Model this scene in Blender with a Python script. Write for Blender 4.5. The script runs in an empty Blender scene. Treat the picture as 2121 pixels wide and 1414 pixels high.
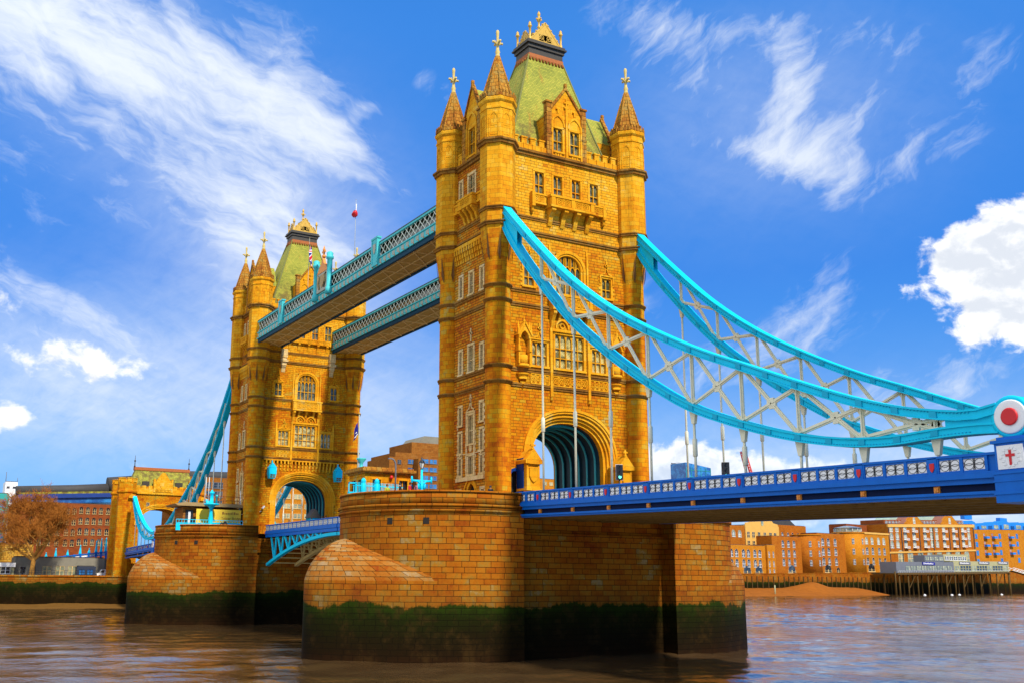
import bpy, bmesh, math, random
import numpy as np
from mathutils import Vector, Matrix, noise as mnoise
random.seed(7)
sc = bpy.context.scene
COL = sc.collection
R = math.radians
PI = math.pi

# ---------------------------------------------------------------- camera
cam_d = bpy.data.cameras.new("camera")
cam = bpy.data.objects.new("camera", cam_d)
COL.objects.link(cam)
cam_d.sensor_width = 36.0
cam_d.lens = 36.0 * 2140.74 / 2121.0
cam_d.shift_x = 117.38 / 2121.0
cam_d.shift_y = 31.93 / 2121.0
cam_d.clip_start = 0.5
cam_d.clip_end = 6000.0
cr = Vector((0.87480624, -0.48441287, 0.00762921))
cu = Vector((-0.10751053, -0.17875142, 0.97800277))
cf = Vector((0.4723934, 0.85638315, 0.20845234))
cam.matrix_world = Matrix(((cr.x, cu.x, -cf.x, -65.1868), (cr.y, cu.y, -cf.y, -97.3774), (cr.z, cu.z, -cf.z, 7.73478), (0, 0, 0, 1)))
sc.camera = cam
sc.view_settings.view_transform = 'Standard'
sc.view_settings.look = 'None'
sc.view_settings.gamma = 1.0
sc.view_settings.exposure = 0.35

# ---------------------------------------------------------------- node helpers
class NT:
    def __init__(self, tree):
        self.t = tree
        self.t.nodes.clear()
    def n(self, typ, ins=None, **props):
        nd = self.t.nodes.new(typ)
        for k, v in props.items():
            setattr(nd, k, v)
        for k, v in (ins or {}).items():
            s = nd.inputs[k]
            if isinstance(v, bpy.types.NodeSocket):
                self.t.links.new(v, s)
            else:
                s.default_value = v
        return nd
    def m(self, op, a, b=0.0, c=0.0, clamp=False):
        nd = self.n('ShaderNodeMath', {0: a, 1: b, 2: c}, operation=op, use_clamp=clamp)
        return nd.outputs[0]
    def add(self, a, b): return self.m('ADD', a, b)
    def sub(self, a, b): return self.m('SUBTRACT', a, b)
    def mul(self, a, b): return self.m('MULTIPLY', a, b)
    def ss(self, x, lo, hi):
        return self.n('ShaderNodeMapRange', {0: x, 1: lo, 2: hi, 3: 0.0, 4: 1.0}, interpolation_type='SMOOTHSTEP').outputs[0]
    def lin(self, x, lo, hi, a=0.0, b=1.0):
        return self.n('ShaderNodeMapRange', {0: x, 1: lo, 2: hi, 3: a, 4: b}).outputs[0]
    def mix(self, f, a, b, blend='MIX'):
        nd = self.t.nodes.new('ShaderNodeMix')
        nd.data_type = 'RGBA'; nd.blend_type = blend
        for i, v in ((0, f), (6, a), (7, b)):
            if isinstance(v, bpy.types.NodeSocket): self.t.links.new(v, nd.inputs[i])
            else:
                nd.inputs[i].default_value = v if i == 0 else (tuple(v) + (1.0,))[:4]
        return nd.outputs[2]
    def comb(self, x, y, z=0.0):
        return self.n('ShaderNodeCombineXYZ', {0: x, 1: y, 2: z}).outputs[0]
    def noise(self, vec, scale, detail=4.0, rough=0.55, dist=0.0):
        return self.n('ShaderNodeTexNoise', {'Vector': vec, 'Scale': scale, 'Detail': detail, 'Roughness': rough, 'Distortion': dist}).outputs[0]
    def ramp(self, f, stops, interp='LINEAR'):
        nd = self.n('ShaderNodeValToRGB', {0: f})
        cr_ = nd.color_ramp; cr_.interpolation = interp
        while len(cr_.elements) < len(stops): cr_.elements.new(0.5)
        for e, (p, c) in zip(cr_.elements, stops):
            e.position = p; e.color = (tuple(c) + (1.0,))[:4]
        return nd.outputs[0]

# ---------------------------------------------------------------- sun and sky
SUN_AZ, SUN_EL = 174.0, 46.0          # compass-like azimuth from +Y (north) towards +X (east)
sd = Vector((math.sin(R(SUN_AZ)) * math.cos(R(SUN_EL)), math.cos(R(SUN_AZ)) * math.cos(R(SUN_EL)), math.sin(R(SUN_EL))))
sun_d = bpy.data.lights.new("sun", 'SUN')
sun_d.energy = 4.5
sun_d.angle = R(4.0)
sun_d.color = (1.0, 0.93, 0.80)
sun = bpy.data.objects.new("sun", sun_d)
COL.objects.link(sun)
sun.rotation_euler = sd.to_track_quat('Z', 'Y').to_euler()
sun.location = (60, -120, 150)

def build_world():
    w = bpy.data.worlds.new("World")
    sc.world = w
    w.use_nodes = True
    T = NT(w.node_tree)
    sky = T.n('ShaderNodeTexSky', sky_type='NISHITA', sun_disc=False, sun_elevation=R(SUN_EL), sun_rotation=R(SUN_AZ), air_density=1.0, dust_density=0.4, ozone_density=2.5)
    d = T.n('ShaderNodeTexCoord').outputs['Generated']
    dn = T.n('ShaderNodeVectorMath', {0: d}, operation='NORMALIZE').outputs[0]
    s = T.n('ShaderNodeSeparateXYZ', {0: dn})
    az = T.mul(T.m('ARCTAN2', s.outputs[0], s.outputs[1]), 180 / PI)
    el = T.mul(T.m('ARCSINE', s.outputs[2]), 180 / PI)
    hs = T.n('ShaderNodeHueSaturation', {'Hue': 0.5, 'Saturation': 1.18, 'Value': 1.0, 'Color': sky.outputs[0]}).outputs[0]
    base0 = T.mix(1.0, hs, (SKY_MUL), 'MULTIPLY')
    grad = T.ramp(T.lin(el, -4., 44.), [(0., tuple(c / 10 for c in (1.3, 3.7, 7.8))), (.20, tuple(c / 10 for c in (.92, 3.2, 7.4))), (.42, tuple(c / 10 for c in (.30, 1.95, 6.6))), (.70, tuple(c / 10 for c in (.38, 2.15, 6.7))), (1., tuple(c / 10 for c in (.30, 1.7, 5.6)))])
    grad = T.n('ShaderNodeVectorMath', {0: grad, 1: (10., 10., 10.)}, operation='MULTIPLY').outputs[0]
    base = T.mix(.82, base0, grad)

    def blob(a, e, ra, re, rot=0.0):
        c, sn = math.cos(R(rot)), math.sin(R(rot))
        da = T.sub(az, a); de = T.sub(el, e)
        u = T.add(T.mul(da, c / ra), T.mul(de, sn / ra))
        v = T.add(T.mul(da, -sn / re), T.mul(de, c / re))
        q = T.add(T.mul(u, u), T.mul(v, v))
        return T.m('EXPONENT', T.mul(q, -1.0))
    def total(lst):
        o = None
        for b_ in lst:
            g = T.mul(blob(*b_[:5]), b_[5])
            o = g if o is None else T.add(o, g)
        return o
    def rot_vec(rot, su, sv, off=0.0):
        c, sn = math.cos(R(rot)), math.sin(R(rot))
        u = T.add(T.mul(az, c * su), T.mul(el, sn * su))
        v = T.add(T.mul(az, -sn * sv), T.mul(el, c * sv))
        return T.comb(u, v, off)
    # cirrus, left swath (streaks run down to the right) and right wisps (streaks run up to the right)
    wob = T.noise(rot_vec(0, .16, .16, 3.), 1.0, 4.0)
    wob2 = T.noise(rot_vec(0, .16, .16, 8.), 1.0, 4.0)
    wv, wv2 = T.mul(T.sub(wob, .5), 2.0), T.mul(T.sub(wob2, .5), 2.0)
    def fibres(rot, su, sv, off, k=1.):
        v_ = T.n('ShaderNodeVectorMath', {0: rot_vec(rot, su, sv, off), 1: T.comb(T.mul(wv, k), T.mul(wv2, k))}, operation='ADD').outputs[0]
        return T.noise(v_, 1.0, 15.0, .62, .25)
    nA, nB = fibres(-30, .16, .50, 0.), fibres(-14, .30, 1.3, 4., 1.6)
    nL = T.add(T.mul(nA, .62), T.mul(nB, .38))
    mL = total([(3, 28.0, 8, 3.6, -14, 1.0), (12.0, 26.4, 6.5, 3.3, -24, 1.15), (18.5, 25.6, 4.0, 3.2, -40, .85), (21.5, 23.3, 3.6, 2.2, -32, .75), (24.5, 21.6, 3.4, 1.2, -36, .55), (23.5, 25.3, 2.4, .6, 30, .45),
                (14.5, 20.0, 5.0, 2.4, -20, .72), (19, 18.8, 4.6, 2.6, -30, .80), (16.5, 15.6, 3.6, 2.6, -30, .62), (19.5, 14.8, 3.0, 3.2, -30, .62), (22, 17.5, 3.0, 1.5, -30, .5), (5, 14.8, 4.5, 1.0, -28, .62), (11, 12.6, 4.5, 1.0, -28, .45), (7.5, 11.6, 6.5, 1.9, -6, .62),
                (11, 9.0, 9, 1.3, -8, .62), (18, 11, 4, 2.4, 10, .4), (24.6, 10.8, 5, 1.8, 10, .62), (26, 8.3, 4, 1.2, 6, .5), (9, 6.0, 8, .7, -7, .72), (17, 4.4, 10, 1.2, 0, .5), (9.0, 19.6, 3, 2.2, 0, .22), (8.5, 22.6, 2.6, .8, 8, .30),
                (-28, 30, 22, 22, 10, 1.6), (-85, 30, 46, 40, 0, 2.6), (-110, 60, 50, 24, 0, 2.0)])  # this row: added clouds out of view, filling the shaded west faces
    cL = T.mul(T.ss(T.add(T.mul(mL, .80), T.mul(T.sub(nL, .5), 2.7)), .10, 1.55), T.ss(mL, .02, .30))
    nC, nD = fibres(52, .20, .55, 9., 1.5), fibres(28, .45, 1.6, 13., 1.8)
    nR = T.add(T.mul(nC, .60), T.mul(nD, .40))
    mR = total([(40.8, 29.2, 4.8, 1.6, -24, .62), (48.4, 25.8, 1.6, 2.4, 10, .78), (47.2, 23.6, 2.0, 2.0, 40, .72), (49.6, 22.6, 3.6, 1.1, 32, .80), (46.0, 22.4, 3.8, .8, -14, .62), (52.8, 20.6, 3.0, 1.1, 20, .55), (50.0, 20.6, 1.6, 1.6, 50, .55), (42.5, 26.4, 3.2, 1.2, -10, .40), (43.6, 24.3, 2.2, 1.0, 50, .42),
                (49.0, 14.6, 3.0, 1.6, 60, .42), (47.0, 12.4, 5.0, 1.5, 15, .42), (38.5, 14.5, 3.0, 2., 30, .45), (43.5, 11.0, 4, 1.6, 20, .4), (55, 10, 6, 1.6, 8, .42), (52.5, 27, 5, 1.6, -10, .34), (58, 24.5, 3, 1.6, 20, .34), (55.5, 22.0, 3, 1.2, -20, .3), (33.0, 13.6, 2, 2, 30, .35), (27.5, 26.6, 2.4, .8, -30, .34), (51, 8.9, 5, 1.0, 10, .4), (46, 28.5, 5, 1., -10, .34)])
    cR = T.mul(T.ss(T.add(T.mul(mR, .95), T.mul(T.sub(nR, .5), 3.0)), .08, 1.62), T.ss(mR, .05, .35))
    veil = T.mul(total([(9, 9.5, 12, 4.5, 0, .62), (19, 17, 6, 4.5, -30, .60), (13, 24, 12, 5, -20, .30), (47, 24, 8, 5, 0, .22), (52, 3.5, 16, 4.5, 0, .85), (26, 8, 9, 4, 0, .40)]), T.add(.85, T.mul(T.sub(T.add(nL, nR), 1.), 1.4)))
    cir = T.m('MAXIMUM', T.m('MAXIMUM', T.mul(cL, .95), T.mul(cR, .88)), veil)
    cb = T.add(1.0, T.mul(blob(-100, 25, 62, 60), 1.1))  # extra brightness for the added unseen western clouds, as fill light
    cw = T.n('ShaderNodeVectorMath', {0: CIRRUS, 1: T.comb(cb, cb, cb)}, operation='MULTIPLY').outputs[0]
    c1 = T.mix(cir, base, cw)
    # cumulus
    ve = T.comb(T.mul(az, .50), T.mul(el, .62), 5.)
    f1 = T.noise(ve, 1.0, 10.0, .58, .25)
    f2 = T.noise(T.comb(T.mul(az, .50), T.mul(T.add(el, .5), .62), 5.), 1.0, 6.0, .55, .25)
    mC = total([(57.8, 13.2, 3.0, 2.2, 0, 1.05), (58.2, 16.4, 2.9, 2.0, 15, 1.1), (55.4, 15.7, 2.0, 1.1, 20, .80), (39.6, 5.6, 2.6, 1.9, 0, .9), (42.6, 5.2, 2.6, 1.9, 0, .9), (46.0, 4.2, 3.0, 1.7, 0, .85), (51, 5.0, 4.0, 1.3, 0, .75), (53, 2.6, 6., 1.6, 0, .6), (58.5, 3.4, 4, 1.7, 0, .8),
                (9.2, 11.0, 2.8, 1.1, 0, .62), (5.2, 7.9, 1.5, .9, 10, .75), (31, 13.5, 1.9, 1.2, 30, .55), (64, 15, 4, 3, 0, .9), (-20, 12, 20, 5, 0, .9), (-80, 16, 40, 14, 0, 1.3)])  # includes an added western cloud bank out of view, as fill light
    dC = T.add(mC, T.mul(T.sub(f1, .5), 1.75))
    aC = T.mul(T.ss(dC, .36, .68), T.ss(mC, .05, .25))
    lit = T.ss(T.add(T.mul(T.sub(f1, f2), 3.2), T.sub(.95, T.mul(dC, .62))), -.05, .75)
    cc = T.mix(lit, CUM_D, CUM_L)
    c2 = T.mix(aC, c1, cc)
    # pale horizon
    hz = T.ss(el, 9.0, -1.0)
    c3 = T.mix(T.mul(hz, .75), c2, HORIZ)
    bg = T.n('ShaderNodeBackground', {'Color': c3, 'Strength': 0.1})
    T.n('ShaderNodeOutputWorld', {'Surface': bg.outputs[0]})
SKY_MUL = (.62, 1.0, 1.42)
CIRRUS = (7.0, 7.5, 8.2)
CUM_L = (9.2, 9.2, 9.2)
CUM_D = (6.2, 6.6, 7.3)
HORIZ = (1.7, 4.3, 8.2)
build_world()

# ---------------------------------------------------------------- object helpers
def link(o, parent=None):
    COL.objects.link(o)
    if parent is not None:
        o.parent = parent
    return o
def tag(o, label=None, cat=None, group=None, kind=None):
    if label: o['label'] = label
    if cat: o['category'] = cat
    if group: o['group'] = group
    if kind: o['kind'] = kind
    return o
def thing(name, label, cat, loc=(0, 0, 0), rz=0.0, group=None):
    o = bpy.data.objects.new(name, None)
    o.empty_display_size = 0.5
    link(o)
    o.location = loc; o.rotation_euler = (0, 0, rz)
    return tag(o, label, cat, group)
def copy_tree(o, loc, rz=None, label=None, parent=None):
    c = o.copy(); COL.objects.link(c)
    if parent is not None: c.parent = parent
    else:
        c.location = loc
        if rz is not None: c.rotation_euler = (0, 0, rz)
        if label: c['label'] = label
    for ch in list(o.children):
        copy_tree(ch, None, parent=c)
    return c

def apart(me):
    """when a mesh holds pieces that stand far apart, keep the first in me and return the others as meshes of their own"""
    nv = len(me.vertices)
    if nv < 8 or nv > 60000: return []
    root = list(range(nv))
    def find(i):
        while root[i] != i:
            root[i] = root[root[i]]; i = root[i]
        return i
    for e in me.edges:
        a, b = find(e.vertices[0]), find(e.vertices[1])
        if a != b: root[b] = a
    isl = {}
    for i in range(nv): isl.setdefault(find(i), []).append(i)
    keys = list(isl)
    if len(keys) < 2 or len(keys) > 900: return []
    co = np.empty(nv * 3, dtype=np.float32); me.vertices.foreach_get('co', co); co = co.reshape(nv, 3)
    lo = np.array([co[isl[k]].min(axis=0) for k in keys]); hi = np.array([co[isl[k]].max(axis=0) for k in keys])
    size = (hi - lo).max(axis=1)
    gap = np.maximum(0, np.maximum(lo[:, None] - hi[None], lo[None] - hi[:, None]))
    near = np.sqrt((gap ** 2).sum(axis=2)) <= np.maximum(.02, .5 * np.maximum(size[:, None], size[None]))
    n = len(keys); lab = [-1] * n; c = 0
    for i in range(n):
        if lab[i] >= 0: continue
        st = [i]; lab[i] = c
        while st:
            q = st.pop()
            for j in np.nonzero(near[q])[0]:
                if lab[j] < 0: lab[j] = c; st.append(int(j))
        c += 1
    if c < 2 or c > 40: return []
    piece = {}
    for k, l in zip(keys, lab):
        for v in isl[k]: piece[v] = l
    out = []
    for l in range(c - 1, -1, -1):
        m2 = me.copy() if l else me
        bm = bmesh.new(); bm.from_mesh(m2); bm.verts.ensure_lookup_table()
        bmesh.ops.delete(bm, geom=[v for v in bm.verts if piece[v.index] != l], context='VERTS')
        bm.to_mesh(m2); bm.free()
        if l: out.append(m2)
    return out

class MB:
    """collects faces; build() links them as one mesh object"""
    def __init__(self, M=None):
        self.v = []; self.f = []; self.uv = {}; self.sm = set(); self.M = M or Matrix.Identity(4)
    def face(self, pts, uv=None, smooth=False):
        i = len(self.v)
        for p in pts: self.v.append(self.M @ Vector(p))
        k = len(self.f)
        self.f.append(tuple(range(i, i + len(pts))))
        if uv: self.uv[k] = uv
        if smooth: self.sm.add(k)
    def box(self, x0, x1, y0, y1, z0, z1, skip=''):
        P = lambda x, y, z: (x, y, z)
        if 'd' not in skip: self.face([P(x0, y0, z0), P(x0, y1, z0), P(x1, y1, z0), P(x1, y0, z0)])
        if 'u' not in skip: self.face([P(x0, y0, z1), P(x1, y0, z1), P(x1, y1, z1), P(x0, y1, z1)])
        if 's' not in skip: self.face([P(x0, y0, z0), P(x1, y0, z0), P(x1, y0, z1), P(x0, y0, z1)])
        if 'n' not in skip: self.face([P(x1, y1, z0), P(x0, y1, z0), P(x0, y1, z1), P(x1, y1, z1)])
        if 'w' not in skip: self.face([P(x0, y1, z0), P(x0, y0, z0), P(x0, y0, z1), P(x0, y1, z1)])
        if 'e' not in skip: self.face([P(x1, y0, z0), P(x1, y1, z0), P(x1, y1, z1), P(x1, y0, z1)])
    def cbox(self, c, sx, sy, sz):
        self.box(c[0] - sx / 2, c[0] + sx / 2, c[1] - sy / 2, c[1] + sy / 2, c[2] - sz / 2, c[2] + sz / 2)
    def prism(self, poly, n0, n1):
        """poly of (u,w) in the local x/z plane, extruded along local y from n0 to n1"""
        m = len(poly)
        self.face([(u, n0, w) for u, w in poly]); self.face([(u, n1, w) for u, w in reversed(poly)])
        for i in range(m):
            a, b = poly[i], poly[(i + 1) % m]
            self.face([(a[0], n0, a[1]), (a[0], n1, a[1]), (b[0], n1, b[1]), (b[0], n0, b[1])])
    def strip(self, A, B, n0, n1, closed=False):
        """band between two (u,w) polylines, front at n1, back at n0"""
        m = len(A)
        for i in range(m if closed else m - 1):
            j = (i + 1) % m
            a, b, c, d = A[i], A[j], B[j], B[i]
            self.face([(a[0], n1, a[1]), (b[0], n1, b[1]), (c[0], n1, c[1]), (d[0], n1, d[1])])
            self.face([(a[0], n0, a[1]), (a[0], n1, a[1]), (b[0], n1, b[1]), (b[0], n0, b[1])])
            self.face([(d[0], n0, d[1]), (d[0], n1, d[1]), (c[0], n1, c[1]), (c[0], n0, c[1])])
    def lathe(self, prof, n=16, cx=0., cy=0., a0=0., smooth=True, cap=True):
        for k in range(len(prof) - 1):
            r0, z0 = prof[k]; r1, z1 = prof[k + 1]
            rr = max(r0, r1, .01)
            sl = math.hypot(r1 - r0, z1 - z0)
            vz0 = z0; vz1 = z0 + (sl if z1 >= z0 else -sl)
            for i in range(n):
                a = a0 + 2 * PI * i / n; b = a0 + 2 * PI * (i + 1) / n
                p = [(cx + r0 * math.cos(a), cy + r0 * math.sin(a), z0), (cx + r0 * math.cos(b), cy + r0 * math.sin(b), z0),
                     (cx + r1 * math.cos(b), cy + r1 * math.sin(b), z1), (cx + r1 * math.cos(a), cy + r1 * math.sin(a), z1)]
                u0, u1 = rr * (a - a0), rr * (b - a0)
                self.face(p, [(u0, vz0), (u1, vz0), (u1, vz1), (u0, vz1)], smooth)
        if cap:
            for (r, z, fl) in ((prof[0][0], prof[0][1], 1), (prof[-1][0], prof[-1][1], 0)):
                if r > .02:
                    q = [(cx + r * math.cos(a0 + 2 * PI * i / n), cy + r * math.sin(a0 + 2 * PI * i / n), z) for i in range(n)]
                    self.face(q[::-1] if fl else q)
    def beam(self, p, q, w, h, up=(0, 0, 1)):
        p, q = Vector(p), Vector(q); d = (q - p).normalized(); up = Vector(up)
        s = d.cross(up)
        if s.length < 1e-4: s = d.cross(Vector((1, 0, 0)))
        s.normalize(); t = s.cross(d).normalized()
        o = [s * (w / 2) * i + t * (h / 2) * j for i, j in ((-1, -1), (1, -1), (1, 1), (-1, 1))]
        A = [p + k for k in o]; B = [q + k for k in o]
        self.face(A[::-1]); self.face(B)
        for i in range(4):
            j = (i + 1) % 4
            self.face([A[i], A[j], B[j], B[i]])
    def tube(self, pts, r, n=8, cap=True):
        pts = [Vector(p) for p in pts]
        rad = r if isinstance(r, (list, tuple)) else [r] * len(pts)
        rings = []
        for i, p in enumerate(pts):
            d = (pts[min(i + 1, len(pts) - 1)] - pts[max(i - 1, 0)]).normalized()
            up = Vector((0, 0, 1)) if abs(d.z) < .95 else Vector((1, 0, 0))
            s = d.cross(up).normalized(); t = s.cross(d).normalized()
            rings.append([p + (s * math.cos(2 * PI * k / n) + t * math.sin(2 * PI * k / n)) * rad[i] for k in range(n)])
        for i in range(len(rings) - 1):
            for k in range(n):
                j = (k + 1) % n
                self.face([rings[i][k], rings[i][j], rings[i + 1][j], rings[i + 1][k]], None, True)
        if cap:
            self.face(rings[0][::-1]); self.face(rings[-1])
    def sweep(self, pts, sec, up=(0, 0, 1), cap=True):
        """sec: list of (side, up) offsets, polygon swept along pts"""
        pts = [Vector(p) for p in pts]; up = Vector(up); rings = []
        for i, p in enumerate(pts):
            d = (pts[min(i + 1, len(pts) - 1)] - pts[max(i - 1, 0)]).normalized()
            s = d.cross(up).normalized(); t = s.cross(d).normalized()
            rings.append([p + s * a + t * b for a, b in (sec(i) if callable(sec) else sec)])
        m = len(rings[0])
        for i in range(len(rings) - 1):
            for k in range(m):
                j = (k + 1) % m
                self.face([rings[i][k], rings[i][j], rings[i + 1][j], rings[i + 1][k]])
        if cap:
            self.face(rings[0][::-1]); self.face(rings[-1])
    def build(self, name, mat, parent=None, merge=True):
        me = bpy.data.meshes.new(name)
        me.from_pydata([tuple(v) for v in self.v], [], self.f)
        uvl = me.uv_layers.new(name='UVMap').data
        for k, poly in enumerate(me.polygons):
            if k in self.uv:
                for li, c in zip(poly.loop_indices, self.uv[k]): uvl[li].uv = c
            else:
                n = poly.normal
                if abs(n.z) > .9:
                    for li in poly.loop_indices:
                        c = self.v[me.loops[li].vertex_index]; uvl[li].uv = (c.x, c.y)
                else:
                    t = Vector((-n.y, n.x, 0)).normalized(); b = n.cross(t)
                    if b.z < 0: b = -b
                    for li in poly.loop_indices:
                        c = self.v[me.loops[li].vertex_index]; uvl[li].uv = (c.dot(t), c.dot(b) if abs(n.z) > .05 else c.z)
            poly.use_smooth = k in self.sm
        if merge:
            bm = bmesh.new(); bm.from_mesh(me)
            bmesh.ops.remove_doubles(bm, verts=bm.verts, dist=1e-4)
            bmesh.ops.recalc_face_normals(bm, faces=bm.faces)
            bm.to_mesh(me); bm.free()
        if mat: me.materials.append(mat)
        o = link(bpy.data.objects.new(name, me), parent)
        if merge:
            for extra in apart(me):
                link(bpy.data.objects.new(name, extra), parent)
        return o

# ---------------------------------------------------------------- materials
def newmat(name):
    m = bpy.data.materials.new(name); m.use_nodes = True
    return m, NT(m.node_tree)
def finish(T, col, rough=.8, spec=.3, metal=0., bump=None, bstr=.3, bdist=.05, extra=None):
    ins = {'Base Color': col if isinstance(col, bpy.types.NodeSocket) else (tuple(col) + (1.,))[:4], 'Roughness': rough, 'Metallic': metal, 'Specular IOR Level': spec}
    if extra: ins.update(extra)
    if bump is not None:
        ins['Normal'] = T.n('ShaderNodeBump', {'Strength': bstr, 'Distance': bdist, 'Height': bump}).outputs[0]
    b = T.n('ShaderNodeBsdfPrincipled', ins)
    T.n('ShaderNodeOutputMaterial', {'Surface': b.outputs[0]})
def objco(T): return T.n('ShaderNodeTexCoord').outputs['Object']
def uvco(T): return T.n('ShaderNodeTexCoord').outputs['UV']
def worldpos(T): return T.n('ShaderNodeNewGeometry').outputs['Position']

def stone(name, pal, bw=1.0, bh=.42, mort=.025, mcol=(.05, .022, .006), tint=(.9, .25, .02), weather=.5, tide=None, streak=.0, bstr=.6, rvar=.42, rough=.85, upper=None):
    m, T = newmat(name)
    uv = uvco(T); pos = worldpos(T)
    br = T.n('ShaderNodeTexBrick', {'Vector': uv, 'Color1': (0, 0, 0, 1), 'Color2': (1, 1, 1, 1), 'Mortar': (.5, .5, .5, 1), 'Scale': 1.0, 'Mortar Size': mort, 'Mortar Smooth': .1, 'Bias': 0.0, 'Brick Width': bw, 'Row Height': bh}, offset=.5, squash=.72, squash_frequency=3)
    big = T.noise(pos, .22, 5., .6)
    med = T.noise(pos, 1.6, 6., .65)
    fine = T.noise(pos, 9., 4., .7)
    r = T.n('ShaderNodeSeparateColor', {0: br.outputs[0]}).outputs[0]
    t = T.add(T.mul(T.sub(r, .5), rvar), T.mul(T.sub(big, .5), 1.3))
    t = T.add(t, T.mul(T.sub(med, .5), 1.0))
    t = T.add(t, T.mul(T.sub(fine, .5), .45))
    col = T.ramp(T.add(t, .5), pal)
    if upper:
        zt = T.n('ShaderNodeSeparateXYZ', {0: pos}).outputs[2]
        col = T.mix(T.ss(T.add(zt, T.mul(T.sub(med, .5), 3.)), 40., 50.), col, T.ramp(T.add(t, .5), upper))
    # weathering: soot in irregular patches, vertical streaks
    st = T.noise(T.n('ShaderNodeMapping', {'Vector': pos, 'Scale': (1.3, 1.3, .10)}).outputs[0], 1.0, 6., .7)
    if streak:
        col = T.mix(T.mul(T.ss(st, .52, .74), streak), col, (.045, .025, .008))
    col = T.mix(T.mul(T.ss(med, .50, .80), weather), col, tuple(c * .38 for c in pal[1][1]))
    col = T.mix(T.mul(T.ss(fine, .55, .85), .35), col, tuple(c * .45 for c in pal[1][1]))
    col = T.mix(T.mul(br.outputs[1], .85), col, mcol)
    if tide:
        z = T.n('ShaderNodeSeparateXYZ', {0: pos}).outputs[2]
        tn = T.noise(T.n('ShaderNodeMapping', {'Vector': pos, 'Scale': (.22, .22, .22)}).outputs[0], 1.0, 7., .72)
        drip = T.noise(T.n('ShaderNodeMapping', {'Vector': pos, 'Scale': (1.6, 1.6, .12)}).outputs[0], 1.0, 5., .7)
        zz = T.add(T.add(z, T.mul(T.sub(tn, .5), 3.4)), T.mul(T.sub(drip, .5), .7))
        alg = T.ramp(T.lin(T.add(zz, T.mul(T.sub(med, .5), 1.2)), 0.0, tide), [(0., (.017, .006, .001)), (.18, (.011, .005, .0006)), (.45, (.009, .006, .0005)), (.8, (.009, .012, .0005)), (.95, (.014, .026, .0008))])
        alg = T.mix(T.mul(T.ss(fine, .45, .8), .6), alg, (.008, .006, .002))
        wet = T.ss(zz, tide + 2.6, tide)
        col = T.mix(T.mul(wet, .42), col, (.06, .03, .006))
        alg = T.mix(T.mul(T.ss(T.noise(pos, .55, 6., .7), .48, .70), .55), alg, (.040, .020, .004))
        alg = T.mix(T.mul(br.outputs[1], .55), alg, (.003, .002, .0005))
        col = T.mix(T.ss(zz, tide + .22, tide - .12), col, alg)
    h = T.add(T.mul(br.outputs[1], -1.0), T.add(T.mul(fine, .5), T.mul(med, .7)))
    finish(T, col, rough, .06, 0., h, bstr, .05)
    return m
def plain(name, col, rough=.6, var=.25, scale=2.0, metal=0., spec=.4, dirt=(.1, .06, .03), rust=0., bump=.15):
    m, T = newmat(name)
    pos = worldpos(T)
    a = T.noise(pos, scale, 6., .65); b = T.noise(pos, scale * 6, 4., .7)
    c = T.mix(T.mul(T.ss(a, .35, .75), var), col, tuple(k * .55 for k in col))
    c = T.mix(T.mul(T.ss(b, .58, .85), var * .7), c, dirt)
    if rust:
        c = T.mix(T.mul(T.ss(T.noise(pos, scale * 2.3, 5., .7), .60, .72), rust), c, (.30, .09, .015))
    finish(T, c, rough, spec, metal, b, bump, .02)
    return m
def glassmat(name, col, rough=.08, hi=None, sc_=.6, blend=.5):
    m, T = newmat(name)
    uv = uvco(T); pos = worldpos(T)
    n1 = T.noise(pos, sc_, 3., .6)
    c = T.mix(T.ss(n1, .40, .62), col, hi or tuple(k * 2 for k in col))
    # leaded panes
    br = T.n('ShaderNodeTexBrick', {'Vector': T.n('ShaderNodeMapping', {'Vector': uv, 'Rotation': (0, 0, R(45))}).outputs[0], 'Scale': 1.0, 'Brick Width': .22, 'Row Height': .22, 'Mortar Size': .012, 'Color1': (0, 0, 0, 1), 'Color2': (1, 1, 1, 1)}, offset=0.)
    c = T.mix(T.mul(br.outputs[1], .6), c, (.02, .015, .01))
    wob = T.noise(pos, 4.5, 2.)
    finish(T, c, rough, .8, 0., T.add(T.mul(wob, 1.), T.mul(br.outputs[0], .12)), .12, .05)
    return m

ORG = [(.0, (.32, .052, .003)), (.26, (.48, .125, .003)), (.46, (.55, .180, .003)), (.64, (.58, .240, .005)), (.82, (.48, .275, .016)), (1., (.46, .30, .09))]
YEL = [(.0, (.50, .15, .005)), (.3, (.67, .265, .007)), (.55, (.71, .325, .011)), (.8, (.74, .39, .028)), (1., (.66, .43, .11))]
PIE = [(.0, (.20, .034, .003)), (.25, (.27, .066, .003)), (.45, (.31, .090, .004)), (.63, (.34, .112, .006)), (.82, (.28, .135, .014)), (1., (.31, .20, .075))]
M_ = {}
M_['ashlar'] = stone('orange_ashlar', ORG, .82, .33, .020, weather=.45, streak=.42, upper=YEL)
M_['smooth'] = stone('turret_stone', ORG, .95, .50, .011, weather=.34, streak=.42, bstr=.3, upper=YEL)
M_['yellow'] = stone('yellow_stone', YEL, .95, .52, .012, weather=.22, streak=.25, bstr=.35)
M_['trim'] = stone('carved_trim', YEL, 1.6, .9, .008, weather=.55, streak=.45, bstr=.35)
M_['string'] = stone('weathered_string', [(.0, (.10, .040, .008)), (.3, (.20, .080, .012)), (.6, (.30, .13, .018)), (1., (.22, .15, .05))], 1.3, 9., .012, weather=.75, streak=.5, bstr=.3)
M_['pale'] = stone('pale_dressing', [(.0, (.54, .34, .12)), (.4, (.67, .46, .18)), (.7, (.72, .52, .24)), (1., (.60, .48, .30))], .7, .45, .012, weather=.35, streak=.25, bstr=.3)
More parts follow.
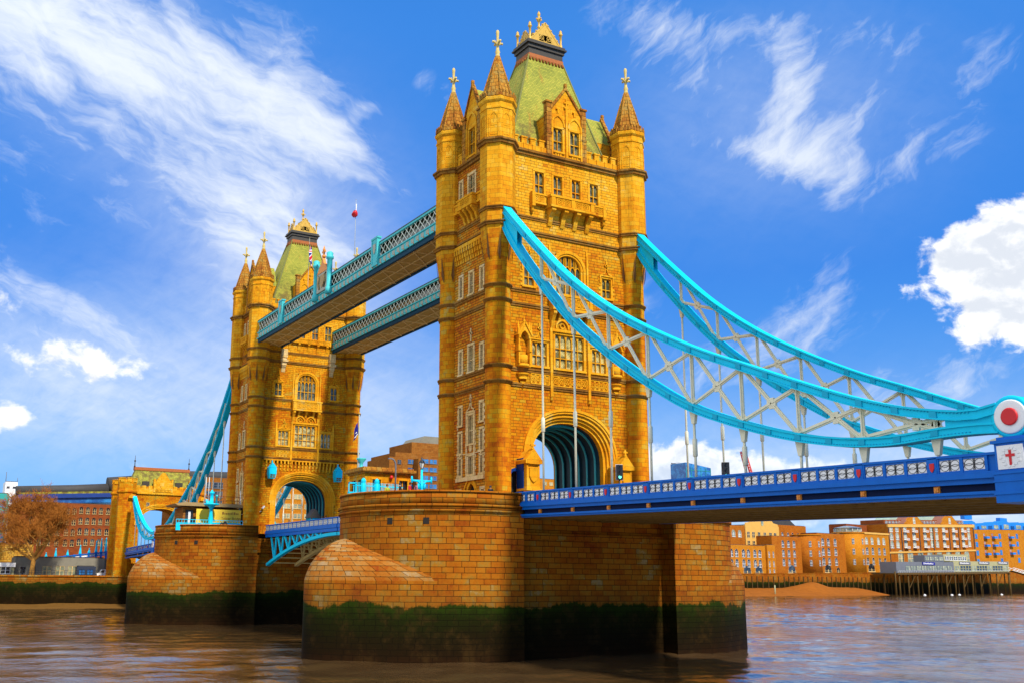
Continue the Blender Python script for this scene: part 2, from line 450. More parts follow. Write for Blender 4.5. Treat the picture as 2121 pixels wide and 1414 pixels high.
M_['pier'] = stone('pier_granite', PIE, 1.5, .545, .027, (.012, .006, .002), weather=.55, streak=.42, tide=5.1, bstr=.8, rvar=.5)
M_['piercap'] = stone('cutwater_granite', [(.0, (.22, .035, .005)), (.25, (.29, .080, .006)), (.5, (.33, .115, .014)), (.75, (.32, .16, .04)), (1., (.36, .24, .12))], 1.5, .555, .030, (.014, .007, .002), weather=.45, streak=.25, bstr=.8, rvar=.6)
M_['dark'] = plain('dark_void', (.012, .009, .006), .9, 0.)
M_['glass'] = glassmat('leaded_glass', (.050, .056, .026), .07, (.20, .19, .085), 1.2)  # paler green-grey paints reflections into the pane colour
M_['glassY'] = glassmat('reflection_tint_glass', (.16, .13, .03), .10, (.62, .50, .16), 1.3)  # pale yellow patches are window reflections painted into the pane
M_['finial'] = plain('finial_stone', (.62, .46, .15), .8, .35, 2.5, 0., .1, (.25, .13, .03))
M_['gold'] = plain('gilding', (.62, .36, .045), .45, .35, 3., .1, .4, (.30, .12, .01))
M_['lead'] = plain('lead_ledge', (.055, .045, .03), .5, .5, 2., .2)
M_['cyan'] = plain('cyan_paint', (.002, .56, .76), .5, .22, .9, 0., .16, (.01, .22, .30), .0)
M_['teal'] = plain('teal_paint', (.06, .50, .50), .5, .28, 1.5, 0., .2, (.03, .12, .12), .25)
M_['cream'] = plain('cream_paint', (.76, .70, .48), .45, .25, 2., 0., .4, (.30, .20, .06), .30)
M_['blue'] = plain('blue_paint', (.002, .125, .50), .40, .30, 1.5, 0., .2, (.004, .03, .12), .06)
M_['navy'] = plain('navy_web', (.003, .012, .050), .6, .6, 2., 0., .1, (.02, .012, .004))
M_['red'] = plain('red_paint', (.62, .012, .015), .4, .15, 3.)
M_['white'] = plain('white_paint', (.80, .78, .74), .5, .12, 2., 0., .4, (.4, .33, .25))
M_['black'] = plain('black_paint', (.012, .012, .014), .4, .2, 2.)
M_['rosette'] = plain('orange_rosette', (.80, .27, .03), .5, .45, 9., 0., .4, (.25, .06, .01))
M_['soffit'] = plain('soffit_brown', (.26, .145, .032), .8, .6, 1.4, 0., .2, (.04, .025, .006), .3)
def slate():
    m, T = newmat('green_slate')
    uv = uvco(T); pos = worldpos(T)
    br = T.n('ShaderNodeTexBrick', {'Vector': uv, 'Color1': (0, 0, 0, 1), 'Color2': (1, 1, 1, 1), 'Mortar': (.4, .4, .4, 1), 'Scale': 1., 'Mortar Size': .02, 'Brick Width': .38, 'Row Height': .24, 'Mortar Smooth': .3}, offset=.5)
    r = T.n('ShaderNodeSeparateColor', {0: br.outputs[0]}).outputs[0]
    n1 = T.noise(pos, .45, 6., .65); n2 = T.noise(T.n('ShaderNodeMapping', {'Vector': pos, 'Scale': (1.1, 1.1, .16)}).outputs[0], 1., 6., .7)
    z = T.n('ShaderNodeSeparateXYZ', {0: pos}).outputs[2]
    c = T.ramp(T.add(T.mul(r, .30), T.mul(n1, .7)), [(.15, (.15, .17, .010)), (.42, (.29, .29, .022)), (.62, (.38, .35, .030)), (.85, (.46, .38, .045))])
    c = T.mix(T.mul(T.ss(n2, .54, .70), .60), c, (.42, .17, .012))
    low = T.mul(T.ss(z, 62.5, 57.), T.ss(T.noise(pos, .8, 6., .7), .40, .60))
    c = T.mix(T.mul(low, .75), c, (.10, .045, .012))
    c = T.mix(T.mul(T.ss(n2, .42, .30), .5), c, (.09, .11, .02))
    c = T.mix(T.mul(br.outputs[1], .6), c, (.05, .05, .012))
    finish(T, c, .7, .3, 0., T.sub(T.mul(r, .3), br.outputs[1]), .5, .03)
    return m
M_['slate'] = slate()
M_['spire'] = stone('spire_stone', [(.0, (.20, .055, .012)), (.3, (.34, .12, .016)), (.55, (.46, .21, .025)), (.8, (.34, .21, .05)), (1., (.26, .17, .06))], .62, .52, .03, (.06, .022, .006), weather=.55, streak=.4, bstr=.5)
def water_mat():
    m, T = newmat('river_water')
    pos = worldpos(T)
    mp = T.n('ShaderNodeMapping', {'Vector': pos, 'Rotation': (0, 0, R(25)), 'Scale': (1., .55, 1.)}).outputs[0]
    a = T.noise(mp, .24, 8., .58, .5); b = T.noise(mp, .75, 5., .6, .5); c = T.noise(mp, 2.4, 3., .6)
    big = T.noise(pos, .022, 4., .6, .5); calm = T.ss(T.noise(pos, .05, 3., .6, .4), .40, .60)
    h = T.add(T.add(T.mul(a, .85), T.mul(b, T.lin(calm, 0., 1., .26, .62))), T.mul(c, T.lin(calm, 0., 1., .06, .20)))
    col = T.mix(T.ss(big, .4, .65), (.062, .034, .012), (.085, .048, .020))
    finish(T, col, .05, 1., 0., h, .6, .30, {'IOR': 2.1})
    return m
M_['water'] = water_mat()

# ---------------------------------------------------------------- river and riverbed
def build_river():
    """one sheet out to the horizon, with real wavelets in the reach round the bridge"""
    def steps(a, b, h0, grow):
        o = [a]; h = h0
        while o[-1] < b: o.append(o[-1] + h); h *= grow
        return o
    xs = np.array([-1500, -500, -220] + steps(-150, 300, .95, 1.0) + steps(302, 640, 2.0, 1.01) + [900, 1500, 2600], dtype=np.float64)
    ys = np.array([-160, -100] + steps(-62, 60, .75, 1.0) + steps(61, 400, 1.0, 1.012) + [500, 800, 1500], dtype=np.float64)
    X, Y = np.meshgrid(xs, ys)
    rng = np.random.RandomState(4)
    Zp = np.zeros_like(X); patch = np.zeros_like(X)
    for k in range(7):
        a, l = rng.uniform(0, 2 * PI), rng.uniform(35, 110)
        patch += np.sin((X * math.cos(a) + Y * math.sin(a)) * 2 * PI / l + rng.uniform(0, 6.3))
    patch = np.clip(.62 + .16 * patch, .18, 1.25)
    for k in range(46):
        a = R(62) + rng.normal(0, .75); l = 1.9 * (1.055 ** k) * rng.uniform(.85, 1.2)
        l = 1.9 + (l - 1.9) % 9.5
        ph = (X * math.cos(a) + Y * math.sin(a)) * 2 * PI / l + rng.uniform(0, 6.3) + .5 * np.sin(X * .11 + k) * np.sin(Y * .09 - k)
        Zp += .0035 * l ** .8 * (np.sin(ph) + .25 * np.sin(2 * ph + .8))
    fade = np.clip((X + 220) / 70, 0, 1) * np.clip((900 - X) / 260, 0, 1) * np.clip((Y + 100) / 38, 0, 1) * np.clip((500 - Y) / 100, 0, 1)
    Zp = Zp * patch * fade
    ny, nx = X.shape
    co = np.stack([X, Y, Zp], axis=-1).reshape(-1, 3).astype(np.float32)
    idx = np.arange(nx * ny).reshape(ny, nx)
    q = np.stack([idx[:-1, :-1], idx[:-1, 1:], idx[1:, 1:], idx[1:, :-1]], axis=-1).reshape(-1).astype(np.int32)
    me = bpy.data.meshes.new('river'); nf = len(q) // 4
    me.vertices.add(len(co)); me.vertices.foreach_set('co', co.ravel())
    me.loops.add(len(q)); me.loops.foreach_set('vertex_index', q)
    me.polygons.add(nf); me.polygons.foreach_set('loop_start', np.arange(0, 4 * nf, 4, dtype=np.int32)); me.polygons.foreach_set('loop_total', np.full(nf, 4, dtype=np.int32))
    me.polygons.foreach_set('use_smooth', np.ones(nf, dtype=bool))
    me.update(calc_edges=True); me.validate()
    me.materials.append(M_['water'])
    tag(link(bpy.data.objects.new('river', me)), kind='structure')
build_river()

# ---------------------------------------------------------------- bridge piers
DY = 81.64
def pier_outline(t, n=20):
    """west half outline from (-9.5,-10.65) round to (-9.5,10.65); t=0 pointed cutwater, t=1 round end"""
    pts = []
    Rr = 16.2
    amax = math.acos((Rr - 10.65) / Rr)
    tot = n
    for i in range(tot + 1):
        s = i / tot
        a = amax * s
        px, py = -13 - Rr * math.sin(a), -10.65 + Rr - Rr * math.cos(a)
        b = PI / 2 * s
        sx, sy = -13 - 10.65 * math.sin(b), -10.65 * math.cos(b)
        pts.append((px + (sx - px) * t, py + (sy - py) * t))
    return [(-9.5, -10.65)] + pts + [(x, -y) for x, y in reversed(pts[:-1])] + [(-9.5, 10.65)]
def build_pier(Yc, label, where):
    p = thing('bridge_pier', label, 'bridge pier', (0, Yc, 0), 0, 'granite river piers of the bridge')
    mb = MB()
    for sx in (1, -1):
        # upright drum
        o = [(x * sx, y) for x, y in pier_outline(1.)]
        zz = [-3, 4, 9, 13.95]
        for z0, z1 in zip(zz, zz[1:]):
            L = 0.
            for i in range(len(o) - 1):
                l2 = math.hypot(o[i + 1][0] - o[i][0], o[i + 1][1] - o[i][1])
                mb.face([(*o[i], z0), (*o[i + 1], z0), (*o[i + 1], z1), (*o[i], z1)], [(L, z0), (L + l2, z0), (L + l2, z1), (L, z1)], True)
                L += l2
        # pointed nose with a rounded stone cap dying into the drum
        def contour(q, n=14):
            ph = R(61.) * (1 - q ** 1.25); l = 4.3 * (.2 * (1 - q) + .8 * math.sqrt(max(0, 1 - q * q)))
            P_ = Vector((-13 - 10.64 * math.cos(ph), -10.64 * math.sin(ph))); tip = Vector((-23.62 - l, 0))
            c_ = Vector((tip.x + .25, P_.y * .46))
            h_ = [(P_ * (1 - t) ** 2 + c_ * 2 * t * (1 - t) + tip * t * t) for t in [k / n for k in range(n + 1)]]
            pts = [(v.x * sx, v.y) for v in h_] + [(v.x * sx, -v.y) for v in reversed(h_[:-1])]
            return pts
        cap = MB()
        lev = [(-3., 0.), (3., 0.), (5.5, 0.), (7.4, 0.)] + [(7.4 + 4.1 * math.sin(PI / 2 * k / 14), math.sin(PI / 2 * k / 14)) for k in range(1, 15)]
        prev = None; vv = -3.
        for z, q in lev:
            o = [(x, y, z) for x, y in contour(min(q, .999))]
            if prev:
                step = (Vector(o[len(o) // 2]) - Vector(prev[len(o) // 2])).length if q > 0 else z - prev[0][2]
                v2 = vv + step; L = 0.
                for i in range(len(o) - 1):
                    d_ = Vector(prev[i + 1]) - Vector(prev[i]); l2 = math.hypot(d_.x, d_.y)
                    (cap if q > 0 else mb).face([prev[i], prev[i + 1], o[i + 1], o[i]], [(L, vv), (L + l2, vv), (L + l2, v2), (L, v2)], True)
                    L += l2
                vv = v2
            prev = o
        cap.build('cutwater_cap', M_['piercap'], p)
        # shoulder returns beside the recess
        for sy in (1, -1):
            mb.face([(-9.5 * sx, -10.65 * sy, -3), (-9.5 * sx, -8.6 * sy, -3), (-9.5 * sx, -8.6 * sy, 13.95), (-9.5 * sx, -10.65 * sy, 13.95)])
    for sy in (1, -1):
        mb.face([(-9.5, -8.6 * sy, -3), (9.5, -8.6 * sy, -3), (9.5, -8.6 * sy, 13.95), (-9.5, -8.6 * sy, 13.95)])
        mb.box(-9.5, 9.5, min(-9.0 * sy, -8.6 * sy), max(-9.0 * sy, -8.6 * sy), 11.6, 12.2)
    mb.build('shaft', M_['pier'], p)
    # mouldings, parapet wall and coping
    def ring(name, off, z0, z1, m, inner=1.0):
        for sx in (1, -1):
            r_ = MB()
            o = pier_outline(1., 20)
            def offp(k):
                pts = []
                for i, (x, y) in enumerate(o):
                    cx_ = max(-13., x) if x < -13 else x
                    nx, ny = (x + 13, y) if x < -13 else (0, y)
                    l = math.hypot(nx, ny) or 1
                    pts.append(((x + nx / l * k) * sx, y + ny / l * k))
                return pts
            A = offp(off); B = offp(-inner); L = 0.
            for i in range(len(A) - 1):
                a, b = A[i], A[i + 1]; c, d = B[i], B[i + 1]
                l2 = math.hypot(b[0] - a[0], b[1] - a[1])
                r_.face([(a[0], a[1], z0), (b[0], b[1], z0), (b[0], b[1], z1), (a[0], a[1], z1)], [(L, z0), (L + l2, z0), (L + l2, z1), (L, z1)], True)
                r_.face([(c[0], c[1], z0), (d[0], d[1], z0), (d[0], d[1], z1), (c[0], c[1], z1)])
                r_.face([(a[0], a[1], z1), (b[0], b[1], z1), (d[0], d[1], z1), (c[0], c[1], z1)])
                r_.face([(a[0], a[1], z0), (b[0], b[1], z0), (d[0], d[1], z0), (c[0], c[1], z0)])
                L += l2
            for q in (0, -1):
                a, c = A[q], B[q]
                r_.face([(a[0], a[1], z0), (c[0], c[1], z0), (c[0], c[1], z1), (a[0], a[1], z1)])
            r_.build(name, m, p)
    ring('moulding', .22, 13.953, 14.20, M_['pier'])
    ring('moulding', .12, 14.203, 14.44, M_['pier'])
    ring('moulding', .24, 14.443, 14.68, M_['pier'])
    ring('parapet', .03, 14.683, 15.75, M_['pier'], .5)
    ring('coping', .12, 15.753, 15.98, M_['pier'], .6)
    # paved top and drain holes
    t_ = MB()
    for sx in (1, -1):
        o = [(x * sx * .985, y * .97, 14.72) for x, y in pier_outline(1.)]
        t_.face(o)
    t_.face([(-9.5, -8.6, 14.72), (9.5, -8.6, 14.72), (9.5, 8.6, 14.72), (-9.5, 8.6, 14.72)])
    t_.build('pavement', M_['pier'], p)
    for ang in (34, 54):
        b = R(ang)
        x, y = -13 - 10.65 * math.cos(b), -10.65 * math.sin(b)
        Mx = Matrix.Translation((x, y, 0)) @ Matrix.Rotation(b + PI, 4, 'Z')
        d_ = MB(Mx); d_.box(-.1, .035, -.28, .28, 12.75, 13.35)
        d_.build('drain_hole', M_['dark'], p)
    return p
build_pier(0, 'nearer granite pier with dark weed and sandy cutwater, under the tallest tower', 'near')
build_pier(DY, 'farther granite pier with a yellow-hoarded cabin on top, under the rear tower', 'far')
# ---------------------------------------------------------------- gothic tower
TA, TB = 9.15, 5.19          # turret axes
WX, WY = 9.45, 5.40          # wall planes
def frame_for(side):
    """local x = along the wall to the viewer's right, local y = outwards, local z = up"""
    if side == 's': return Matrix(((1, 0, 0, 0), (0, -1, 0, -WY), (0, 0, 1, 0), (0, 0, 0, 1)))
    if side == 'n': return Matrix(((-1, 0, 0, 0), (0, 1, 0, WY), (0, 0, 1, 0), (0, 0, 0, 1)))
    if side == 'w': return Matrix(((0, -1, 0, -WX), (-1, 0, 0, 0), (0, 0, 1, 0), (0, 0, 0, 1)))
    return Matrix(((0, 1, 0, WX), (1, 0, 0, 0), (0, 0, 1, 0), (0, 0, 0, 1)))
def wall_grid(mb, u0, u1, z0, z1, holes, depth=.45):
    us = sorted({u0, u1} | {h[0] for h in holes} | {h[1] for h in holes})
    zs = sorted({z0, z1} | {h[2] for h in holes} | {h[3] for h in holes})
    for i in range(len(us) - 1):
        for j in range(len(zs) - 1):
            cu_, cz = (us[i] + us[i + 1]) / 2, (zs[j] + zs[j + 1]) / 2
            if any(h[0] < cu_ < h[1] and h[2] < cz < h[3] for h in holes): continue
            mb.face([(us[i], 0, zs[j]), (us[i + 1], 0, zs[j]), (us[i + 1], 0, zs[j + 1]), (us[i], 0, zs[j + 1])])
    for h in holes:
        a, b, c, d = h[:4]
        mb.face([(a, 0, c), (a, -depth, c), (a, -depth, d), (a, 0, d)])
        mb.face([(b, 0, c), (b, 0, d), (b, -depth, d), (b, -depth, c)])
        mb.face([(a, 0, d), (a, -depth, d), (b, -depth, d), (b, 0, d)])
        mb.face([(a, 0, c), (b, 0, c), (b, -depth, c), (a, -depth, c)])
def arc_pts(cx, zspring, hw, rise, n=16, p=2.0):
    """superelliptic arch from left spring to right spring"""
    out = []
    for i in range(n + 1):
        a = PI - PI * i / n
        c, s = math.cos(a), math.sin(a)
        out.append((cx + hw * math.copysign(abs(c) ** (2 / p), c), zspring + rise * s ** (2 / p)))
    return out
def pointed(cx, zs_, hw, rise, n=6):
    k = (rise * rise - hw * hw) / (2 * hw) if rise > hw else 0
    r = hw + k; out = []
    a1 = math.acos(max(-1, min(1, k / r)))
    for i in range(n + 1):
        a = a1 * i / n
        out.append((cx + k - r * math.cos(a), zs_ + r * math.sin(a)))
    return out + [(2 * cx - x, z) for x, z in reversed(out[:-1])]
def gothic_window(parent, M, u, z0, z1, w, lights, transoms=1, arched=False, m_frame=None, m_glass=None, surround=.2, hood=False, name='window'):
    """stone frame with mullions, transoms and light heads; pane as its child"""
    m_frame = m_frame or M_['trim']
    f = MB(M)
    s = surround; u0, u1 = u - w / 2, u + w / 2
    zt = z1 - (w * .48 if arched else 0)
    f.box(u0 - s, u0 + .05, -.32, .07, z0 - .05, zt)
    f.box(u1 - .05, u1 + s, -.32, .07, z0 - .05, zt)
    f.box(u0 - s - .06, u1 + s + .06, -.32, .16, z0 - .28, z0 - .05)
    if arched:
        A = arc_pts(u, zt, w / 2 - .05, w * .46, 16); B = arc_pts(u, zt, w / 2 + s, w * .46 + s, 16)
        f.strip(A, B, -.32, .08)
    else:
        f.box(u0 - s, u1 + s, -.32, .07, z1 - .05, z1 + s)
    lw = w / lights
    mt = .085 if w > 1 else .07
    for i in range(1, lights):
        x = u0 + lw * i
        top = z1 - .02 if not arched else zt + w * .46 * math.sqrt(max(0, 1 - ((x - u) / (w / 2)) ** 2)) - .02
        f.box(x - mt / 2, x + mt / 2, -.26, -.08, z0, top)
    for k in range(transoms):
        z = z0 + (zt - z0 - (0 if arched else lw * .6)) * (k + 1) / (transoms + 1)
        f.box(u0, u1, -.25, -.10, z - mt / 2, z + mt / 2)
    # cusped heads to each light
    for i in range(lights):
        cx = u0 + lw * (i + .5); hw = lw / 2 - mt / 2
        tops = [zt] if arched else [z1 - .03 - hw * 1.35]
        for zz in tops:
            A = pointed(cx, zz, hw - .05, hw * 1.25); B = pointed(cx, zz, hw + .03, hw * 1.25 + .12)
            f.strip(A, B, -.24, -.11)
            if not arched:
                f.strip([(x, z) for x, z in B], [(x, max(z, z1)) for x, z in B], -.24, -.13)
    if arched:
        for i in range(lights * 2):
            cx = u0 + lw / 2 * (i + .5)
            zz = zt + lw * .75
            lim = zt + w * .46 * math.sqrt(max(0, 1 - ((cx - u) / (w / 2)) ** 2))
            if lim - zz > .25:
                f.box(cx - .03, cx + .03, -.23, -.12, zt + lw * .55, lim - .02)
    fr = f.build(name, m_frame, parent)
    g = MB(M)
    if arched:
        a = arc_pts(u, zt, w / 2 - .02, w * .46, 16)
        g.face([(u0 + .01, -.28, z0)] + [(x, -.28, z) for x, z in a] + [(u1 - .01, -.28, z0)])
    else:
        g.face([(u0 + .01, -.28, z0), (u1 - .01, -.28, z0), (u1 - .01, -.28, z1), (u0 + .01, -.28, z1)])
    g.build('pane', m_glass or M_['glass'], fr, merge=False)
    return fr
def finial_stem(mb, x, y, z, s=1.):
    mb.lathe([(.0, z + 3.3 * s), (.16 * s, z + 3.15 * s), (.20 * s, z + 2.95 * s), (.17 * s, z + 2.6 * s), (.13 * s, z + 1.9 * s), (.22 * s, z + 1.6 * s), (.15 * s, z + 1.2 * s), (.20 * s, z + .7 * s), (.30 * s, z + .45 * s), (.22 * s, z + .2 * s), (.28 * s, z), (.28 * s, z - .5 * s)][::-1], 10, x, y, cap=False)
    # four foliate arms
    for k in range(4):
        a = k * PI / 2
        c, sn = math.cos(a), math.sin(a)
        mb.tube([(x + c * .1 * s, y + sn * .1 * s, z + 1.35 * s), (x + c * .42 * s, y + sn * .42 * s, z + 1.62 * s), (x + c * .62 * s, y + sn * .62 * s, z + 1.66 * s), (x + c * .70 * s, y + sn * .70 * s, z + 1.52 * s)], [.11 * s, .12 * s, .15 * s, .05 * s], 6)
        mb.tube([(x + c * .3 * s, y + sn * .3 * s, z + 1.6 * s), (x + c * .40 * s, y + sn * .40 * s, z + 1.86 * s)], [.10 * s, .06 * s], 6)
def corbels(mb, u0, u1, n, z0, z1, d=.45, w=None):
    """row of stepped brackets"""
    p = (u1 - u0) / n; w = w or p * .45
    for i in range(n):
        c = u0 + p * (i + .5)
        h = (z1 - z0) / 3
        for k in range(3):
            mb.box(c - w / 2, c + w / 2, -.05, d * (k + 1) / 3, z0 + h * k, z0 + h * (k + 1) + .002 * k)
    
def ring_course(parent, z0, z1, off, name='string_course', mat=None, roct=None):
    """a moulded string running along the walls and round the four turrets"""
    mb = MB(); zm = z0 + (z1 - z0) * .55
    r = 1.38 if roct is None else roct
    for side, L in (('s', TA), ('n', TA), ('w', TB), ('e', TB)):
        mb.M = frame_for(side)
        e = r * .7
        mb.box(-L + e, L - e, -.1, off, zm, z1); mb.box(-L + e, L - e, -.1, off * .55, z0, zm - .002)
    mb.M = Matrix.Identity(4)
    for sx in (1, -1):
        for sy in (1, -1):
            n, a0 = (28, 0.) if roct is None else (8, PI / 8)
            k = 1. if roct is None else 1 / math.cos(PI / 8)
            mb.lathe([(r * k - .1, z0), (r * k + off * .55, z0 + .02), (r * k + off * .6, zm), (r * k + off, zm + .02), (r * k + off, z1 - .04), (r * k - .1, z1 + .04)], n, sx * TA, sy * TB, a0, roct is None, False)
    return mb.build(name, mat or M_['string'], parent)

def build_turret(parent, sx, sy, zb):
    r = 1.38; ro = 1.86 / math.cos(PI / 8)
    x, y = sx * TA, sy * TB
    t = MB()
    t.lathe([(r + .28, zb), (r + .28, zb + .7), (r + .10, zb + 1.0), (r, zb + 1.2), (r, 41.2)], 28, x, y, cap=False)
    # fluted transition from round to octagon
    n = 32
    prev = None
    zs = [41.2 + 3.8 * k / 8 for k in range(9)]
    for j, z in enumerate(zs):
        q = j / 8
        ringp = []
        for i in range(n):
            a = PI / 8 + 2 * PI * i / n
            loc = ((a - PI / 8) % (PI / 4)) - PI / 8
            oc = 1.80 / math.cos(loc)
            rr = r + (oc - r) * (q ** .8)
            ringp.append((x + rr * math.cos(a), y + rr * math.sin(a), z))
        if prev:
            for i in range(n):
                k = (i + 1) % n
                u0, u1 = i * 2 * PI / n * 1.6, (i + 1) * 2 * PI / n * 1.6
                t.face([prev[i], prev[k], ringp[k], ringp[i]], [(u0, zs[j - 1]), (u1, zs[j - 1]), (u1, z), (u0, z)])
        prev = ringp
    t.lathe([(ro * .967, 45.0), (ro * .967, 46.9), (ro * .985, 47.), (ro * .985, 54.4)], 8, x, y, PI / 8, False, False)
    shaft = t.build('turret', M_['smooth'], parent)
    # dart shapes at the octagon corners, their hollow shade painted dark
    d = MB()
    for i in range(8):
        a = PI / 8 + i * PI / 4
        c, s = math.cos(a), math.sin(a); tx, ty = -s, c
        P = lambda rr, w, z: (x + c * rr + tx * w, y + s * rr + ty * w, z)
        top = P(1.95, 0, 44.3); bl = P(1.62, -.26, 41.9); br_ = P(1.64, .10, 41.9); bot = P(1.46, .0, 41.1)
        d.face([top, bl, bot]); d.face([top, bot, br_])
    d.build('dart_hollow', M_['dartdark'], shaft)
    u = MB()
    u.lathe([(ro * .985, 54.4), (ro * .985, 58.45), (ro * 1.03, 58.5), (ro * 1.03, 58.7), (ro * .985, 58.8), (ro * .985, 59.2), (ro * 1.09, 59.45), (ro * 1.11, 59.75), (ro * 1.02, 59.95)], 8, x, y, PI / 8, False)
    # sunk tracery panels on every facet
    for i in range(8):
        a = i * PI / 4
        Mx = Matrix.Translation((x, y, 0)) @ Matrix.Rotation(a - PI / 2, 4, 'Z')
        u.M = Mx
        dd = 1.86 * .985
        A = pointed(0, 57.2, .42, .75); B = pointed(0, 57.2, .54, .92)
        u.strip(A, B, dd - .02, dd + .05)
        u.box(-.54, -.42, dd - .02, dd + .05, 55.1, 57.2); u.box(.42, .54, dd - .02, dd + .05, 55.1, 57.2)
        u.box(-.03, .03, dd - .02, dd + .03, 56.9, 58.0); u.box(-.36, .36, dd - .02, dd + .03, 56.45, 56.55); u.box(-.36, .36, dd - .02, dd + .03, 55.35, 55.45)
    u.M = Matrix.Identity(4)
    u.build('upper_stage', M_['yellow'], shaft)
    sp = MB()
    sp.lathe([(ro * 1.06, 59.95), (ro * 1.06, 60.25), (ro * .88, 60.45), (ro * .80, 60.85), (ro * .49, 63.1), (ro * .19, 65.3), (.22, 65.7)], 8, x, y, PI / 8, False, False)
    # ribs and small merlons at the foot of the spire
    for i in range(8):
        a = PI / 8 + i * PI / 4
        c, s = math.cos(a), math.sin(a)
        sp.tube([(x + c * ro * .89, y + s * ro * .89, 60.4), (x + c * ro * .81, y + s * ro * .81, 60.87), (x + c * ro * .50, y + s * ro * .50, 63.12), (x + c * .24, y + s * .24, 65.6)], [.10, .09, .08, .06], 5)
        for q in (-1, 0, 1):
            b = i * PI / 4 + q * .22
            rr = 1.86 * 1.06 / math.cos(b - i * PI / 4)
            sp.M = Matrix.Translation((x + rr * math.cos(b), y + rr * math.sin(b), 0)) @ Matrix.Rotation(i * PI / 4, 4, 'Z')
            sp.box(-.10, .07, -.13, .13, 59.9, 60.62)
            sp.M = Matrix.Identity(4)
    sp.build('spire', M_['spire'], shaft)
    f = MB(); finial_stem(f, x, y, 65.7, .98)
    f.build('finial', M_['finial'], shaft)
def main_arch(parent, M, zb, near):
    """moulded arch rings round the roadway opening"""
    ow, hz = 4.72, 20.2
    out = []
    o = MB(M)
    zr = 24.35 - hz
    for k, (a, b, n1) in enumerate(((0, .34, -.55), (.34, .62, -.30), (.62, .98, -.08), (.98, 1.22, .12), (1.22, 1.5, .22))):
        A = arc_pts(0, hz, ow + a, zr + a, 24, 2.25); B = arc_pts(0, hz, ow + b + .003, zr + b + .003, 24, 2.25)
        o.strip(A, B, -1.2, n1)
        if k < 4:
            for s in (1, -1):
                x0, x1 = sorted((s * (ow + a), s * (ow + b + .003)))
                o.box(x0, x1, -1.2, n1, zb, hz)
    o.build('arch_surround', M_['trim'], parent)
def build_tower(Yc, label, south_outer, zb=14.7):
    p = thing('bridge_tower', label, 'bridge tower', (0, Yc, 0), 0, 'gothic stone towers of the bridge')
    ow, hz = 4.72, 20.2
    faces = {}
    S_win = [(0, 30.35, 34.1, 3.95, 5, 2, False), (-4.0, 30.35, 32.95, 2.0, 3, 1, False), (4.0, 30.35, 32.95, 2.0, 3, 1, False),
             (0, 38.75, 43.35, 3.5, 5, 1, True), (-5.3, 39.15, 41.45, 1.35, 2, 1, False), (5.3, 39.15, 41.45, 1.35, 2, 1, False)]
    S_top = [(q, 49.95, 52.7, 1.3, 2, 1, False) for q in (-3.8, -1.27, 1.27, 3.8)]
    W_win = [(-2.35, 30.1, 32.7, .62, 1, 1, False), (0, 30.1, 33.0, 1.15, 2, 1, False), (2.35, 30.1, 32.7, .62, 1, 1, False),
             (-2.35, 38.95, 41.4, .62, 1, 1, False), (0, 38.95, 41.4, .80, 1, 1, False), (2.35, 38.95, 41.4, .62, 1, 1, False),
             (0, 50.3, 53.2, 1.5, 2, 1, False), (-2.5, 50.5, 53.0, .60, 1, 1, False), (2.5, 50.5, 53.0, .60, 1, 1, False),
             (-2.35, 24.35, 26.3, .60, 1, 0, False), (2.35, 24.35, 26.3, .60, 1, 0, False), (0, 22.1, 25.2, 1.15, 2, 1, False),
             (-2.35, 21.2, 23.4, .60, 1, 0, False), (2.35, 21.2, 23.4, .60, 1, 0, False),
             (-2.35, 18.75, 20.6, .60, 1, 0, False), (0, 18.75, 20.7, 1.15, 2, 0, False), (2.35, 18.75, 20.6, .60, 1, 0, False),
             (-2.6, 15.6, 17.0, .75, 1, 0, False), (2.6, 15.6, 17.0, .75, 1, 0, False)]
    for side in 'snwe':
        M = frame_for(side); L = TA if side in 'sn' else TB
        wins = (S_win + S_top) if side in 'sn' else W_win
        if side in 'ne': wins = []
        outer = (side == 's') == south_outer
        holes = [(u - w / 2, u + w / 2, z0, z1) for u, z0, z1, w, *_ in wins]
        w_ = MB(M)
        if side in 'sn':
            holes.append((-ow - 1.2, ow + 1.2, zb - .5, 25.55))
            if side == 's' and outer: holes += [(-7.72, -6.75, zb - .5, 18.75)]
        else:
            holes += [(-1.05, 1.05, zb - .5, 18.0)]
        wall_grid(w_, -L, L, zb - .5, 54.6, holes)
        if side in 'sn':
            # spandrel between arch and its square opening
            A = arc_pts(0, hz, ow + 1.2, 24.35 - hz + 1.2, 24, 2.25)
            w_.strip(A, [(x, 25.55) for x, z in A], -.3, 0)
        w_.build('wall', M_['ashlar'] if side in 'sn' else M_['rubble'], p)
        if side in 'sn':
            main_arch(p, M, zb, side == 's')
        for i, (u, z0, z1, w, li, tr, ar) in enumerate(wins):
            mf = M_['trim'] if side in 'sn' else M_['pale']
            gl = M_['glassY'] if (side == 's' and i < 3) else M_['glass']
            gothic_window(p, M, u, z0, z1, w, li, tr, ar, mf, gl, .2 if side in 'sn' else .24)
        if side == 's': face_details_s(p, M, zb, outer)
        if side == 'w': face_details_w(p, M, zb)
        gable(p, M, 2.65 if side in 'sn' else 1.95, 62.0 if side in 'sn' else 61.4, side)
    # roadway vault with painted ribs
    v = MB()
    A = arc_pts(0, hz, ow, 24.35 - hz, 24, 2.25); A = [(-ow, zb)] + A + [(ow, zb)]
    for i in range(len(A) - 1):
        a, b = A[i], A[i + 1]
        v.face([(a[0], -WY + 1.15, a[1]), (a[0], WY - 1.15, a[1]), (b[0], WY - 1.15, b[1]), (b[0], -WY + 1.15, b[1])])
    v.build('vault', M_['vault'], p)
    rb = MB()
